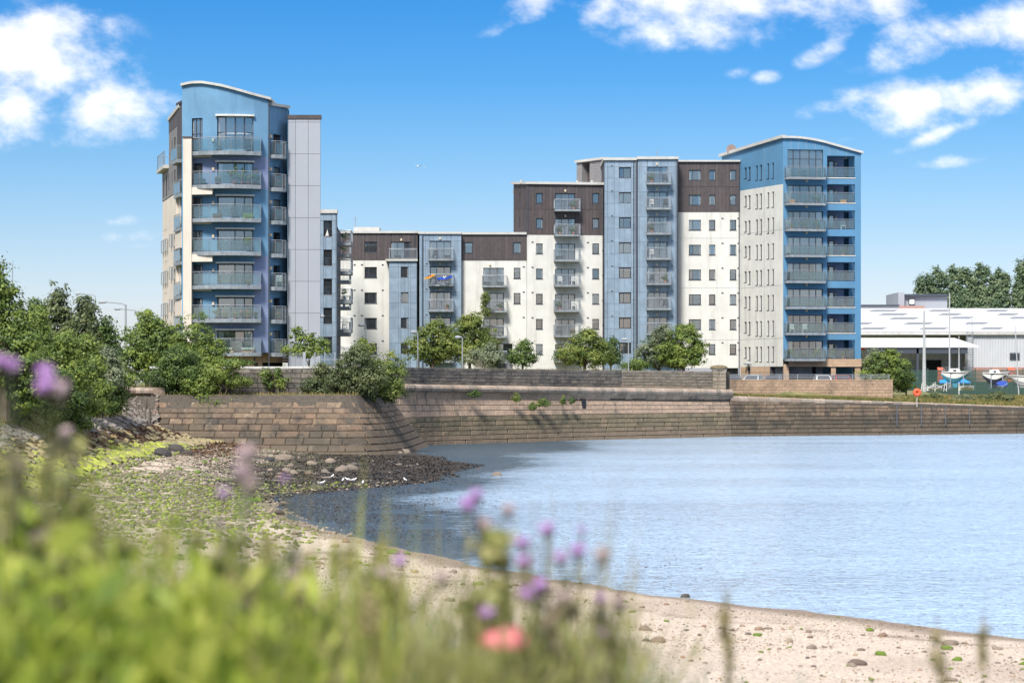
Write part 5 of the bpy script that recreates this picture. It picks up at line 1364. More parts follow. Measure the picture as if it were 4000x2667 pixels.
def at_ground(px, py):
    """where the line of sight through a photo pixel meets the shore"""
    lo, hi_ = 20., 400.; k = (px - 2000) / F; s = (HOR - py) / F
    for d in np.arange(30, 250, .25):
        if EYE + s * d <= float(max(height(np.array([k * d]), np.array([d]))[0], 0)): return k * d, d
    return k * 200, 200.
# precompute ground lookup cheaply
_dd = np.arange(28, 210, .2)
def at_ground(px, py):
    k = (px - 2000) / F; s = (HOR - py) / F; h = np.maximum(height(k * _dd, _dd), 0); w = np.nonzero(EYE + s * _dd <= h)[0]
    d = _dd[w[0]] if len(w) else 200.; return k * d, float(d)
# individually placed stones read off the photograph: (x, y, width in photo pixels, kind)
LST = [(1215, 2185, 46, 'g'), (1040, 2135, 30, 'g'), (1115, 2160, 34, 'g'), (1308, 2137, 46, 'b'), (1352, 2118, 36, 'b'), (1400, 2120, 26, 'b'), (1150, 2090, 34, 't'), (1476, 2145, 32, 'g'), (1502, 2149, 24, 'g'),
       (1536, 2163, 56, 'g'), (1590, 2164, 34, 'g'), (1505, 2173, 26, 'g'), (1400, 2200, 38, 'g'), (1432, 2210, 28, 'g'), (1455, 2210, 34, 't'), (1566, 2228, 30, 't'), (1620, 2236, 40, 't'), (1770, 2237, 36, 'o'), (1250, 2205, 50, 't'), (1262, 2186, 30, 'o'),
       (1870, 2285, 52, 'g'), (1938, 2280, 50, 'g'), (1935, 2293, 38, 'g'), (1985, 2295, 40, 'g'), (2010, 2288, 34, 't'), (1805, 2283, 26, 'g'), (1757, 2348, 46, 'b'), (1818, 2360, 40, 't'), (1960, 2395, 34, 'g'), (1975, 2410, 28, 'o'),
       (2676, 2334, 42, 'k'), (2262, 2281, 26, 'k'), (2508, 2375, 30, 'b'), (2470, 2391, 34, 'g'), (2524, 2463, 60, 'b'), (2577, 2463, 28, 'o'), (2570, 2508, 66, 'b'), (2525, 2505, 40, 't'), (2604, 2427, 24, 'g'), (2441, 2352, 30, 'g'),
       (2922, 2478, 34, 'b'), (2958, 2484, 40, 'g'), (2964, 2459, 40, 'b'), (3000, 2457, 40, 'o'), (2900, 2449, 26, 'b'), (2679, 2462, 26, 'k'), (3158, 2471, 30, 't'), (3165, 2491, 28, 't'), (3170, 2533, 46, 'y'), (3364, 2540, 40, 'y'), (3270, 2487, 24, 'o'), (3442, 2560, 52, 'g'), (3350, 2597, 90, 'b'), (3330, 2606, 50, 'o'),
       (3397, 2467, 36, 'g'), (3448, 2489, 42, 't'), (3640, 2494, 30, 'b'), (3712, 2520, 74, 'o'), (3700, 2538, 60, 'g'), (3738, 2580, 46, 'g'), (3680, 2554, 28, 'b'), (3770, 2515, 30, 'b'), (3895, 2537, 50, 'o'), (3998, 2597, 40, 'g'), (3584, 2487, 24, 'o'), (3610, 2548, 26, 't'), (3512, 2531, 24, 't'), (3712, 2660, 60, 'y'), (3080, 2508, 40, 'y'), (2820, 2457, 30, 't'), (2860, 2463, 26, 'b'),
       (640, 2020, 40, 'g'), (728, 2045, 30, 'k'), (700, 1990, 30, 'g'), (365, 1967, 34, 'g'), (350, 1925, 26, 'k'), (750, 1945, 26, 'k'), (826, 1900, 34, 'b'), (628, 1900, 24, 'b'), (770, 1850, 40, 'g'), (740, 1855, 26, 'g'), (700, 1835, 36, 'g'), (843, 1800, 30, 'g'), (800, 1808, 34, 'g'),
       (634, 1782, 76, 'k'), (690, 1770, 84, 'k'), (730, 1775, 50, 'k'), (770, 1790, 34, 't'), (1112, 1797, 78, 'r'), (1050, 1802, 40, 'k'), (1180, 1806, 46, 'k'), (1219, 1815, 48, 'q'), (1135, 1824, 34, 'r'), (1290, 1808, 44, 'r'), (1375, 1835, 66, 'r'), (1335, 1842, 60, 'r'), (1272, 1848, 40, 'r'), (1382, 1817, 34, 't'), (1120, 1846, 44, 'r'), (1150, 1852, 38, 'r'), (1205, 1852, 34, 't'), (1055, 1840, 26, 'r'), (1090, 1865, 34, 't'),
       (1110, 1965, 40, 'b'), (1091, 2010, 46, 'k'), (1030, 2015, 24, 'o'), (1945, 1857, 52, 'r'), (1866, 1831, 24, 'k'), (2005, 1885, 22, 'o'), (1585, 1770, 50, 'r'), (1560, 1772, 30, 'r'), (500, 1945, 24, 'g'), (980, 1960, 60, 'q2'), (1005, 1957, 50, 'q2')]
KND = {'g': (m_moss, 'green moss-topped stone'), 'b': (m_peb, 'rounded dark brown stone'), 't': (m_peb, 'dull tan stone'), 'o': (m_bould, 'orange-brown stone'), 'y': (m_bould, 'ochre yellow flat stone'), 'k': (m_black, 'blackish weed-covered boulder'), 'r': (m_bould, 'angular sandstone boulder'), 'q': (m_bould, 'squared block of fallen ashlar'), 'q2': (m_moss, 'algae-filmed squared stone')}
def where(px, py):
    if px > 3300: return 'on the pale sand near the right-hand water edge'
    if px > 2350: return 'on the pale sand right of the thistles'
    if py < 1900 and px > 1500: return 'standing in shallow water off the weed bed'
    if py < 1900 and px > 980: return 'lying on black weed below the bastion'
    if py < 1900: return 'where green algae meets the brown weed'
    if px < 900: return 'among the mossy cobbles on the left shore'
    if px < 1250: return 'at the head of the inlet'
    if px < 1700: return 'on open sand beside the curving water edge'
    return 'on the sand behind the purple thistles'
from collections import Counter
seen_l = Counter()
for px, py, w, k in sorted(LST):
    x, y = at_ground(px, py); m_, nm = KND[k]; s = w * y / F / 2
    lab0 = f'{"large " if w > 55 else ("small " if w < 30 else "")}{nm} {where(px, py)}'; seen_l[lab0] += 1
    lab0 = lab0 if seen_l[lab0] == 1 else lab0 + ', ' + ['', '', 'second', 'third', 'fourth', 'fifth', 'sixth', 'seventh', 'eighth', 'ninth', 'tenth', 'eleventh', 'twelfth', 'thirteenth', 'fourteenth', 'fifteenth'][min(15, seen_l[lab0])] + ' from left'
    rock(x, y, s, m_, lab0, 'separate stones lying on the shore', name='boulder' if k in 'krq' else 'stone', flat=1.15 if k in 'rkq' else .95, zrot=rnd.uniform(-.4, .4), cat='boulder' if k in 'krq' else 'stone')
# scattered stones: singly
cnt = 0
grpl = {'m': ('mossy green cobble in the green-stained band of the left shore', m_moss), 's': ('small brown stone on the pale sand', m_peb), 'w': ('pale sandstone lump on the black weed flat', m_bould)}
while cnt < 185:
    px, py = rnd.uniform(0, 4000), rnd.uniform(1780, 2660)
    x, y = at_ground(px, py); s_ = float(sdist(np.array([x]), np.array([y]))[0])
    if s_ < .4 or y > 170: continue
    if x < -9 and 66 < y < 120 and x > -21.5: kk = 'm'; w = rnd.uniform(16, 40)
    elif y > 120 and x > -19:
        if rnd.random() < .4: continue
        kk = 'w'; w = rnd.uniform(14, 34)
    elif y < 66 or x > -9: kk = 's'; w = rnd.uniform(12, 28)
    else: continue
    rock(x, y, w * y / F / 2, grpl[kk][1] if not (kk == 's' and rnd.random() < .25) else m_moss, grpl[kk][0] if not (kk == 's') else 'small stone on the pale sand', {'m': 'mossy cobbles of the left shore', 's': 'small stones on the sand', 'w': 'stones on the weed flat'}[kk], flat=.8); cnt += 1
# masses of pebbles, built as one scatter per kind
def scatter_rocks(name, pts, sizes, m, seed=1, tintv=None, V0=IV1, F0=IF1):
    r = np.random.default_rng(seed); vs = []; fs = []; n0 = len(V0)
    RV = [rockverts(300 + i, V0, .6) for i in range(10)]
    idx = r.integers(0, 10, len(pts)); ang = r.random(len(pts)) * 6.28
    allv = np.stack([RV[i] for i in idx]); c_, s_ = np.cos(ang)[:, None], np.sin(ang)[:, None]
    x = allv[:, :, 0] * c_ - allv[:, :, 1] * s_; y = allv[:, :, 0] * s_ + allv[:, :, 1] * c_; v = np.stack([x, y, allv[:, :, 2]], -1) * sizes[:, None, None] + pts[:, None, :]
    f = F0[None] + (np.arange(len(pts)) * n0)[:, None, None]
    return tag(np_mesh(name, v.reshape(-1, 3), f.reshape(-1, 3), m, smooth=False, tint=np.repeat(r.random(len(pts)), len(F0))), kind='stuff')
def tintmat(name, cols, rough=.85):
    m = bpy.data.materials.new(name); m.use_nodes = True; t = m.node_tree; b_ = t.nodes['Principled BSDF']; b_.inputs['Roughness'].default_value = rough
    a = t.nodes.new('ShaderNodeAttribute'); a.attribute_name = 'tint'; r = t.nodes.new('ShaderNodeValToRGB'); t.links.new(a.outputs['Fac'], r.inputs[0]); r.color_ramp.interpolation = 'CONSTANT'
    for i, c in enumerate(cols):
        p = i / len(cols); e = r.color_ramp.elements[0] if i == 0 else (r.color_ramp.elements[1] if i == 1 else r.color_ramp.elements.new(p)); e.position = p; e.color = (*c, 1)
    t.links.new(r.outputs[0], b_.inputs['Base Color']); return m
def rand_in(n, x0, x1, y0, y1, f):
    x = rng.uniform(x0, x1, n); y = rng.uniform(y0, y1, n); k = f(x, y); return x[k], y[k]
mp1 = tintmat('pebble_mix', [(.26, .19, .14), (.14, .11, .09), (.36, .28, .20), (.42, .34, .26), (.09, .08, .07), (.30, .18, .11), (.20, .16, .13), (.12, .15, .03)])
x, y = rand_in(60000, -14, 14, 30, 104, lambda x, y: (sdist(x, y) > .05) & (np.abs(x / y) < .23) & (rng.random(len(x)) < .25 + 1.0 * sstep(.45, .62, fbm(x, y, 31, 3, .3))))
sz = rng.uniform(.008, .026, len(x)) * (1 + 1.3 * (rng.random(len(x)) < .05)); scatter_rocks('pebbles', np.stack([x, y, height(x, y) + sz * .2], 1), sz, mp1, 41)
mp2 = tintmat('mossy_cobble_mix', [(.13, .15, .03), (.09, .11, .025), (.17, .145, .10), (.17, .21, .035), (.07, .08, .025), (.12, .105, .08), (.25, .22, .17), (.22, .27, .04)])
x, y = rand_in(24000, -22.2, -6.5, 64, 128, lambda x, y: (sdist(x, y) > .6) & (rng.random(len(x)) < .12 + .88 * sstep(-7, -13, x) * sstep(66, 84, y + (fbm(x, y, 33, 3, .3) - .5) * 24) * sstep(128, 112, y) * sstep(.36, .5, fbm(x, y, 34, 3, .5))))
sz = rng.uniform(.035, .15, len(x)); scatter_rocks('mossy_cobbles', np.stack([x, y, height(x, y) + sz * .15], 1), sz, mp2, 42)
mp3 = tintmat('shingle_mix', [(.30, .235, .175), (.16, .12, .09), (.36, .29, .22), (.08, .065, .05), (.22, .17, .13)])
x, y = rand_in(1900, -22.4, -20.2, 96, 160, lambda x, y: rng.random(len(x)) < .75)
sz = rng.uniform(.05, .19, len(x)); scatter_rocks('toe_cobbles', np.stack([x, y, height(x, y) + sz * .25], 1), sz, mp2, 45)
x, y = rand_in(5200, -22, -6, 118, 172, lambda x, y: (sdist(x, y) > .5) & (rng.random(len(x)) < .02 + .9 * sstep(-14, -19, x + (fbm(x, y, 35, 3, .3) - .5) * 8)))
sz = rng.uniform(.03, .15, len(x)); scatter_rocks('rubble', np.stack([x, y, height(x, y) + sz * .1], 1), sz, mp3, 43)
x, y = rand_in(2500, -22, -3, 84, 130, lambda x, y: (np.abs(sdist(x, y) - .5) < .9) )
sz = rng.uniform(.04, .13, len(x)); scatter_rocks('shingle', np.stack([x, y, np.maximum(height(x, y), -.02) + sz * .1], 1), sz, mp3, 44)

# weed: torn ribbons lying over the flats and just breaking the water
def ribbons(name, x, y, z, size, m, seed, up=.35, tall=.0):
    r = np.random.default_rng(seed); n = len(x); a = r.random(n) * 6.28; l = size * r.uniform(.5, 1.5, n); w = l * r.uniform(.25, .6, n)
    dx, dy = np.cos(a), np.sin(a); tz = r.normal(0, up, n) * l; sz_ = r.normal(0, up, n) * w
    P0 = np.stack([x, y, z], 1); A_ = np.stack([dx * l, dy * l, tz + tall * l], 1) * .5; B_ = np.stack([-dy * w, dx * w, sz_], 1) * .5
    v = np.stack([P0 - A_, P0 - B_, P0 + A_, P0 + B_], 1).reshape(-1, 3)
    return tag(np_mesh(name, v, np.arange(4 * n).reshape(-1, 4), m, tint=r.random(n)), kind='stuff')
m_weed = tintmat('black_wrack', [(.030, .024, .018), (.05, .038, .026), (.018, .017, .016), (.085, .055, .03), (.035, .035, .035)], .55)
m_weedb = tintmat('brown_wrack', [(.13, .065, .02), (.08, .045, .02), (.18, .09, .025), (.06, .035, .02)], .6)
x, y = rand_in(120000, -20, -1.5, 100, 174, lambda x, y: (sdist(x, y) > -.6) & (rng.random(len(x)) < sstep(104, 120, y + (fbm(x, y, 21, 4, .5) - .5) * 30) * sstep(-19, -11.5, x + (fbm(x, y, 36, 3, .4) - .5) * 9) * sstep(.30, .42, fbm(x, y, 37, 3, .8))))
ribbons('weed_mat', x, y, np.maximum(height(x, y), 0) + rng.uniform(.0, .05, len(x)), .13, m_weed, 51)
x, y = rand_in(26000, -26, -17, 98, 176, lambda x, y: (rng.random(len(x)) < sstep(1.7, 2.3, -21.4 - x) * sstep(4.2, 3.4, -21.4 - x) * sstep(.38, .5, fbm(x, y, 22, 4, 1.6) + .15 * sstep(125, 150, y)) + sstep(142, 152, y) * sstep(-17, -20, x) * sstep(-26, -24, x)))
ribbons('brown_wrack', x, y, height(x, y) + .04, .2, m_weedb, 52)
# floating and submerged weed off the beach: denser near the inlet and along a trailing streak
def floatd(x, y):
    px = 2000 + F * x / y; py = HOR + F * EYE / y; n = fbm(x * .7, y * .35, 61, 4, .6)
    s = -sdist(x, y)
    a = sstep(2250, 1350, px + (n - .5) * 700) * sstep(2185, 2060, py) * sstep(1745, 1830, py) * .9
    c = sstep(1750, 1250, px + (n - .5) * 300) * sstep(1985, 1900, py) * sstep(1870, 1935, py + 20) * 1.3
    b_ = np.exp(-((py - 2180 - (px - 2300) * .12) / 45.) ** 2) * sstep(1700, 2000, px) * sstep(2900, 2400, px) * .10
    return (s > 0.3) * np.maximum(np.maximum(a * sstep(.40, .62, n + .1 * sstep(1900, 1500, px)), c), b_ * sstep(.45, .6, n))
x, y = rand_in(420000, -13, 16, 62, 178, lambda x, y: rng.random(len(x)) < floatd(x, y) * np.clip(1.3 - y / 190, .3, 1))
ribbons('floating_weed', x, y, rng.uniform(.004, .03, len(x)), .11, m_weed, 53, up=.12)

# pitched stone bank on the left
rvt = wempty('stone_revetment', (-24, 140, 1.5), 'sloping bank of pitched stones with bands of bright green algae and brown weed', 'revetment')
m_rev = [mat('grey_pitched_stone', (.2, .2, .2), .9, .2, 5, cols=[(.20, .18, .165), (.26, .235, .21), (.15, .135, .125), (.30, .27, .235), (.24, .17, .13)], stain=STN, bump=.5, bscale=8),
         mat('ochre_pitched_stone', (.2, .2, .2), .9, .2, 5, cols=[(.33, .27, .14), (.40, .33, .18), (.27, .22, .13), (.36, .31, .12)], stain=[((.08, .05, .03), 2, 1, .5, .7, .6)], bump=.5, bscale=8),
         mat('algae_green_stone', (.2, .2, .2), .7, .25, 5, cols=[(.38, .42, .045), (.31, .35, .04), (.44, .46, .08), (.22, .25, .045), (.24, .21, .12), (.40, .42, .06)], stain=[((.07, .07, .02), 3, 1, .52, .7, .7)], bump=.5, bscale=8)]
jobs = []
yy = 97.
while yy < 176:
    xx = -21.3 + rnd.uniform(-.5, .5)
    stepy = rnd.uniform(.5, 1.0)
    while xx > -27.4:
        w = rnd.uniform(.18, .42); up = -21.4 - xx; n = float(fbm(np.array([xx]), np.array([yy]), 22, 4, 1.6)[0])
        jj = rnd.gauss(0, .25)
        k = 2 if up + jj < 2.4 + (n - .5) * 3 and 96 < yy < 158 else (1 if up + jj < 3.6 + (n - .5) * 2 else 0)
        brown = (2.0 < up < 4.0 and n + (.12 if yy > 135 else 0) > .45)
        if not (brown and rnd.random() < .8) and not (k == 2 and rnd.random() < .18): jobs.append((xx, yy + rnd.uniform(-.1, .1), w, stepy * rnd.uniform(.8, 1.3), k))
        xx -= w + .03
    yy += stepy
hs_ = height(np.array([j[0] for j in jobs]), np.array([j[1] for j in jobs]))
order = sorted(range(len(jobs)), key=lambda i: -jobs[i][2] * jobs[i][3] / jobs[i][1] ** 2)
big = set(order[:300]); sm = [MB(), MB(), MB()]
for i, (x, y, w, l, k) in enumerate(jobs):
    z = hs_[i]; sk = rnd.uniform(-.25, .25)
    ux = Vector((-sk * .3, l * .94, 0)); uz = Vector((-w * .95, 0, w * .48)); nn = Vector((.45, 0, .9)) * rnd.uniform(.05, .14)
    place_block(rvt, m_rev[k], Vector((x, y, z + .02 + nn.z * .5)), ux, -nn, uz, name='pitched_stone', stuff=None if i in big else sm[k])
for k in range(3): tag(sm[k].build(('grey_stones', 'ochre_stones', 'algae_stones')[k], m_rev[k], rvt), kind='stuff')

# ---------------------------------------------------------------- trees and shrubs
def leaf_cloud(blobs, clumps, per, leaf, seed, clump_r=.38, hollow=.55, droop=0.):
    r = np.random.default_rng(seed); B_ = np.array(blobs, float); wgt = (B_[:, 3] * B_[:, 4] * B_[:, 5]) ** (2 / 3); idx = r.choice(len(B_), clumps, p=wgt / wgt.sum())
    d = r.normal(size=(clumps, 3)); d /= np.linalg.norm(d, axis=1)[:, None]
    lump = .82 + .36 * np.sin(d[:, 0] * 5.1 + idx * 1.7 + seed) * np.cos(d[:, 1] * 4.3 + idx) * np.cos(d[:, 2] * 6.0 + seed)
    rad = (hollow + (1 - hollow) * r.random(clumps) ** .6) * lump * np.where(r.random(clumps) < .08, 1.18, 1.0)
    c = B_[idx, :3] + d * B_[idx, 3:6] * rad[:, None]
    cr = clump_r * r.uniform(.55, 1.4, clumps); tint = r.random(clumps)
    n = clumps * per; ci = np.repeat(np.arange(clumps), per); off = r.normal(size=(n, 3)) * np.array([1, 1, .62]) * cr[ci][:, None] * .55
    p = c[ci] + off
    nrm = off / (np.linalg.norm(off, axis=1)[:, None] + 1e-6) + d[ci] * .8 + np.array([0, -.15, .55]) + r.normal(size=(n, 3)) * .45; nrm /= np.linalg.norm(nrm, axis=1)[:, None]
    t = np.cross(nrm, r.normal(size=(n, 3))); t /= np.linalg.norm(t, axis=1)[:, None]; s = np.cross(nrm, t)
    L_ = leaf * r.uniform(.6, 1.35, n)[:, None]; t = t * L_ * .5; s = s * L_ * .32
    v = np.stack([p - t, p - s + t * .1, p + t, p + s + t * .1], 1).reshape(-1, 3)
    return v, np.arange(4 * n).reshape(-1, 4), np.clip(tint[ci] * .7 + r.random(n) * .3, 0, 1), c
def G3(a, b_, c_): return (a, b_, c_)
LM = {'dark': leafmat('dark_foliage', (0.042, 0.075, 0.026), (0.083, 0.139, 0.034), (0.182, 0.262, 0.057)),
      'mid': leafmat('mid_green_foliage', (0.064, 0.112, 0.032), (0.137, 0.200, 0.043), (0.286, 0.353, 0.066)),
      'bright': leafmat('bright_green_foliage', (0.071, 0.123, 0.026), (0.153, 0.215, 0.042), (0.285, 0.344, 0.073)),
      'yellow': leafmat('yellow_green_foliage', (0.082, 0.123, 0.032), (0.164, 0.215, 0.046), (0.317, 0.344, 0.084)),
      'grey': leafmat('grey_green_foliage', (0.089, 0.121, 0.066), (0.182, 0.221, 0.129), (0.356, 0.373, 0.229)),
      'olive': leafmat('olive_foliage', (0.059, 0.083, 0.037), (0.114, 0.143, 0.058), (0.207, 0.232, 0.097)),
      'poplar': leafmat('poplar_foliage', (0.071, 0.122, 0.070), (0.137, 0.202, 0.104), (0.248, 0.302, 0.155))}
m_bark = mat('grey_brown_bark', (.09, .07, .05), .9, .3, 6)
def tree(px, py0, py1, w, d, kind, label, name='tree', group=None, lobes=None, leaf=.17, dens=1., seed=None, base=None, trunk=True, cr=.38, cat='tree', stems=1, hollow=.5):
    """crown spans photo rows py0 (top) to py1 (foot) with width w px at distance d; lobes: (dx, dy, rx, ry) as fractions of the box"""
    seed = seed if seed is not None else rnd.randrange(9999); r = random.Random(seed)
    cx, zt_, zb_ = wx(px, d), wz(py0, d), wz(py1, d); W_ = w * d / F; H_ = zt_ - zb_
    base = zb_ if base is None else base
    root = empty(name, (0, 0, 0), label, cat, group); root.location = (cx, d, base)
    lobes = lobes or [(0, .62, .36, .36), (-.25, .42, .27, .26), (.25, .45, .26, .27), (0, .3, .36, .22), (.08, .82, .18, .17)]
    rx_k = 1.22
    blobs = [(r.uniform(-.03, .03) * W_ + lx * W_, r.uniform(-.12, .12) * W_, (zb_ - base) + ly * H_, rx * W_ * rx_k, max(.35, rx) * W_ * .8, ry * H_ * 1.1) for lx, ly, rx, ry in lobes]
    area = sum(b_[3] * b_[5] for b_ in blobs) * 3.14
    clumps = int(max(14, area * 9.0 * dens / (cr / .38) ** 2)); per = int(46 * (.17 / leaf) ** 1.6 * (cr / .38) ** 2); per = max(14, min(per, 90))
    v, f, tn, cc = leaf_cloud(blobs, clumps, per, leaf, seed, cr, hollow)
    np_mesh('crown', v, f, LM[kind], root, tint=tn)
    if trunk:
        b_ = MB()
        for s_ in range(stems):
            ox = r.uniform(-.15, .15) * W_ * (stems > 1); h = (zb_ - base) + H_ * .6
            pts = [Vector((ox, 0, -.3)), Vector((ox * 1.3, r.uniform(-.1, .1), h * .35)), Vector((ox * 1.8, r.uniform(-.2, .2), h * .7)), Vector((ox * 2, 0, h))]
            rr = max(.05, .035 * H_ / stems); b_.tube(pts, [rr, rr * .8, rr * .55, rr * .2], 7)
            for k in range(6):
                q = cc[r.randrange(len(cc))]; s0 = pts[1].lerp(pts[3], r.uniform(0, .7)); q = Vector(q); mid = s0.lerp(q, .5) + Vector((0, 0, .1 * H_ * .3))
                b_.tube([s0, mid, q], [rr * .4, rr * .25, .015], 5)
        b_.build('trunk', m_bark, root)
    return root
Q = 1.0
# trees on the bank and behind, left edge
tree(20, 985, 1640, 330, 128, 'mid', 'tall green sycamore at the left picture edge rising above the bushes', seed=1, lobes=[(-.2, .55, .45, .42), (.15, .42, .3, .3), (-.1, .8, .12, .16), (.25, .25, .25, .22), (-.13, .95, .05, .06)], base=3.6, leaf=.19)
for k, (px, y0, w, c) in enumerate([(135, 1150, 170, 'dark'), (215, 1118, 180, 'olive'), (320, 1150, 190, 'olive'), (405, 1235, 130, 'dark')]):
    tree(px, y0, 1500, w, 158, c, ['dark tree just right of the tall sycamore', 'tallest dark olive tree of the left row against the sky', 'broad dark olive tree third along the left row', 'small dark tree ending the left row before the street lamps'][k], seed=10 + k, base=4.2, leaf=.2, group='dark trees behind the left bank')
SHB = [(120, 1190, 1560, 230, 140, 'bright', 'bright green shrub below the tall sycamore'), (240, 1290, 1600, 230, 138, 'bright', 'yellowish green shrub spilling down the left bank'), (60, 1380, 1640, 260, 134, 'mid', 'mid-green shrub low on the left bank behind the lilac flowers'),
       (350, 1400, 1640, 190, 144, 'mid', 'rounded green shrub in the middle of the left bank'), (330, 1300, 1520, 150, 150, 'bright', 'light green shrub with upright shoots under the dark trees'), (405, 1350, 1570, 150, 156, 'grey', 'grey-green shrub with pale leaves on the left bank'), (200, 1430, 1660, 240, 136, 'dark', 'dark green shrub low in the centre of the left bank'),
       (440, 1400, 1640, 110, 160, 'mid', 'green shrub beside the rubble wing wall'), (480, 1420, 1530, 100, 170, 'bright', 'young shrub with reddish shoots on the rubble wall coping'), (300, 1500, 1650, 200, 140, 'bright', 'low bright bramble at the foot of the left bank shrubs'), (395, 1520, 1625, 110, 150, 'dark', 'low dark bramble left of the rubble wall')]
SHB += [(60, 1560, 1740, 230, 131, 'olive', 'dull green scrub lowest on the left bank at the picture edge'), (190, 1590, 1730, 170, 133, 'mid', 'leafy scrub drooping over the grey pitched stones'), (300, 1600, 1690, 120, 138, 'bright', 'small light green scrub at the top of the pitched stones')]
for k, (px, y0, y1, w, d, c, lab) in enumerate(SHB): tree(px, y0, y1, w, d, c, lab, 'shrub', 'shrubs covering the left bank', seed=30 + k, base=3.4, leaf=.17, cat='shrub', stems=2, hollow=.35)
# round the curved tower
tree(575, 1212, 1515, 270, 186, 'mid', 'dense dark-green rounded tree in front of the left tower wing', seed=50, base=4.4, leaf=.2, lobes=[(0, .6, .42, .36), (-.2, .35, .3, .3), (.22, .38, .3, .3), (.05, .85, .2, .16), (.25, .65, .22, .2)], hollow=.45)
tree(775, 1240, 1480, 250, 184, 'mid', 'mid-green feathery tree at the foot of the curved blue tower', seed=51, base=4.4, leaf=.16, lobes=[(-.05, .65, .36, .36), (.2, .45, .28, .28), (-.25, .4, .25, .3), (0, .3, .45, .3)])
tree(690, 1350, 1560, 240, 180.5, 'dark', 'dark bush hanging over the left end of the bastion ledge', 'shrub', None, seed=52, base=4.3, leaf=.15, cat='shrub', stems=3, hollow=.35)
tree(835, 1385, 1590, 270, 179.6, 'bright', 'light green maple bush spreading from the bastion ledge', 'shrub', None, seed=53, base=4.2, leaf=.16, cat='shrub', stems=2, lobes=[(.05, .7, .3, .26), (-.25, .35, .22, .25), (.3, .5, .22, .13), (0, .12, .42, .11), (.28, .83, .2, .1), (-.1, .45, .3, .25)], hollow=.4)
tree(1065, 1418, 1540, 110, 181.3, 'bright', 'thin leafy sapling climbing the sooty parapet', 'sapling', None, seed=54, base=4.5, leaf=.17, cat='sapling', lobes=[(-.25, .6, .2, .25), (.2, .75, .12, .3), (.3, .4, .2, .22), (-.1, .3, .2, .12)], dens=.8)
tree(1208, 1278, 1412, 195, 190, 'bright', 'lime-green sapling behind the parapet in front of the grey lift shaft', 'sapling', None, seed=55, base=4.6, leaf=.2, cat='sapling', lobes=[(-.1, .6, .28, .3), (.2, .5, .26, .3), (-.35, .35, .2, .12), (0, .25, .3, .15), (-.25, .88, .1, .12)], dens=.85, cr=.32)
tree(1250, 1412, 1560, 160, 181, 'olive', 'grey-green bush on the bastion ledge left of the big bushes', 'shrub', None, seed=56, base=4.4, leaf=.15, cat='shrub', stems=2)
tree(1390, 1345, 1575, 210, 180.6, 'olive', 'large dull green bush on the bastion ledge', 'shrub', None, seed=57, base=4.4, leaf=.15, cat='shrub', stems=3)
tree(1490, 1325, 1590, 190, 182.5, 'yellow', 'yellow-green bush at the right end of the bastion ledge', 'shrub', None, seed=58, base=4.4, leaf=.16, cat='shrub', stems=3, lobes=[(.1, .5, .38, .38), (-.3, .7, .18, .24), (.2, .25, .3, .22), (-.2, .35, .3, .3)])
tree(1412, 1322, 1420, 60, 186, 'bright', 'light green shoot standing up beside the street lamp', 'sapling', None, seed=59, base=4.6, leaf=.17, cat='sapling')
# garden trees in front of the middle terrace
GT = [(1690, 1248, 1440, 190, 236, 'yellow', 'rounded yellow-green tree before the blue panelled bay', .2), (1835, 1215, 1440, 220, 240, 'yellow', 'taller yellowish tree behind the rounded one at the low block', .2), (1895, 1345, 1442, 170, 232, 'grey', 'silvery grey-green bush beside the bare twigs', .18), (2040, 1325, 1442, 110, 234, 'dark', 'small dark green tree in front of the white terrace', .18),
      (2285, 1285, 1452, 220, 244, 'yellow', 'bright yellow-green maple in front of the seven-storey block', .2), (2385, 1312, 1440, 80, 250, 'dark', 'narrow dark green tree right of the yellow maple', .18), (2575, 1268, 1455, 180, 246, 'grey', 'grey-green tree in front of the panelled tower', .19), (2670, 1262, 1456, 200, 244, 'bright', 'bright green tree left of the gate pier', .2), (2480, 1400, 1452, 120, 243, 'mid', 'low bush between the two tree groups', .18)]
for k, (px, y0, y1, w, d, c, lab, lf_) in enumerate(GT): tree(px, y0, y1, w, d, c, lab, seed=70 + k, base=4.6, leaf=lf_, group='garden trees behind the parapet', cr=.42)
# right
tree(3455, 1355, 1552, 190, 262, 'mid', 'dense green bush at the right end of the tan wall', 'shrub', None, seed=90, base=3.7, leaf=.2, cat='shrub', stems=2, hollow=.4, cr=.42)
tree(3405, 1358, 1480, 100, 266, 'grey', 'silvery bush tucked against the corner tower', 'shrub', None, seed=91, base=3.9, leaf=.2, cat='shrub', stems=2)
tree(3530, 1395, 1545, 90, 264, 'mid', 'lighter lobe of bush nearest the boat yard', 'shrub', None, seed=92, base=3.7, leaf=.2, cat='shrub', stems=2)
tree(3640, 1535, 1562, 90, 256, 'olive', 'low dull scrub behind the lifebuoy post', 'shrub', None, seed=94, base=3.5, leaf=.14, cat='shrub', trunk=False, cr=.25)
tree(3890, 1530, 1570, 150, 258, 'olive', 'low weedy scrub on the grass bank below the second yacht', 'shrub', None, seed=95, base=3.4, leaf=.14, cat='shrub', trunk=False, cr=.25)
tree(3760, 1540, 1575, 110, 256, 'grey', 'pale weeds on the grass bank below the first yacht', 'shrub', None, seed=96, base=3.4, leaf=.12, cat='shrub', trunk=False, cr=.22)
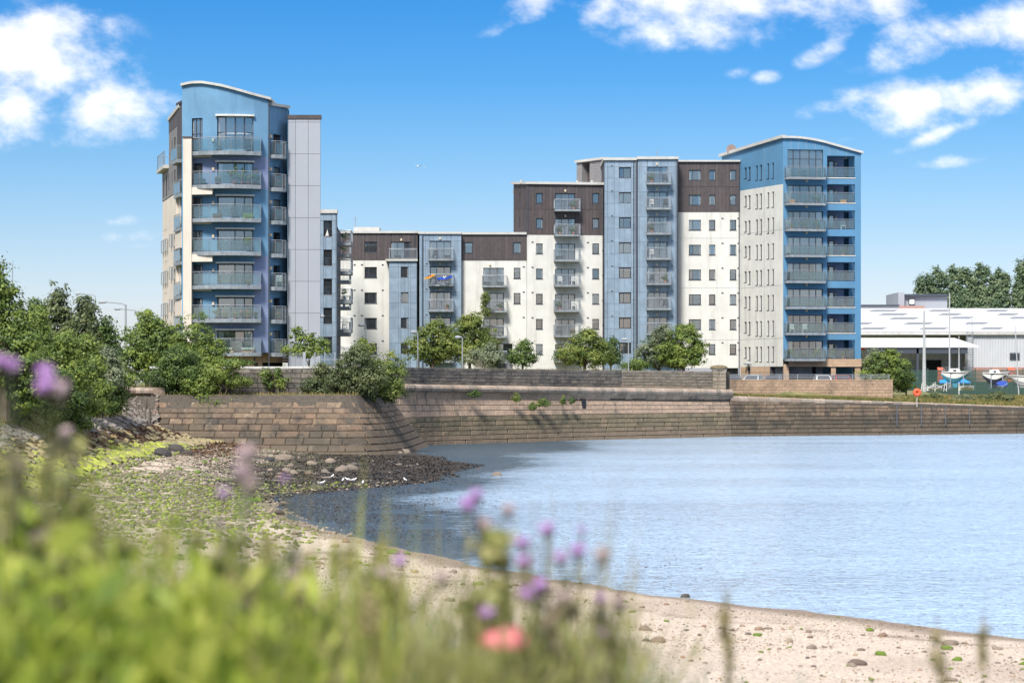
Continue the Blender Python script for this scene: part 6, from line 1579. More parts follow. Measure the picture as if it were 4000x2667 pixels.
def poplar(px, y0, w, lab, seed):
    r = random.Random(seed); n = max(3, int(w / 28)); lob = []
    for k in range(n):
        f = (k + .5) / n - .5; h = .96 + r.uniform(-.10, .12) - abs(f) * .18
        lob += [(f + r.uniform(-.02, .02), h * .5, .75 / n, h * .5), (f * .95, h * .3, 1.0 / n, h * .3), (f, h * .96, .22 / n, .12), (f + .3 / n, h * .88, .18 / n, .12)]
    tree(px, y0, 1260, w, 420, 'poplar', lab, seed=seed, lobes=lob, base=3.6, leaf=.42, dens=1.3, cr=.62, group='row of poplars beyond the shed', hollow=.3)
poplar(3640, 1052, 118, 'left clump of upright poplars beyond the white shed roof', 201); poplar(3745, 1045, 76, 'poplar clump just right of the tall mast', 202); poplar(3822, 1040, 74, 'middle poplar of the clump beyond the shed', 203); poplar(3900, 1058, 78, 'right poplar of the clump beyond the shed', 204); poplar(4010, 1015, 90, 'poplar cut by the right picture edge', 205)
# twiggy dead shrub
tw = empty('bare_shrub', (wx(1870, 230), 230, 4.6), 'grey leafless twiggy shrub behind the parapet beside a street lamp', 'shrub'); b = MB()
for k in range(46):
    a = rnd.uniform(-1, 1); q = Vector((a * .9, rnd.uniform(-.4, .4), rnd.uniform(1.6, 2.9) - abs(a))); b.tube([(a * .15, 0, 1.2), q * .6 + Vector((0, 0, .4)), q + Vector((0, 0, .5))], [.03, .02, .006], 4)
b.tube([(0, 0, -.2), (0, 0, 1.3)], .06, 5); b.build('twigs', mat('dead_twig', (.26, .22, .17), .9), tw)
# plants on the nosing
for k, (px, py, w, c) in enumerate([(1855, 1535, 50, 'dark'), (2018, 1550, 34, 'yellow'), (2120, 1570, 60, 'mid'), (2080, 1585, 30, 'mid'), (2235, 1563, 22, 'dark'), (2200, 1563, 20, 'mid')]):
    d = float(np.interp(px, [1700, 1900, 2100, 2300], [207, 213, 218, 224])) + .1
    tree(px, py - 16, py + 22, w, d - .5, c, ['dark weed hanging over the rounded nosing', 'yellow-green tuft growing from the nosing', 'largest green tuft under the nosing', 'small green tuft left of the largest one', 'small dark tuft further right under the nosing', 'little green tuft between its neighbours under the nosing'][k], 'wall_plant', 'plants rooted in the curving wall', seed=300 + k, leaf=.1, trunk=False, cr=.16, cat='plant')

# grasses
def grass(name, x, y, z, h, m, seed, w=.02, lean=.35, seg=2):
    r = np.random.default_rng(seed); n = len(x); a = r.random(n) * 6.28; hh = h * r.uniform(.5, 1.3, n); ln = r.normal(0, lean, n) * hh
    bx, by = np.cos(a) * w, np.sin(a) * w; vs = []
    for i in range(seg + 1):
        t = i / seg; wd = (1 - t) ; cx = x + np.cos(a * 3) * ln * t * t; cy = y + np.sin(a * 3) * ln * t * t; cz_ = z + hh * t * (1 - .15 * t)
        vs += [np.stack([cx - bx * wd, cy - by * wd, cz_], 1), np.stack([cx + bx * wd, cy + by * wd, cz_], 1)]
    v = np.stack(vs, 1).reshape(-1, 3); k = 2 * (seg + 1); f = np.concatenate([np.arange(n)[:, None] * k + np.array([[2 * i, 2 * i + 1, 2 * i + 3, 2 * i + 2]]) for i in range(seg)]); tn = np.concatenate([r.random(n)] * seg)
    tn = np.concatenate([tn[:n]] * seg)
    return tag(np_mesh(name, v, f, m, tint=tn), kind='stuff')
m_gr = leafmat('dry_grass', (.09, .12, .03), (.20, .19, .06), (.40, .29, .12), .3, .25)
m_grg = leafmat('green_grass', (.05, .09, .015), (.11, .16, .025), (.24, .25, .06), .35, .3)
# bank before the boats and beside the tan wall
px = rng.uniform(2840, 4050, 26000); d0 = np.interp(px, [2850, 3200, 3500, 4000, 4600], [238.9, 242.6, 246.1, 253.1, 263]); dd = d0 + .5 + rng.random(26000) ** 1.3 * np.where(px > 3488, 26, 8.5); ok = (px > 3488) | (dd < 250.4); px, dd = px[ok], dd[ok]
x = (px - 2000) / F * dd; z = np.array([landz(a, b_, 1) for a, b_ in zip(x, dd)]); sel = rng.random(len(x)) < .5
grass('bank_grass', x, dd, z - .05, .42, m_gr, 61, w=.05); grass('bank_green_grass', x[sel][:8000] + .1, dd[sel][:8000], z[sel][:8000] - .05, .32, m_grg, 62, w=.06)
# tufts on the ledge, on parapet tops, rubble coping, bank foot
q = [lb_.at(t_, 4.4) for t_ in rng.random(2600) * .93]; ki = rng.random(2600)
x = np.array([v.x for v in q]); y = np.array([v.y for v in q]) + ki * 2.4; grass('ledge_grass', x, y, np.full(len(x), 4.4), .28, m_gr, 63, w=.035)
q = [mp_.at(t_) for t_ in rng.random(3500) * .72]; grass('parapet_grass', np.array([v.x for v in q]), np.array([v.y for v in q]) + .7 + rng.random(3500) * 1.2, np.full(3500, 6.1), .55, m_gr, 64, w=.04)
x = rng.uniform(-28.5, -26.6, 6500); y = rng.uniform(112, 176, 6500); grass('bank_foot_grass', x, y, height(x, y) - .05, .6, m_gr, 65, w=.03); x = rng.uniform(-29, -26.9, 5000); y = rng.uniform(100, 176, 5000); grass('bank_foot_weeds', x, y, height(x, y) - .05, .55, m_grg, 66, w=.05)
x = np.array([wx(p_, 181.5) for p_ in rng.uniform(440, 610, 700)]); grass('coping_grass', x, np.full(700, 182.) + rng.random(700), np.full(700, 4.6), .7, m_gr, 67, w=.03)
# ---------------------------------------------------------------- industrial shed and boat yard
shd = wempty('white_shed', (wx(3750, 330), 330, 3.6), 'large white corrugated boat shed with shallow roof, canopy and grey walls', 'shed')
DS = 320.
m_corr = mat('pale_grey_corrugated_sheet', (.46, .47, .49), .5, .06, .8); m_roof = mat('white_corrugated_roof', (.62, .62, .63), .5, .04, .5, stain=[((.45, .42, .40), .4, 1, .6, .8, .35)])
sx0, sx1 = wx(3330, DS), wx(4500, DS)
ze, zr_, yr = wz(1297, DS), wz(1205, DS + 42), DS + 42
def corr(b, x0, x1, ya, za, yb_, zb_, pitch=.33, h=.045):
    n = int((x1 - x0) / pitch); vs = []; L_ = Vector((0, yb_ - ya, zb_ - za)).normalized(); nn = Vector((0, -L_.z, L_.y))
    for i in range(2 * n + 1):
        x = x0 + (x1 - x0) * i / (2 * n); o_ = nn * (h if i % 2 else 0); vs += [Vector((x, ya, za)) + o_, Vector((x, yb_, zb_)) + o_]
    b.add(vs, [(2 * i, 2 * i + 2, 2 * i + 3, 2 * i + 1) for i in range(2 * n)])
b = MB(); corr(b, sx0, sx1, DS - .3, ze, yr, zr_); b.quad((sx0, yr, zr_), (sx1, yr, zr_), (sx1, yr + 42, ze), (sx0, yr + 42, ze)); b.build('roof', m_roof, shd)
b = MB(); b.box(sx0, sx1, DS - .45, DS - .2, ze - .35, ze - .02); b.build('eaves_gutter', m_coping, shd)
m_sky = mat('grey_rooflight', (.19, .20, .20), .4, .1, 3)
for (px, py, w) in [(3450, 1215, 95), (3490, 1229, 95), (3532, 1245, 98), (3588, 1265, 98), (3648, 1285, 98), (3360, 1265, 80), (3410, 1285, 90), (3670, 1215, 72), (3712, 1229, 74), (3755, 1243, 76), (3815, 1264, 78), (3875, 1284, 76), (3895, 1215, 74), (3937, 1229, 70), (3985, 1243, 72)]:
    s = (HOR - py) / F; d = (ze - EYE - (zr_ - ze) / 42 * DS) / (s - (zr_ - ze) / 42); z = EYE + s * d; x0, x1 = wx(px - w / 2, d), wx(px + w / 2, d); k = (zr_ - ze) / 42
    b = MB(); b.hexa([(x0 - .6, d - 1.5, z - 1.5 * k + .05), (x1 - .6, d - 1.5, z - 1.5 * k + .05), (x1 + .6, d + 1.5, z + 1.5 * k + .05), (x0 + .6, d + 1.5, z + 1.5 * k + .05)], [(x0 - .6, d - 1.5, z - 1.5 * k + .1), (x1 - .6, d - 1.5, z - 1.5 * k + .1), (x1 + .6, d + 1.5, z + 1.5 * k + .1), (x0 + .6, d + 1.5, z + 1.5 * k + .1)]); b.build('rooflight', m_sky, shd)
xw = wx(3800, DS)
b = MB(); corr(b, xw, sx1, DS, wz(1435, DS), DS, ze - .3, .36, -.05); b.build('wall', m_corr, shd)
b = MB(); corr(b, sx0, xw, DS + 5, 3.6, DS + 5, ze - .3, .36, -.05); b.quad((xw, DS, 3.6), (xw, DS + 5, 3.6), (xw, DS + 5, ze - .3), (xw, DS, ze - .3)); b.build('rear_wall', m_corr, shd)
b = MB(); b.box(wx(3775, DS), xw - .02, DS - .15, DS + 1, 3.6, ze - .3); b.build('corner_panel', m_corr, shd)
m_brick = mat('pinkish_brick', (.36, .20, .16), .9, .15, 4)
b = MB(); b.box(xw, sx1, DS - .12, DS + .2, 3.5, wz(1435, DS) + .02); b.build('brick_base', m_brick, shd)
b = MB(); xe = wx(3788, DS); za, zbb = wz(1319, DS), wz(1352, DS - 6)
b.add([(sx0, DS - 6.5, zbb), (xe, DS - 6.5, zbb), (wx(3727, DS), DS + .0, za), (sx0, DS, za), (sx0, DS - 6.5, zbb - .18), (xe, DS - 6.5, zbb - .18), (wx(3727, DS), DS, za - .18), (sx0, DS, za - .18)], [(0, 1, 2, 3), (4, 7, 6, 5), (0, 4, 5, 1), (1, 5, 6, 2)]); b.build('canopy', m_roof, shd)
b = MB(); b.box(sx0 + 1, wx(3778, DS - 6), DS - 6.3, DS - 6.1, zbb - .95, zbb - .2); b.build('canopy_beam', m_pipe, shd)
for px in (3462, 3583, 3708, 3745): b = MB(); b.box(wx(px, DS - 6) - .14, wx(px, DS - 6) + .14, DS - 6.3, DS - 6.05, 3.6, zbb - .3); b.build('canopy_post', m_pipe, shd)
b = MB(); b.box(wx(3616, DS + 5), wx(3676, DS + 5), DS + 4.85, DS + 4.93, 3.6, wz(1406, DS + 5)); b.build('doorway', m_dark, shd)
b = MB(); b.box(wx(3560, DS + 5), wx(3612, DS + 5), DS + 4.85, DS + 4.93, 3.6, wz(1406, DS + 5)); b.build('door', m_slab, shd)
m_or = mat('orange_paint', (.70, .10, .03), .5)
b = MB(); b.box(sx0 + .2, wx(3378, DS - 3), DS - 3, DS - 2.8, wz(1368, DS), wz(1344, DS)); b.build('orange_sign_panel', m_or, shd)
b = MB(); x = wx(3785, DS)
for k in range(26): b.box(x - .35, x + .35, DS - .5, DS - .46, 4 + k * .33, 4.05 + k * .33)
for s in (-.35, .35): b.box(x + s - .03, x + s + .03, DS - .5, DS - .44, 3.8, ze + 2.2)
for k in range(8):
    zz_ = 6.2 + k * .95; b.tube([(x - .4, DS - .5, zz_), (x - .38, DS - 1.15, zz_), (x + .38, DS - 1.15, zz_), (x + .4, DS - .5, zz_)], .02, 4)
b.build('caged_ladder', m_steel, shd)
b = MB(); x0, x1 = wx(3944, DS), wx(3982, DS)
for k in range(6): b.box(x0, x1, DS - .15, DS - .05, wz(1380, DS) - k * .16, wz(1380, DS) - k * .16 + .07)
b.build('louvre_vent', m_frame, shd)
# far buildings
fbld = wempty('far_flats', (wx(3545, 400), 400, 3.6), 'pale flats with dark window frame and blue roof edge left of the poplars', 'building')
b = MB(); b.box(wx(3529, 400), wx(3700, 400), 400, 412, 3.6, wz(1158, 400)); b.box(wx(3505, 400), wx(3529, 400), 399, 412, 3.6, wz(1143, 400)); b.build('wall', m_slab, fbld)
b = MB(); b.box(wx(3529, 400) + .01, wx(3700, 400), 399.3, 412, wz(1157, 400), wz(1149, 400)); b.build('roof', m_pipe, fbld)
b = MB(); b.box(wx(3549, 400), wx(3574, 400), 399.9, 400.1, wz(1190, 400), wz(1166, 400)); o = b.build('window', m_frame, fbld)
b = MB(); b.box(wx(3552, 400), wx(3571, 400), 399.8, 399.88, wz(1188, 400), wz(1169, 400)); b.build('pane', m_curt, o)
b = MB(); b.box(wx(3490, 400), wx(3600, 400), 397, 399, 3.6, wz(1195, 397)); b.build('brick_wall', m_brick, fbld)
fb3 = wempty('far_warehouse', (wx(3430, 380), 380, 3.6), 'low grey warehouse with a blue-black roof line behind the white shed', 'building')
b = MB(); b.box(wx(3340, 380), wx(3510, 380), 380, 390, 3.6, wz(1197, 380)); b.build('wall', m_corr, fb3); b = MB(); b.box(wx(3340, 380), wx(3512, 380), 379.5, 390, wz(1196, 380), wz(1190, 380)); b.build('roof', m_pipe, fb3)
fb4 = wempty('far_house', (wx(3960, 400), 400, 3.6), 'small brown and grey house between the poplars at right', 'building')
b = MB(); b.box(wx(3935, 400), wx(3975, 400), 425, 433, 3.6, wz(1150, 400)); b.build('wall', m_tan, fb4); b = MB(); b.box(wx(3932, 400), wx(3978, 400), 424.6, 433, wz(1149, 400), wz(1143, 400)); b.build('roof', m_pipe, fb4)
b = MB(); b.box(wx(3945, 400), wx(3962, 400), 424.85, 424.95, wz(1185, 400), wz(1166, 400)); b.build('window', m_pane, fb4)
# green mesh fence
gf_ = wempty('green_mesh_fence', (wx(3780, 296), 296, 3.6), 'dark green mesh security fence between the boats and the shed', 'fence')
m_green = mat('dark_green_coated_wire', (.035, .085, .07), .6); zt = wz(1446, 296); zb_ = 3.6
for px in range(3562, 4060, 62): b = MB(); x = wx(px, 296); b.box(x - .05, x + .05, 295.95, 296.05, zb_, zt + .25); b.build('post', m_green, gf_)
b = MB(); x0, x1 = wx(3560, 296), wx(4060, 296)
x = x0
while x < x1: b.add([(x, 296, zb_), (x + .05, 296, zb_), (x + .05, 296, zt), (x, 296, zt), (x + .025, 296.02, zb_), (x + .025, 296.02, zt)], [(0, 1, 2, 3), (1, 4, 5, 2), (4, 0, 3, 5)]); x += .085
for k in range(7): b.box(x0, x1, 295.97, 296.0, zb_ + (zt - zb_) * k / 6 - .03, zb_ + (zt - zb_) * k / 6 + .03)
tag(b.build('wire_mesh', m_green, gf_), kind='stuff')
b = MB(); b.box(x0, x1, 299, 300, 3.6, 5.4); o = b.build('hedge_bank', mat('dark_hedge', (.03, .05, .035), .95, .4, 1.5)); tag(o, 'low dark clipped hedge just behind the green mesh fence', 'hedge')
# masts and poles
def pole(px, y0, y1, d, r0, r1, lab, name='mast', lean=0, zb=3.6):
    b = MB(); x = wx(px, d); b.tube([(x, d, zb), (x + lean, d, wz(y0, d))], [r0, r1], 8)
    o = b.build(name, mat(name + '_paint', (.42, .43, .43), .5, .1, 2)); return tag(o, lab, 'mast' if name == 'mast' else 'pole')
pole(3610, 1213, 0, 288, .28, .1, 'thick tapering grey flood-light pole in front of the shed', 'light_pole')
pole(3709, 1145, 0, 281, .11, .07, 'tall pale mast rising between the two poplar clumps'); pole(3746, 1312, 0, 290, .1, .05, 'short dark mast just right of the tall pale one'); pole(3980, 1205, 0, 283, .08, .04, 'thin mast leaning left at the right picture edge', lean=-.55)
# boats: hull lofted from stations, keel, cabin, rails
def yacht(px, w, ydeck, ykeel, d, keelcol, lab, cabin=True, flip=False, seed=0):
    L_ = w * d / F; z_deck = wz(ydeck, d); z_g = wz(ykeel, d); root = empty('yacht', (wx(px, d), d, z_g), lab, 'sailing boat', 'yachts laid up on the quay')
    zd = z_deck - z_g; sgn = -1 if flip else 1
    st = []; n = 11
    for i in range(n):
        t = i / (n - 1); half = .5 * L_ * .36 * (math.sin(math.pi * (.18 + .82 * (1 - t)) ** .8) ** .7 if t < 1 else 0) + .02; half = min(half, 1.25)
        sheer = zd + .12 * (2 * t - .9) ** 2; dep = (1.2 * math.sin(math.pi * min(.97, t * .85 + .12)) + .12)
        x = sgn * (t - .5) * L_; ring = []
        for a in (-1, -.93, -.72, -.4, 0, .4, .72, .93, 1):
            hh = sheer - dep * (1 - abs(a) ** 2.6); ring.append((x + sgn * (.35 * (1 - (sheer - hh) / 1.0) if t > .8 else 0) * t, half * a, hh))
        st.append(ring)
    up, lo = MB(), MB(); m_h = m_white
    vs = [v for r in st for v in r]; f1_, f2_ = [], []
    for i in range(n - 1):
        for j in range(8): (f2_ if 2 <= j <= 5 else f1_).append((i * 9 + j, i * 9 + j + 1, (i + 1) * 9 + j + 1, (i + 1) * 9 + j))
    hm = mat('gelcoat_white', (.78, .76, .72), .25)
    up.add(vs, f1_ + [tuple(range(9))]); up.build('hull', hm, root, True); lo.add(vs, f2_); lo.build('antifouled_bottom', mat('antifouling', keelcol, .6, .2, 3), root)
    b = MB(); b.add([(r[0][0], r[0][1], r[0][2] - .003) for r in st] + [(r[8][0], r[8][1], r[8][2] - .003) for r in st], [(i, i + 1, n + i + 1, n + i) for i in range(n - 1)]); b.build('deck', hm, root)
    b = MB(); b.tube([(r[0][0], r[0][1] - .01, r[0][2] - .14) for r in st], .03, 4); b.tube([(r[8][0], r[8][1] + .01, r[8][2] - .14) for r in st], .03, 4); b.build('rubbing_strake', m_frame, root)
    b = MB(); kx = L_ * .1; b.hexa([(-kx * .7, -.1, 0.15), (kx * .7, -.1, .15), (kx * .7, .1, .15), (-kx * .7, .1, .15)], [(-kx * 1.5, -.12, zd - .75), (kx * 1.3, -.12, zd - .75), (kx * 1.3, .12, zd - .75), (-kx * 1.5, .12, zd - .75)]); b.build('keel', mat('keel_paint', keelcol, .6, .2, 3), root)
    if cabin:
        b = MB(); lo_ = [(-.22 * L_ * sgn, -.62), (.2 * L_ * sgn, -.5), (.2 * L_ * sgn, .5), (-.22 * L_ * sgn, .62)]; b.hexa([(x, y, zd - .05) for x, y in lo_], [(x * (.85 if x * sgn < 0 else .6), y * .8, zd + .38) for x, y in lo_]); b.build('cabin', hm, root)
        b = MB(); b.box(-.1 * L_, .02 * L_, -.6, -.55, zd + .08, zd + .24); b.build('cabin_window', m_dark, root)
    b = MB()
    for e, k in ((-.46, 4), (.44, 3)):
        for j in range(k): x = sgn * (e + j * .06 * (1 if e < 0 else -1)) * L_; b.tube([(x, -.5, zd), (x, -.5, zd + .5)], .018, 4)
        b.tube([(sgn * e * L_, -.5, zd + .5), (sgn * (e + k * .06 * (1 if e < 0 else -1)) * L_, -.5, zd + .5)], .018, 4); b.tube([(sgn * e * L_, -.5, zd + .5), (sgn * e * L_, .5, zd + .5)], .018, 4)
    b.build('guard_rail', m_steel, root)
    b = MB()
    for x in (-.22 * L_, .25 * L_): b.box(x - .05, x + .05, -1, -.9, 0, zd - .35); b.box(x - .05, x + .05, .9, 1, 0, zd - .35); b.box(x - .05, x + .05, -1, 1, .03, .13)
    b.build('cradle', m_steel, root); return root
yacht(3730, 106, 1452, 1519, 276, (.05, .22, .30), 'white yacht with teal underwater hull propped on a cradle, left of the yard')
yacht(3886, 96, 1456, 1520, 278, (.03, .035, .06), 'white yacht with near-black underwater hull, second in the yard')
yacht(3992, 108, 1466, 1518, 277, (.45, .45, .46), 'grey-white open keelboat cut by the right picture edge', cabin=False, flip=True)
def dinghy(px, w, y0, y1, d, col, lab, tilt=0):
    L_ = w * d / F; b = MB(); n = 9; vs = []
    for i in range(n):
        t = i / (n - 1); hf = .55 * math.sin(math.pi * (.15 + .85 * (1 - t))) ** .6 if t < 1 else .03
        for a in (-1, -.8, 0, .8, 1): vs.append(((t - .5) * L_, hf * a, .5 + .1 * (t - .5) ** 2 - .45 * (1 - abs(a) ** 2)))
    b.add(vs, [(i * 5 + j, i * 5 + j + 1, (i + 1) * 5 + j + 1, (i + 1) * 5 + j) for i in range(n - 1) for j in range(4)] + [(0, 1, 2, 3, 4)] + [(i * 5, (i + 1) * 5, (i + 1) * 5 + 4, i * 5 + 4) for i in range(n - 1)])
    root = empty('dinghy', (wx(px, d), d, wz(y1, d)), lab, 'dinghy'); root.rotation_euler = (tilt, 0, 0); b.build('hull', mat('dinghy_paint', col, .4), root); g = MB(); g.tube([(-.5 * L_, -.5, .5), (0, -.58, .5), (.5 * L_, 0, .55)], .04, 5); g.build('gunwale', m_steel, root); return root
dinghy(3912, 46, 1490, 1512, 272, (.02, .06, .30), 'small blue boat tilted on its side under the second yacht', .6)
dinghy(3665, 70, 1505, 1524, 273, (.04, .05, .22), 'dark blue covered dinghy behind the white trestles'); dinghy(3650, 60, 1512, 1528, 271, (.75, .75, .73), 'upturned white dinghy beside the white trestles'); dinghy(3775, 60, 1512, 1526, 272, (.68, .66, .6), 'dirty white dinghy right of the blue tarpaulin')
tp = empty('tarpaulin_tent', (wx(3748, 280), 280, wz(1520, 280)), 'bright blue tarpaulin pitched as a ridge tent between the yachts', 'tarpaulin')
b = MB(); hw_ = 1.15; b.add([(-1.1, -.8, .75), (1.2, -.8, .75), (1.3, .8, .75), (-1.1, .8, .75), (-.15, 0, 1.45), (.2, 0, 1.42), (-2.3, 0, 1.05), (-2.4, -.6, .72)], [(0, 1, 5, 4), (1, 2, 5), (2, 3, 4, 5), (3, 0, 4), (0, 4, 6, 7)]); b.build('cover', mat('blue_tarpaulin', (.02, .23, .70), .5, .15, 3), tp); b = MB(); b.tube([(-1, -.7, 0), (-1, -.7, .8)], .03, 4); b.tube([(1.1, -.7, 0), (1.1, -.7, .8)], .03, 4); b.build('pole', m_steel, tp)
tr_ = empty('boat_trestle', (wx(3650, 270), 270, wz(1528, 270)), 'white tubular steel trestle frames with crossed braces in the boat yard', 'trestle')
b = MB(); a0, a1, a2 = (wx(p_, 270) - wx(3650, 270) for p_ in (3608, 3652, 3697))
for x in (a0, a1, a2): b.tube([(x, 0, 0), (x + .05, 0, 1.05)], .05, 5); b.tube([(x - .15, .9, 0), (x, .9, .9)], .05, 5)
b.build('upright', m_white, tr_); b = MB()
for x, y in ((a0, a1), (a1, a2)): b.tube([(x, 0, .2), (y, 0, .8)], .03, 4); b.tube([(x, 0, .8), (y, 0, .15)], .03, 4)
b.build('brace', m_white, tr_)
for k, (px, w, c, lab) in enumerate([(3690, 28, (.65, .12, .06), 'red-orange container lid seen over the fence left of the first yacht'), (3965, 29, (.75, .12, .04), 'bright orange crate on the shed side of the fence at far right')]):
    b = MB(); x = wx(px, 300); hw_ = w * 300 / F / 2; z = wz(1445, 300); b.hexa([(x - hw_, 302, 3.6), (x + hw_, 302, 3.6), (x + hw_, 303.2, 3.6), (x - hw_, 303.2, 3.6)], [(x - hw_, 302, z), (x + hw_, 302, z), (x + hw_ * .8, 303.2, z + .35), (x - hw_ * .8, 303.2, z + .35)])
    root = wempty('container', (x, 302, 3.6), lab, 'container'); b.build('body', mat('container_paint', c, .5), root); b = MB(); b.box(x - hw_ * .9, x + hw_ * .9, 301.9, 301.98, z - .08, z); b.build('rim', m_steel, root)
# lifebuoy

lf = empty('lifebuoy_post', (wx(3582, 246.6), 246.6, 3.1), 'orange round lifebuoy housing on a thin post at the quay edge', 'lifebuoy')
b = MB(); n = 20; rr = .42
vs = []
for i in range(n):
    w = 2 * math.pi * i / n
    for a in range(8):
        q = 2 * math.pi * a / 8; r_ = rr * .62 + .16 * math.cos(q); vs.append((r_ * math.cos(w), -.1 + .1 * math.sin(q), 1.2 + r_ * math.sin(w)))
b.add(vs, [(i * 8 + a, i * 8 + (a + 1) % 8, ((i + 1) % n) * 8 + (a + 1) % 8, ((i + 1) % n) * 8 + a) for i in range(n) for a in range(8)]); b.build('ring', m_or, lf, True)
b = MB(); b.lathe((0, 0, 0), [(.40, 0), (.42, .05), (.3, .08)], 20); o = b.build('housing', m_or, lf); o.rotation_euler = (R(90), 0, 0); o.location = (0, .06, 1.2)
b = MB(); b.tube([(0, .04, -.3), (0, .04, 1.3)], .035, 6); b.build('post', m_white, lf)
# rough stone edge right
# cars
def car(x, y, z, col, lab, rz=0, hatch=True):
    root = empty('parked_car', (x, y, z), lab, 'car', 'cars parked behind the steel railing', rz)
    m_c = mat('car_paint', col, .3, spec=.6); prof = [(-2.0, .35), (-2.05, .75), (-1.75, .92), (-.95, 1.0), (-.35, 1.42), (1.0, 1.45), (1.75, 1.0), (2.0, .9), (2.05, .4)]
    if not hatch: prof = [(-2.1, .35), (-2.15, .8), (-1.6, .92), (-.9, .98), (-.2, 1.40), (.8, 1.40), (1.4, 1.0), (2.1, .92), (2.15, .4)]
    b = MB(); n = len(prof); vs = [(x_, s * (.85 if z_ < 1.05 else .66), z_) for s in (-1, 1) for x_, z_ in prof]
    b.add(vs, [tuple(range(n - 1, -1, -1)), tuple(range(n, 2 * n))] + [(i, i + 1, n + i + 1, n + i) for i in range(n - 1)] + [(n - 1, 0, n, 2 * n - 1)]); b.build('body', m_c, root)
    for s in (-1, 1):
        b = MB(); q = [(-.8, 1.03, .84), (.9 if hatch else .75, 1.03, .84), (.85 if hatch else .6, 1.36, .69), (-.3, 1.36, .69)]
        b.add([(a, s * (c_ + .02), z_) for a, z_, c_ in q], [(0, 1, 2, 3)]); b.build('side_window', m_pane, root)
    b = MB(); b.quad((-1.0, -.7, 1.01), (-1.0, .7, 1.01), (-.42, .6, 1.40), (-.42, -.6, 1.40)); b.build('windscreen', m_frame, root)
    for wx_ in (-1.3, 1.3):
        for s in (-1, 1): b = MB(); b.lathe((0, 0, 0), [(.2, -.1), (.32, -.1), (.33, 0), (.32, .1), (.2, .1)], 14); o = b.build('wheel', m_frame, root); o.rotation_euler = (R(90), 0, 0); o.location = (wx_, s * .8, .33)
    for s in (-.6, .6): b = MB(); b.box(-2.07, -2.0, s - .15, s + .15, .62, .76); b.build('headlight', m_curt, root)
    return root
for px, w, d, c, lab, rz, hb in [(2862, 65, 258, (.03, .04, .06), 'dark blue car half hidden beside the gate pier', 90, True), (2942, 78, 257, (.42, .47, .50), 'silver-blue hatchback with pale windscreen second from the gate pier', 70, True), (3020, 78, 258, (.045, .055, .09), 'dark estate car with yellow number plate in the middle of the row', 85, False), (3214, 56, 258, (.62, .64, .64), 'white van-like car in front of the dark undercroft', 90, True), (3287, 72, 257, (.30, .03, .02), 'dark car with red rear lights beside the teal hoarding', 95, True)]:
    car(wx(px, d), d, G0, c, lab, R(rz), hb)
b = MB(); x = wx(3029, 255.6); b.box(x - .26, x + .26, 255.7, 255.73, G0 + .85, G0 + .97)
# paving under the cars
b = MB(); b.add([(wx(2840, 253), 252.2, G0 + .004), (wx(3486, 253), 252.9, G0 + .004), (wx(3486, 263), 262.5, G0 + .004), (wx(2840, 272), 271.8, G0 + .004)], [(0, 1, 2, 3)]); tag(b.build('car_park_paving', mat('asphalt', (.06, .06, .065), .9, .2, 3)), kind='structure')

# ---------------------------------------------------------------- street lamps
m_lp = mat('lamp_post_grey', (.27, .29, .30), .5)
def lamp(px, ytop, d, arm, lab, kind='arm', zb=G0, r=.055):
    root = empty('street_lamp', (wx(px, d), d, zb), lab, 'street lamp', 'street lamps round the flats'); h = wz(ytop, d) - zb
    b = MB(); b.tube([(0, 0, -.1), (0, 0, 1.2), (0, 0, h)], [r * 1.7, r * 1.2, r], 7); b.build('post', m_lp, root)
    for s in ((-1, 1) if kind == 'double' else (arm,)):
        al = 2.1 if kind == 'long' else (.75 if kind == 'double' else .7); a = al * (1 if s > 0 else -1)
        if kind == 'long': b = MB(); b.tube([(0, 0, h - .1), (a * .15, 0, h + .1), (a * .8, 0, h + .22)], .05, 5); b.build('arm', m_lp, root)
        b = MB(); x0, x1 = (a * .8, a * 1.2) if kind == 'long' else (a * .05, a)
        zz_ = h + (.22 if kind == 'long' else .02); pr = [(x0, .05), (x0 + (x1 - x0) * .35, .13), (x0 + (x1 - x0) * .8, .15), (x1, .05)]
        b.tube([(x_, 0, zz_ + .03) for x_, _ in pr], [q_ for _, q_ in pr], 8); b.build('lamp_head', m_slab, root)
    return root
lamp(1233, 1237, 205, 0, 'twin-headed street lamp in front of the grey lift shaft', 'double')
lamp(1429, 1272, 215, -1, 'single street lamp facing left in front of the low white block'); lamp(1632, 1299, 225, -1, 'street lamp head half hidden left of the rounded tree'); lamp(1806, 1319, 226, -1, 'street lamp between the rounded tree and the silvery bush'); lamp(2455, 1327, 240, -1, 'street lamp beside the left bay of the panelled tower')
lamp(49, 1030, 260, -1, 'tall road lamp against the sky beside the sycamore top', 'long'); lamp(372, 1155, 300, -1, 'faint tall road lamp with a curved arm above the dark trees', 'long', r=.05); lamp(491, 1190, 225, -1, 'thick tall road lamp in the gap left of the white wing', 'long', r=.09); lamp(540, 1216, 250, -1, 'shorter road lamp nearest the dense rounded tree', 'long', r=.07)
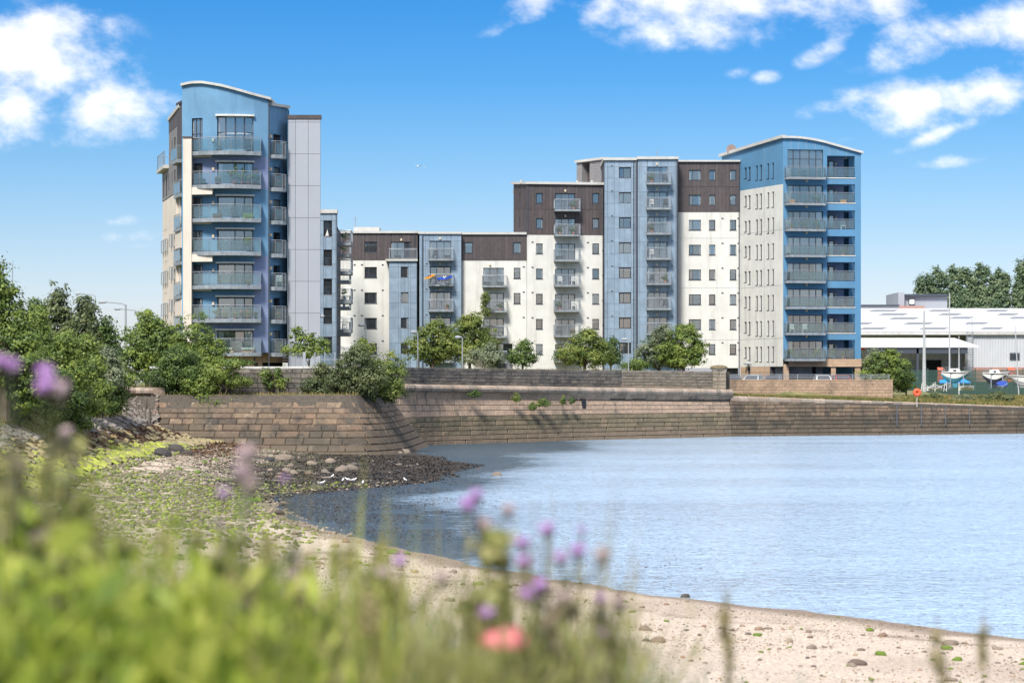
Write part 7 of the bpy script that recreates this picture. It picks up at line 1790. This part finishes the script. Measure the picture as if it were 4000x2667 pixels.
# metal fence and gate behind the left parapet
gt = empty('metal_gate', (wx(1160, 188), 188, G0), 'white vertical-bar metal gate beside the drainpipe of the lift shaft', 'gate'); b = MB(); x0, x1 = wx(1130, 188) - wx(1160, 188), wx(1184, 188) - wx(1160, 188)
for x in lin(x0, x1, 11): b.tube([(x, 0, 0), (x, 0, wz(1378, 188) - G0)], .018, 4)
for z in (.3, 2.6): b.box(x0, x1, -.02, .02, z, z + .05)
b.build('bars', m_steel, gt); b = MB(); b.box(x1, x1 + .2, -.08, .08, 0, wz(1374, 188) - G0); b.build('gate_post', m_slab, gt)
fn = empty('frame_fence', (wx(1290, 188), 188, G0), 'open galvanised frame fence with tall posts behind the bushes', 'fence'); b = MB(); z1 = wz(1402, 188) - G0
b.box(wx(1190, 188) - wx(1290, 188), wx(1355, 188) - wx(1290, 188), -.03, .03, z1 - .06, z1); b.box(wx(1190, 188) - wx(1290, 188), wx(1355, 188) - wx(1290, 188), -.03, .03, .3, .36); b.build('rail', m_steel, fn)
for px in (1230, 1269, 1308, 1347): b = MB(); x = wx(px, 188) - wx(1290, 188); b.box(x - .05, x + .05, -.05, .05, 0, wz(1375, 188) - G0); b.build('post', m_steel, fn)
# rooftop aerials
for px, y0, y1, d, lab in [(1388, 846, 905, 276, 'tall thin aerial above the low white block'), (2566, 585, 618, 278, 'thin aerial on the panelled tower roof'), (2842, 602, 633, 276, 'short aerial beside the satellite dish')]:
    b = MB(); x = wx(px, d); b.tube([(x, d, wz(y1, d)), (x, d, wz(y0, d))], .03, 4); b.tube([(x - .3, d, wz(y0, d) - .3), (x + .3, d, wz(y0, d) - .3)], .02, 4); tag(b.build('aerial', m_steel), lab, 'aerial')

# ---------------------------------------------------------------- things on the balconies
m_terra = mat('terracotta', (.42, .16, .08), .8, .1, 8); m_pot = mat('glazed_blue_pot', (.10, .22, .35), .3); m_chair = mat('dark_garden_chair', (.05, .06, .06), .5); m_wh = mat('white_plastic', (.75, .75, .72), .4)
def potplant(name, pot, leafk, h, flower=None, seed=0):
    root = empty(name, (0, -500, 0)); b = MB(); b.lathe((0, 0, 0), [(.11, 0), (.15, .22), (.17, .24), (.17, .28), (.13, .28)], 10); b.build('pot', pot, root)
    v, f, tn, cc = leaf_cloud([(0, 0, .28 + h * .5, h * .42, h * .42, h * .5)], 16, 22, .1, seed, .16, .2); np_mesh('foliage', v, f, LM[leafk], root, tint=tn)
    if flower:
        b = MB()
        for k in range(9): a = rnd.uniform(0, 6.28); r_ = rnd.uniform(.05, h * .4); b.lathe((r_ * math.cos(a), r_ * math.sin(a), .28 + h * rnd.uniform(.5, 1.0)), [(.02, -.03), (.05, 0), (.02, .03)], 6)
        b.build('flowers', flower, root)
    return root
def gchair(m):
    root = empty('garden_chair', (0, -500, 0)); b = MB(); b.box(-.24, .24, -.22, .22, .42, .46); b.build('seat', m, root); b = MB()
    for x in (-.22, -.11, 0, .11, .22): b.box(x - .02, x + .02, .2, .24, .46, .95)
    b.box(-.24, .24, .19, .25, .9, .96); b.build('backrest', m, root)
    for x in (-.22, .22):
        for y in (-.2, .2): b = MB(); b.box(x - .02, x + .02, y - .02, y + .02, 0, .42); b.build('leg', m, root)
    return root
def gtable(m):
    root = empty('garden_table', (0, -500, 0)); b = MB(); b.lathe((0, 0, .68), [(.38, 0), (.4, .02), (.38, .04)], 14); b.build('table_top', m, root); b = MB(); b.tube([(0, 0, 0), (0, 0, .68)], .03, 6); b.lathe((0, 0, 0), [(.22, 0), (.22, .03), (.05, .05)], 8); b.build('leg', m, root); return root
def gbox(m, nm='storage_box'):
    root = empty(nm, (0, -500, 0)); b = MB(); b.hexa([(-.3, -.2, 0), (.3, -.2, 0), (.3, .2, 0), (-.3, .2, 0)], [(-.34, -.23, .34), (.34, -.23, .34), (.34, .23, .34), (-.34, .23, .34)]); b.build('body', m, root); b = MB(); b.box(-.36, .36, -.25, .25, .34, .39); b.build('lid', m, root); return root
PR = {'shrub': potplant('potted_plant', m_terra, 'dark', .75, None, 1), 'flower': potplant('potted_plant', m_terra, 'mid', .35, mat('red_petals', (.6, .04, .05), .6), 2), 'pink': potplant('potted_plant', m_pot, 'mid', .4, mat('pink_petals', (.6, .2, .3), .6), 3), 'tall': potplant('potted_plant', m_pot, 'bright', 1.0, None, 4),
      'chair': gchair(m_chair), 'wchair': gchair(m_wh), 'table': gtable(m_chair), 'orange': gbox(mat('orange_plastic', (.75, .30, .05), .5)), 'lime': gbox(mat('lime_plastic', (.55, .65, .03), .5)), 'dark': gbox(m_chair)}
PN = {'shrub': ('dark potted shrub', 'potted plant'), 'flower': ('red-flowering terracotta pot', 'potted plant'), 'pink': ('pink-flowering blue pot', 'potted plant'), 'tall': ('tall light green potted plant', 'potted plant'), 'chair': ('dark slatted garden chair', 'chair'), 'wchair': ('white garden chair', 'chair'), 'table': ('round dark garden table', 'table'), 'orange': ('orange plastic box', 'box'), 'lime': ('lime green plastic box', 'box'), 'dark': ('dark storage box', 'box')}
ORD = ['topmost', 'second', 'third', 'fourth', 'fifth', 'sixth', 'seventh', 'lowest']
used_first = set(); put_n = {}
def put(kind, pos, phrase, i, t, dx=0., dy=0., sc=1., rz=0.):
    side = 'left end of' if t < .35 else ('right end of' if t > .65 else 'mid')
    fl_n = ORD[min(i, 7)]
    lab = f"{PN[kind][0]}, {side} {fl_n} {phrase}"
    put_n[lab] = put_n.get(lab, 0) + 1
    if put_n[lab] > 1: lab = lab + (', nearest its neighbour' if put_n[lab] == 2 else ', outermost')
    loc = (pos.x + dx, pos.y + dy, pos.z + .005)
    if kind in used_first: dup(PR[kind], loc, rz, lab, 'furniture and plants on the balconies', sc)
    else:
        used_first.add(kind); o = PR[kind]; o.location = loc; o.rotation_euler = (0, 0, rz); o.scale = (sc,) * 3; tag(o, lab, PN[kind][1], 'furniture and plants on the balconies')
    
for o_, (n_, c_) in PN.items(): PR[o_]['category'] = c_
CV = {0: [(1, 'chair', 1.1), (3, 'chair', 1.15)], 1: [(0, 'dark', 1.3), (1, 'flower', 1.1), (2, 'shrub', 1.5), (2, 'shrub', 1.2), (3, 'flower', 1.3), (3, 'shrub', 1.2)], 2: [(1, 'orange', 1), (2, 'chair', 1), (3, 'lime', 1.1)], 3: [(3, 'tall', 1.1)], 4: [(3, 'flower', .7)], 5: [(1, 'shrub', .9), (1, 'flower', 1), (2, 'flower', 1), (2, 'pink', 1), (3, 'flower', 1.1), (3, 'pink', .9)], 6: [(2, 'table', 1)]}
for (pos, ph, i, t) in SPOTS:
    if ph == 'main balcony of curved blue tower':
        slot = {.2: 0, .45: 1, .7: 2, .88: 3}[t]; k = 0
        for s, kd, sc in CV.get(i, []):
            if s == slot: put(kd, pos, ph, i, t, dx=-.35 + k * .62, sc=sc, rz=rnd.uniform(-.4, .4)); k += 1
    elif 'right bay' in ph:
        kd = [None, 'flower', 'dark', None, 'wchair', 'flower', None][i]
        if kd: put(kd, pos, ph, i, t, sc=1.0)
    elif ph == 'balcony of right corner tower':
        kd = {(1, .2): 'orange', (1, .8): 'shrub', (2, .2): 'flower', (2, .5): 'shrub', (2, .8): 'shrub', (4, .2): 'chair', (6, .2): 'wchair', (6, .5): 'wchair', (7, .2): 'tall', (7, .5): 'pink', (7, .8): 'tall', (0, .5): 'table'}.get((i, t))
        if kd: put(kd, pos, ph, i, t, dy=.25, sc=1.0)
    elif 'loggia' in ph:
        kd = {(0, .3): 'chair', (0, .7): 'table', (1, .7): 'orange', (2, .3): 'dark', (2, .7): 'wchair', (3, .7): 'shrub', (4, .7): 'chair', (5, .7): 'dark', (6, .3): 'dark', (6, .7): 'chair', (7, .3): 'tall', (7, .7): 'shrub'}.get((i, t))
        if kd: put(kd, pos, ph, i, t)
    elif 'narrow' in ph:
        if i in (0, 2, 3): put(['shrub', '', 'tall', 'wchair'][i], pos, ph, i, t)
    else:
        r_ = rnd.random()
        if r_ < .22: put('chair', pos, ph, i, t, rz=rnd.uniform(-.5, .5))
        elif r_ < .36: put('table', pos, ph, i, t)
        elif r_ < .52: put('shrub', pos, ph, i, t)
        elif r_ < .62: put('flower', pos, ph, i, t)
        elif r_ < .72: put('dark', pos, ph, i, t)
        elif r_ < .80: put('wchair', pos, ph, i, t)
for k_, o in list(PR.items()):
    if k_ not in used_first: put(k_, SPOTS[30][0], SPOTS[30][1], SPOTS[30][2], SPOTS[30][3])
# big climbing plant on the low block balcony
tree(1897, 1142, 1235, 46, 269.4, 'yellow', 'bushy golden-green climber spilling over a balcony of the low white block', 'climbing_plant', None, seed=400, base=wz(1213, 269.4), leaf=.12, cr=.2, cat='plant', lobes=[(0, .75, .4, .25), (-.2, .4, .25, .4), (.2, .2, .2, .2)])
# flags on the blue bay balcony
fl_ = empty('flag', (wx(1690, 269.3), 269.3, wz(1078, 269.3)), 'yellow and red flag blown to the left from the blue bay railing', 'flag')
def cloth(name, x0, z0, x1, z1, w, m, parent):
    b = MB(); n = 9; vs = []
    for i in range(n + 1):
        t = i / n; x = x0 + (x1 - x0) * t; z = z0 + (z1 - z0) * t + .05 * math.sin(t * 9); y = -.15 + .08 * math.sin(t * 11)
        vs += [(x, y, z), (x + .03, y + .05 * math.cos(t * 8), z - w * (1 - .2 * t))]
    b.add(vs, [(2 * i, 2 * i + 2, 2 * i + 3, 2 * i + 1) for i in range(n)]); return b.build(name, m, parent)
cloth('yellow_cloth', .2, .22, -.9, -.25, .24, mat('yellow_flag_cloth', (.75, .38, .02), .8), fl_); cloth('red_device', 0, .12, -.6, -.1, .14, mat('red_flag_cloth', (.6, .05, .03), .8), fl_).location = (0, -.03, 0)
f2_ = empty('flag', (wx(1725, 269.3), 269.3, wz(1083, 269.3)), 'blue and white saltire flag strung along the blue bay railing', 'flag')
cloth('blue_cloth', -.5, -.1, 1.2, .15, .27, mat('blue_flag_cloth', (.01, .07, .45), .8), f2_); cloth('white_cross', .15, .1, .5, .15, .28, m_wh, f2_).location = (0, -.04, 0)

# ---------------------------------------------------------------- birds
m_gull = mat('white_plumage', (.80, .79, .77), .7); m_gw = mat('grey_wing', (.35, .36, .38), .7); m_beak = mat('dark_head', (.05, .035, .03), .6)
def gull():
    root = empty('gull', (0, -500, 0)); me = bpy.data.meshes.new('body')
    st = [(-.19, .008, .13), (-.14, .022, .135), (-.07, .045, .14), (0, .058, .145), (.07, .05, .16), (.115, .032, .195), (.145, .036, .225), (.17, .03, .235), (.19, .012, .232)]
    b = MB(); n = 8; vs = []
    for x, r_, z in st:
        for k in range(n): w = 2 * math.pi * k / n; vs.append((x, r_ * math.cos(w), z + r_ * 1.05 * math.sin(w)))
    b.add(vs, [(i * n + k, i * n + (k + 1) % n, (i + 1) * n + (k + 1) % n, (i + 1) * n + k) for i in range(len(st) - 1) for k in range(n)]); b.build('body', m_gull, root, True)
    for s in (-1, 1): b = MB(); b.add([(.06, s * .052, .17), (-.04, s * .063, .175), (-.2, s * .02, .15), (-.04, s * .055, .125), (.05, s * .058, .14)], [(0, 1, 2, 3, 4)]); b.build('wing', m_gw, root)
    b = MB(); b.tube([(.185, 0, .23), (.225, 0, .222)], [.008, .003], 5); b.build('beak', m_beak, root)
    for s in (-.02, .02): b = MB(); b.tube([(.0, s, 0), (.01, s, .11)], .005, 4); b.build('leg', m_beak, root)
    return root
g0 = gull(); first = True
for px, py, rz, lab in [(1256, 1900, .3, 'white gull standing alone leftmost on the black weed'), (1298, 1873, 1.3, 'white gull furthest up the weed, facing away'), (1339, 1889, 1.4, 'white gull facing the camera left of the close pair'), (1361, 1886, 3.3, 'left gull of the close pair with lowered head'), (1379, 1888, .2, 'right gull of the close pair on the weed'), (1417, 1899, 1.5, 'upright white gull nearest the water on the weed'), (1583, 1887, 2.0, 'small white gull right at the weed flat edge')]:
    x, y = at_ground(px, py); z = max(0, float(height(np.array([x]), np.array([y]))[0])) + .03
    if first: g0.location = (x, y, z); g0.rotation_euler = (0, 0, rz); g0.scale = (1.05,) * 3; tag(g0, lab, 'gull', 'gulls resting on the weed'); first = False
    else: dup(g0, (x, y, z), rz, lab, 'gulls resting on the weed', 1.05)
fg_ = empty('flying_gull', P(1633, 651, 150), 'gull gliding with spread wings in the sky above the low block', 'gull')
b = MB(); b.tube([(-.18, 0, 0), (0, 0, .01), (.16, 0, .02), (.2, 0, .015)], [.01, .06, .04, .01], 8); b.build('body', m_gull, fg_, True)
for s in (-1, 1): b = MB(); b.add([(.06, 0, .03), (-.08, 0, .03), (-.02, s * .28, .14), (.09, s * .28, .15), (-.06, s * .6, .03), (-.0, s * .6, .04)], [(0, 1, 2, 3), (3, 2, 4, 5)]); b.build('wing', m_gw, fg_)
fg_.rotation_euler = (R(12), 0, R(75))

# ---------------------------------------------------------------- foreground bank plants, close to the lens
m_fg = leafmat('lush_bank_leaf', (.13, .20, .03), (.36, .44, .055), (.62, .62, .15), .5, 3.5)
m_fg2 = leafmat('olive_bank_leaf', (.15, .17, .05), (.33, .34, .10), (.56, .50, .24), .5, 3.5)
m_straw = leafmat('straw_stem', (.20, .17, .07), (.33, .28, .12), (.50, .42, .22), .35, 2)
m_silver = leafmat('silvery_grass', (.12, .20, .13), (.22, .32, .22), (.36, .46, .36), .35, 2)
topl = lambda px: np.interp(px, [-300, 0, 200, 400, 600, 800, 950, 1100, 1250, 1400, 1600, 1900, 2200, 2400, 2600, 2900, 3400, 4000], [2180, 2260, 2300, 2350, 2390, 2410, 2390, 2430, 2480, 2450, 2430, 2470, 2440, 2520, 2630, 2700, 2720, 2750])
def leafy(name, n, d0, d1, x0, x1, size, m, seed, dtop=0, cover=900, asp=.45, clump=.06, kk=14, up=.8):
    """leaves hung in small sprays, filling from below up to the bank's outline; sprays thin out towards the top"""
    r = np.random.default_rng(seed); px = r.uniform(x0, x1, n); d = r.uniform(d0, d1, n); top = topl(px) + dtop + (fbm(px / 90, d * .7, seed, 3) - .5) * 240
    py = top + r.random(n) ** .72 * cover; c = np.stack([(px - 2000) / F * d, d, EYE + (HOR - py) / F * d], 1); g = height(c[:, 0], c[:, 1]); c[:, 2] = np.maximum(c[:, 2], g + .05)
    ci = np.repeat(np.arange(n), kk); N_ = len(ci); p = c[ci] + r.normal(size=(N_, 3)) * clump
    nrm = r.normal(size=(N_, 3)) * .8 + np.array([0, -.3, .8]); nrm /= np.linalg.norm(nrm, axis=1)[:, None]; t_ = r.normal(size=(N_, 3)) * .55 + np.array([0, 0, up]); t_ /= np.linalg.norm(t_, axis=1)[:, None]; s_ = np.cross(nrm, t_); s_ /= np.linalg.norm(s_, axis=1)[:, None]
    L_ = size * r.uniform(.5, 1.4, N_)[:, None]; a_ = t_ * L_ * .5; b_ = s_ * L_ * asp * .5
    v = np.stack([p - a_, p - b_ - a_ * .1, p - b_ * .6 + a_ * .6, p + a_, p + b_ * .6 + a_ * .6, p + b_ - a_ * .1], 1).reshape(-1, 3); f = np.arange(6 * N_).reshape(-1, 6)
    return tag(np_mesh(name, v, f, m, tint=np.clip(r.random(n)[ci] * .8 + r.random(N_) * .2, 0, 1)), kind='stuff')
leafy('undergrowth', 1000, 4.0, 6.5, -250, 1250, .055, m_fg, 501, asp=.26, kk=15)
leafy('undergrowth_dark', 700, 4.6, 7, -250, 1250, .055, LM['mid'], 505, asp=.28, dtop=120)
leafy('undergrowth_right', 280, 4.2, 6.5, 1150, 2450, .050, m_fg2, 502, asp=.2, up=1.1, dtop=80, cover=450)
leafy('undergrowth_fine', 1400, 5.0, 8.0, -250, 1500, .045, m_fg2, 503, asp=.16, up=1.1, dtop=-90)
leafy('broad_leaves', 70, 3.6, 4.6, -200, 1000, .075, m_fg, 504, asp=.55, dtop=60, kk=6, clump=.09)
def blades(name, n, pxs, d0, d1, top, spread, m, seed, w=.006, bend=.25, up=300):
    """long curving grass blades rooted in the bank"""
    r = np.random.default_rng(seed); px = r.uniform(*pxs, n); d = r.uniform(d0, d1, n); x = (px - 2000) / F * d; g = height(x, d); tz = EYE + (HOR - (top(px) + r.normal(0, spread, n))) / F * d
    hh = np.maximum(tz - g, .25); a = r.random(n) * 6.28; bn = r.normal(0, bend, n) * np.minimum(hh, .8); seg = 6; vs = []
    for i in range(seg + 1):
        t_ = i / seg; wd = w * (1 - t_ ** 1.5) + .0006; cx = x + np.cos(a) * bn * t_ ** 2.2; cy = d + np.sin(a) * bn * t_ ** 2.2 * .4; cz_ = g + hh * t_ - np.abs(bn) * .35 * t_ ** 3
        vs += [np.stack([cx - wd, cy, cz_], 1), np.stack([cx + wd, cy + wd * .5, cz_], 1)]
    v = np.stack(vs, 1).reshape(-1, 3); k = 2 * (seg + 1); f = np.concatenate([np.arange(n)[:, None] * k + np.array([[2 * i, 2 * i + 1, 2 * i + 3, 2 * i + 2]]) for i in range(seg)])
    return tag(np_mesh(name, v, f, m, tint=np.concatenate([r.random(n)] * seg)), kind='stuff')
blades('bank_blades', 1800, (-200, 2500), 4, 8, lambda p: topl(p) - 60, 130, m_fg2, 511, w=.0045)
blades('tall_blades', 520, (-200, 1500), 4.2, 6.5, lambda p: topl(p) - 280, 140, m_fg, 515, w=.008, bend=.3)
blades('left_edge_stalks', 150, (-150, 420), 4.2, 6, lambda p: np.interp(p, [-150, 0, 200, 420], [1600, 1660, 1820, 2050]), 110, m_fg2, 516, w=.004, bend=.25)
blades('silver_blades', 800, (1250, 2450), 5, 8, lambda p: np.interp(p, [1250, 1450, 1650, 2100, 2450], [2480, 2400, 2400, 2500, 2560]), 60, m_silver, 512, w=.006, bend=.4)
blades('straw_blades', 330, (-100, 2500), 4.5, 8, lambda p: topl(p) - 320, 170, m_straw, 513, w=.0035, bend=.2)
blades('right_blades', 260, (2450, 4000), 6, 10, lambda p: np.interp(p, [2450, 2700, 2900, 3300, 4000], [2560, 2590, 2620, 2660, 2690]), 40, m_silver, 514, w=.005, bend=.35)
for k, (px, top_, lab) in enumerate([(2830, 2280, 'tall blurred grass seed spike before the water edge'), (2845, 2420, 'shorter blurred grass spike beside the tall one'), (3660, 2400, 'blurred grass spike left of the pair at lower right'), (3840, 2370, 'tallest blurred grass spike at lower right'), (3690, 2540, 'short blurred grass spike at lower right')]):
    d = 6.; x = wx(px, d); g = float(height(np.array([x]), np.array([d]))[0]); zt_ = wz(top_, d); root = empty('seed_spike', (x, d, g), lab, 'grass spike'); b = MB(); b.tube([(0, 0, 0), (.01, 0, (zt_ - g) * .6), (.0, 0, zt_ - g)], [.004, .003, .002], 5); b.build('stem', m_straw, root)
    v, f, tn, cc = leaf_cloud([(0, 0, zt_ - g - .09, .010, .010, .09)], 26, 8, .014, 600 + k, .012, .1); np_mesh('seed_head', v, f, m_straw, root, tint=tn)
# feathery grass panicles catching the light above the undergrowth
for k in range(26):
    px = rnd.uniform(20, 1650); d = rnd.uniform(4.4, 6.5); top_ = float(topl(px)) - rnd.uniform(60, 360); x = wx(px, d); g = float(height(np.array([x]), np.array([d]))[0]); zt_ = wz(top_, d)
    lx = rnd.uniform(-.06, .06); root = empty('grass_panicle', (x, d, g), 'blurred feathery grass head standing above the near undergrowth', 'grass', 'feathery grass heads'); b = MB(); b.tube([(0, 0, 0), (lx * .3, 0, (zt_ - g) * .6), (lx, 0, zt_ - g)], [.003, .0025, .0015], 4); b.build('stem', m_straw, root)
    v, f, tn, cc = leaf_cloud([(lx, 0, zt_ - g - .05, .016, .016, .07)], 30, 6, .016, 900 + k, .014, .1); np_mesh('seed_head', v, f, m_straw if k % 3 else m_fg2, root, tint=tn)
# purple thistles: stem, leaves and brush-like heads
m_pur = tintmat('thistle_purple', [(.43, .19, .52), (.51, .27, .60), (.37, .15, .44), (.58, .38, .64), (.47, .25, .52)], .8); m_bract = leafmat('thistle_bract', (.06, .07, .03), (.12, .11, .06), (.20, .15, .10), .2, 3)
m_fade = tintmat('faded_thistle_down', [(.45, .32, .38), (.50, .38, .34), (.36, .26, .30)], .9)
def thistle(px, d, heads, lab, faded=False):
    """heads: (x, y, diameter) in photo pixels"""
    x = wx(px, d); g = float(height(np.array([x]), np.array([d]))[0]); root = empty('thistle', (x, d, g), lab, 'thistle', 'thistles on the near bank'); b = MB()
    fork = Vector((0, 0, (wz(max(h[1] for h in heads) + 160, d) - g)))
    b.tube([(0, 0, 0), (.01, 0, fork.z * .5), fork], [.006, .005, .004], 6)
    for hx, hy, hd in heads:
        q = Vector((wx(hx, d) - x, rnd.uniform(-.05, .05), wz(hy, d) - g)); b.tube([fork, fork.lerp(q, .5) + Vector(((q.x - fork.x) * .2, 0, 0)), q - Vector((0, 0, .01))], [.004, .003, .002], 5)
        r_ = hd * d / F / 2 * .92
        v, f, tn, cc = leaf_cloud([(0, 0, 0, r_ * .75, r_ * .75, r_ * .55)], 48, 10, r_ * .45, rnd.randrange(9999), r_ * .3, .3)
        o = np_mesh('flower_head', v + np.array(q + Vector((0, 0, r_ * .4))), f, m_fade if faded or rnd.random() < .2 else m_pur, root, tint=tn)
        v, f, tn, cc = leaf_cloud([(0, 0, 0, r_ * .5, r_ * .5, r_ * .5)], 14, 9, r_ * .5, rnd.randrange(9999), r_ * .2, .3); np_mesh('bracts', v + np.array(q - Vector((0, 0, r_ * .5))), f, m_bract, root, tint=tn)
    b.build('stem', m_bract, root)
    hts = fork.z; v, f, tn, cc = leaf_cloud([(0, 0, hts * .75, .05, .05, hts * .28)], int(18 + hts * 6), 7, .045, rnd.randrange(9999), .03, .2); np_mesh('leaves', v, f, m_bract, root, tint=tn)
TH = [(60, 4.6, [(35, 1450, 110), (10, 1420, 80)], 'tall thistle with lilac head at the left picture edge before the bushes'), (185, 4.6, [(165, 1465, 100), (190, 1520, 105), (240, 1540, 110)], 'tall thistle with three lilac heads before the left bushes'), (265, 5, [(255, 1697, 70)], 'thistle with a single head in front of the pitched stones'), (285, 5.4, [(280, 1800, 60)], 'thistle head before the green algae band'),
      (960, 4.4, [(955, 1790, 110), (940, 1860, 110), (975, 1900, 70)], 'pale drooping flower spire in front of the bastion foot'), (870, 5, [(880, 1930, 60), (850, 2170, 60)], 'faint thistle left of the pale spire'), (1150, 5.2, [(1105, 1880, 40)], 'small faint thistle before the weed bed'),
      (1890, 5.2, [(1825, 1975, 75), (1860, 1940, 70), (1985, 1995, 65), (1880, 2060, 90)], 'four-headed thistle over the water'), (2110, 4.9, [(2135, 2070, 80), (2040, 2130, 75), (2050, 2200, 80)], 'tall three-headed thistle in front of the water'), (2190, 5, [(2190, 2180, 70), (2350, 2170, 85), (2260, 2160, 80), (2275, 2080, 45)], 'wide thistle with a row of heads over the water edge'),
      (1530, 5.2, [(1500, 2240, 80), (1560, 2200, 70), (1725, 2260, 80)], 'thistle with heads low over the sand'), (2110, 4.8, [(2060, 2330, 80), (2110, 2300, 80), (2200, 2340, 70)], 'branching thistle before the sand and pink flower'), (2350, 4.8, [(2345, 2500, 80), (2420, 2365, 70), (2340, 2330, 50)], 'rightmost thistle with low lilac head'), (1890, 4.6, [(1900, 2410, 80)], 'magenta thistle head touching the pink flower'), (1230, 5, [(1190, 2290, 70), (1150, 2250, 50)], 'faded thistle among the bank leaves'), (870, 5.4, [(850, 2050, 40)], 'small thistle bud above the mossy stones')]
for k, t_ in enumerate(TH): thistle(*t_, faded=k in (4, 14))
# dark leafy stalks round the wide thistle
for k, (px, y0, w, lab) in enumerate([(2170, 2100, 260, 'tangle of dark stems and leaves under the wide thistle'), (1880, 2080, 120, 'dark leafy stalk under the four-headed thistle'), (2350, 2260, 130, 'dark leafy stalk under the rightmost thistle'), (930, 1950, 150, 'olive leafy spire beside the pale flower spire'), (100, 1560, 330, 'tall brownish weeds in the lower left before the bushes'), (230, 1640, 260, 'second clump of tall weeds right of the brownish ones'), (20, 1750, 220, 'pale green weeds at the lower left picture edge'), (560, 2060, 160, 'pale green stalks before the mossy stones')]):
    d = 4.9; x = wx(px, d); g = float(height(np.array([x]), np.array([d]))[0]); H_ = wz(y0, d) - g; root = empty('leafy_stalk', (x, d, g), lab, 'weed'); W_ = w * d / F
    r = np.random.default_rng(700 + k); b = MB(); allc = []
    for s in range(5 + w // 40):
        a = r.uniform(-.5, .5) * W_; h = H_ * r.uniform(.65, 1); yy_ = r.uniform(-.2, .2); b.tube([(a * .4, yy_, 0), (a * .7, yy_, h * .5), (a, yy_, h)], [.005, .004, .002], 5); allc += [(a * (.6 + .4 * q), yy_, h * q) for q in r.uniform(.45, 1, 9)]
    b.build('stems', m_bract, root); allc = np.array(allc); B_ = [(c[0], c[1], c[2], .03, .03, .03) for c in allc]
    v, f, tn, cc = leaf_cloud(B_, len(B_) * 2, 6, .04, 800 + k, .03, .1); np_mesh('leaves', v, f, m_bract if k in (0, 2) else (m_straw if k == 6 else m_fg2), root, tint=tn)
# coral pink flower
d = 4.5; x, z0_ = wx(1965, d), wz(2490, d); g = float(height(np.array([x]), np.array([d]))[0])
pk = empty('pink_flower', (x, d, g), 'large coral pink rounded flower low among the silvery grass', 'flower'); m_pk = tintmat('coral_petal', [(.80, .20, .24), (.86, .34, .38), (.78, .14, .20)], .6); hz = z0_ - g
for k in range(9):
    a = k * 2.4; tilt = .25 + .9 * (k / 9); r_ = .045 * (1 - .3 * k / 9); vs = []; n = 6
    for i in range(n + 1):
        for j in range(n + 1):
            u = (j / n - .5) * 1.5; v_ = i / n; rad = r_ * math.sin(v_ * 1.9) * 1.05; vs.append((rad * math.cos(a + u), rad * math.sin(a + u), hz + r_ * (1 - math.cos(v_ * 1.9)) * -.6 + .022 - .002 * k))
    b = MB(); b.add(vs, [(i * (n + 1) + j, i * (n + 1) + j + 1, (i + 1) * (n + 1) + j + 1, (i + 1) * (n + 1) + j) for i in range(n) for j in range(n)]); o = b.build('petal', m_pk, pk, True); at_ = o.data.attributes.new('tint', 'FLOAT', 'FACE'); at_.data.foreach_set('value', [rnd.random()] * len(o.data.polygons))
b = MB(); b.tube([(0, 0, 0), (0, 0, hz - .01)], .004, 5); b.build('stem', m_bract, pk)
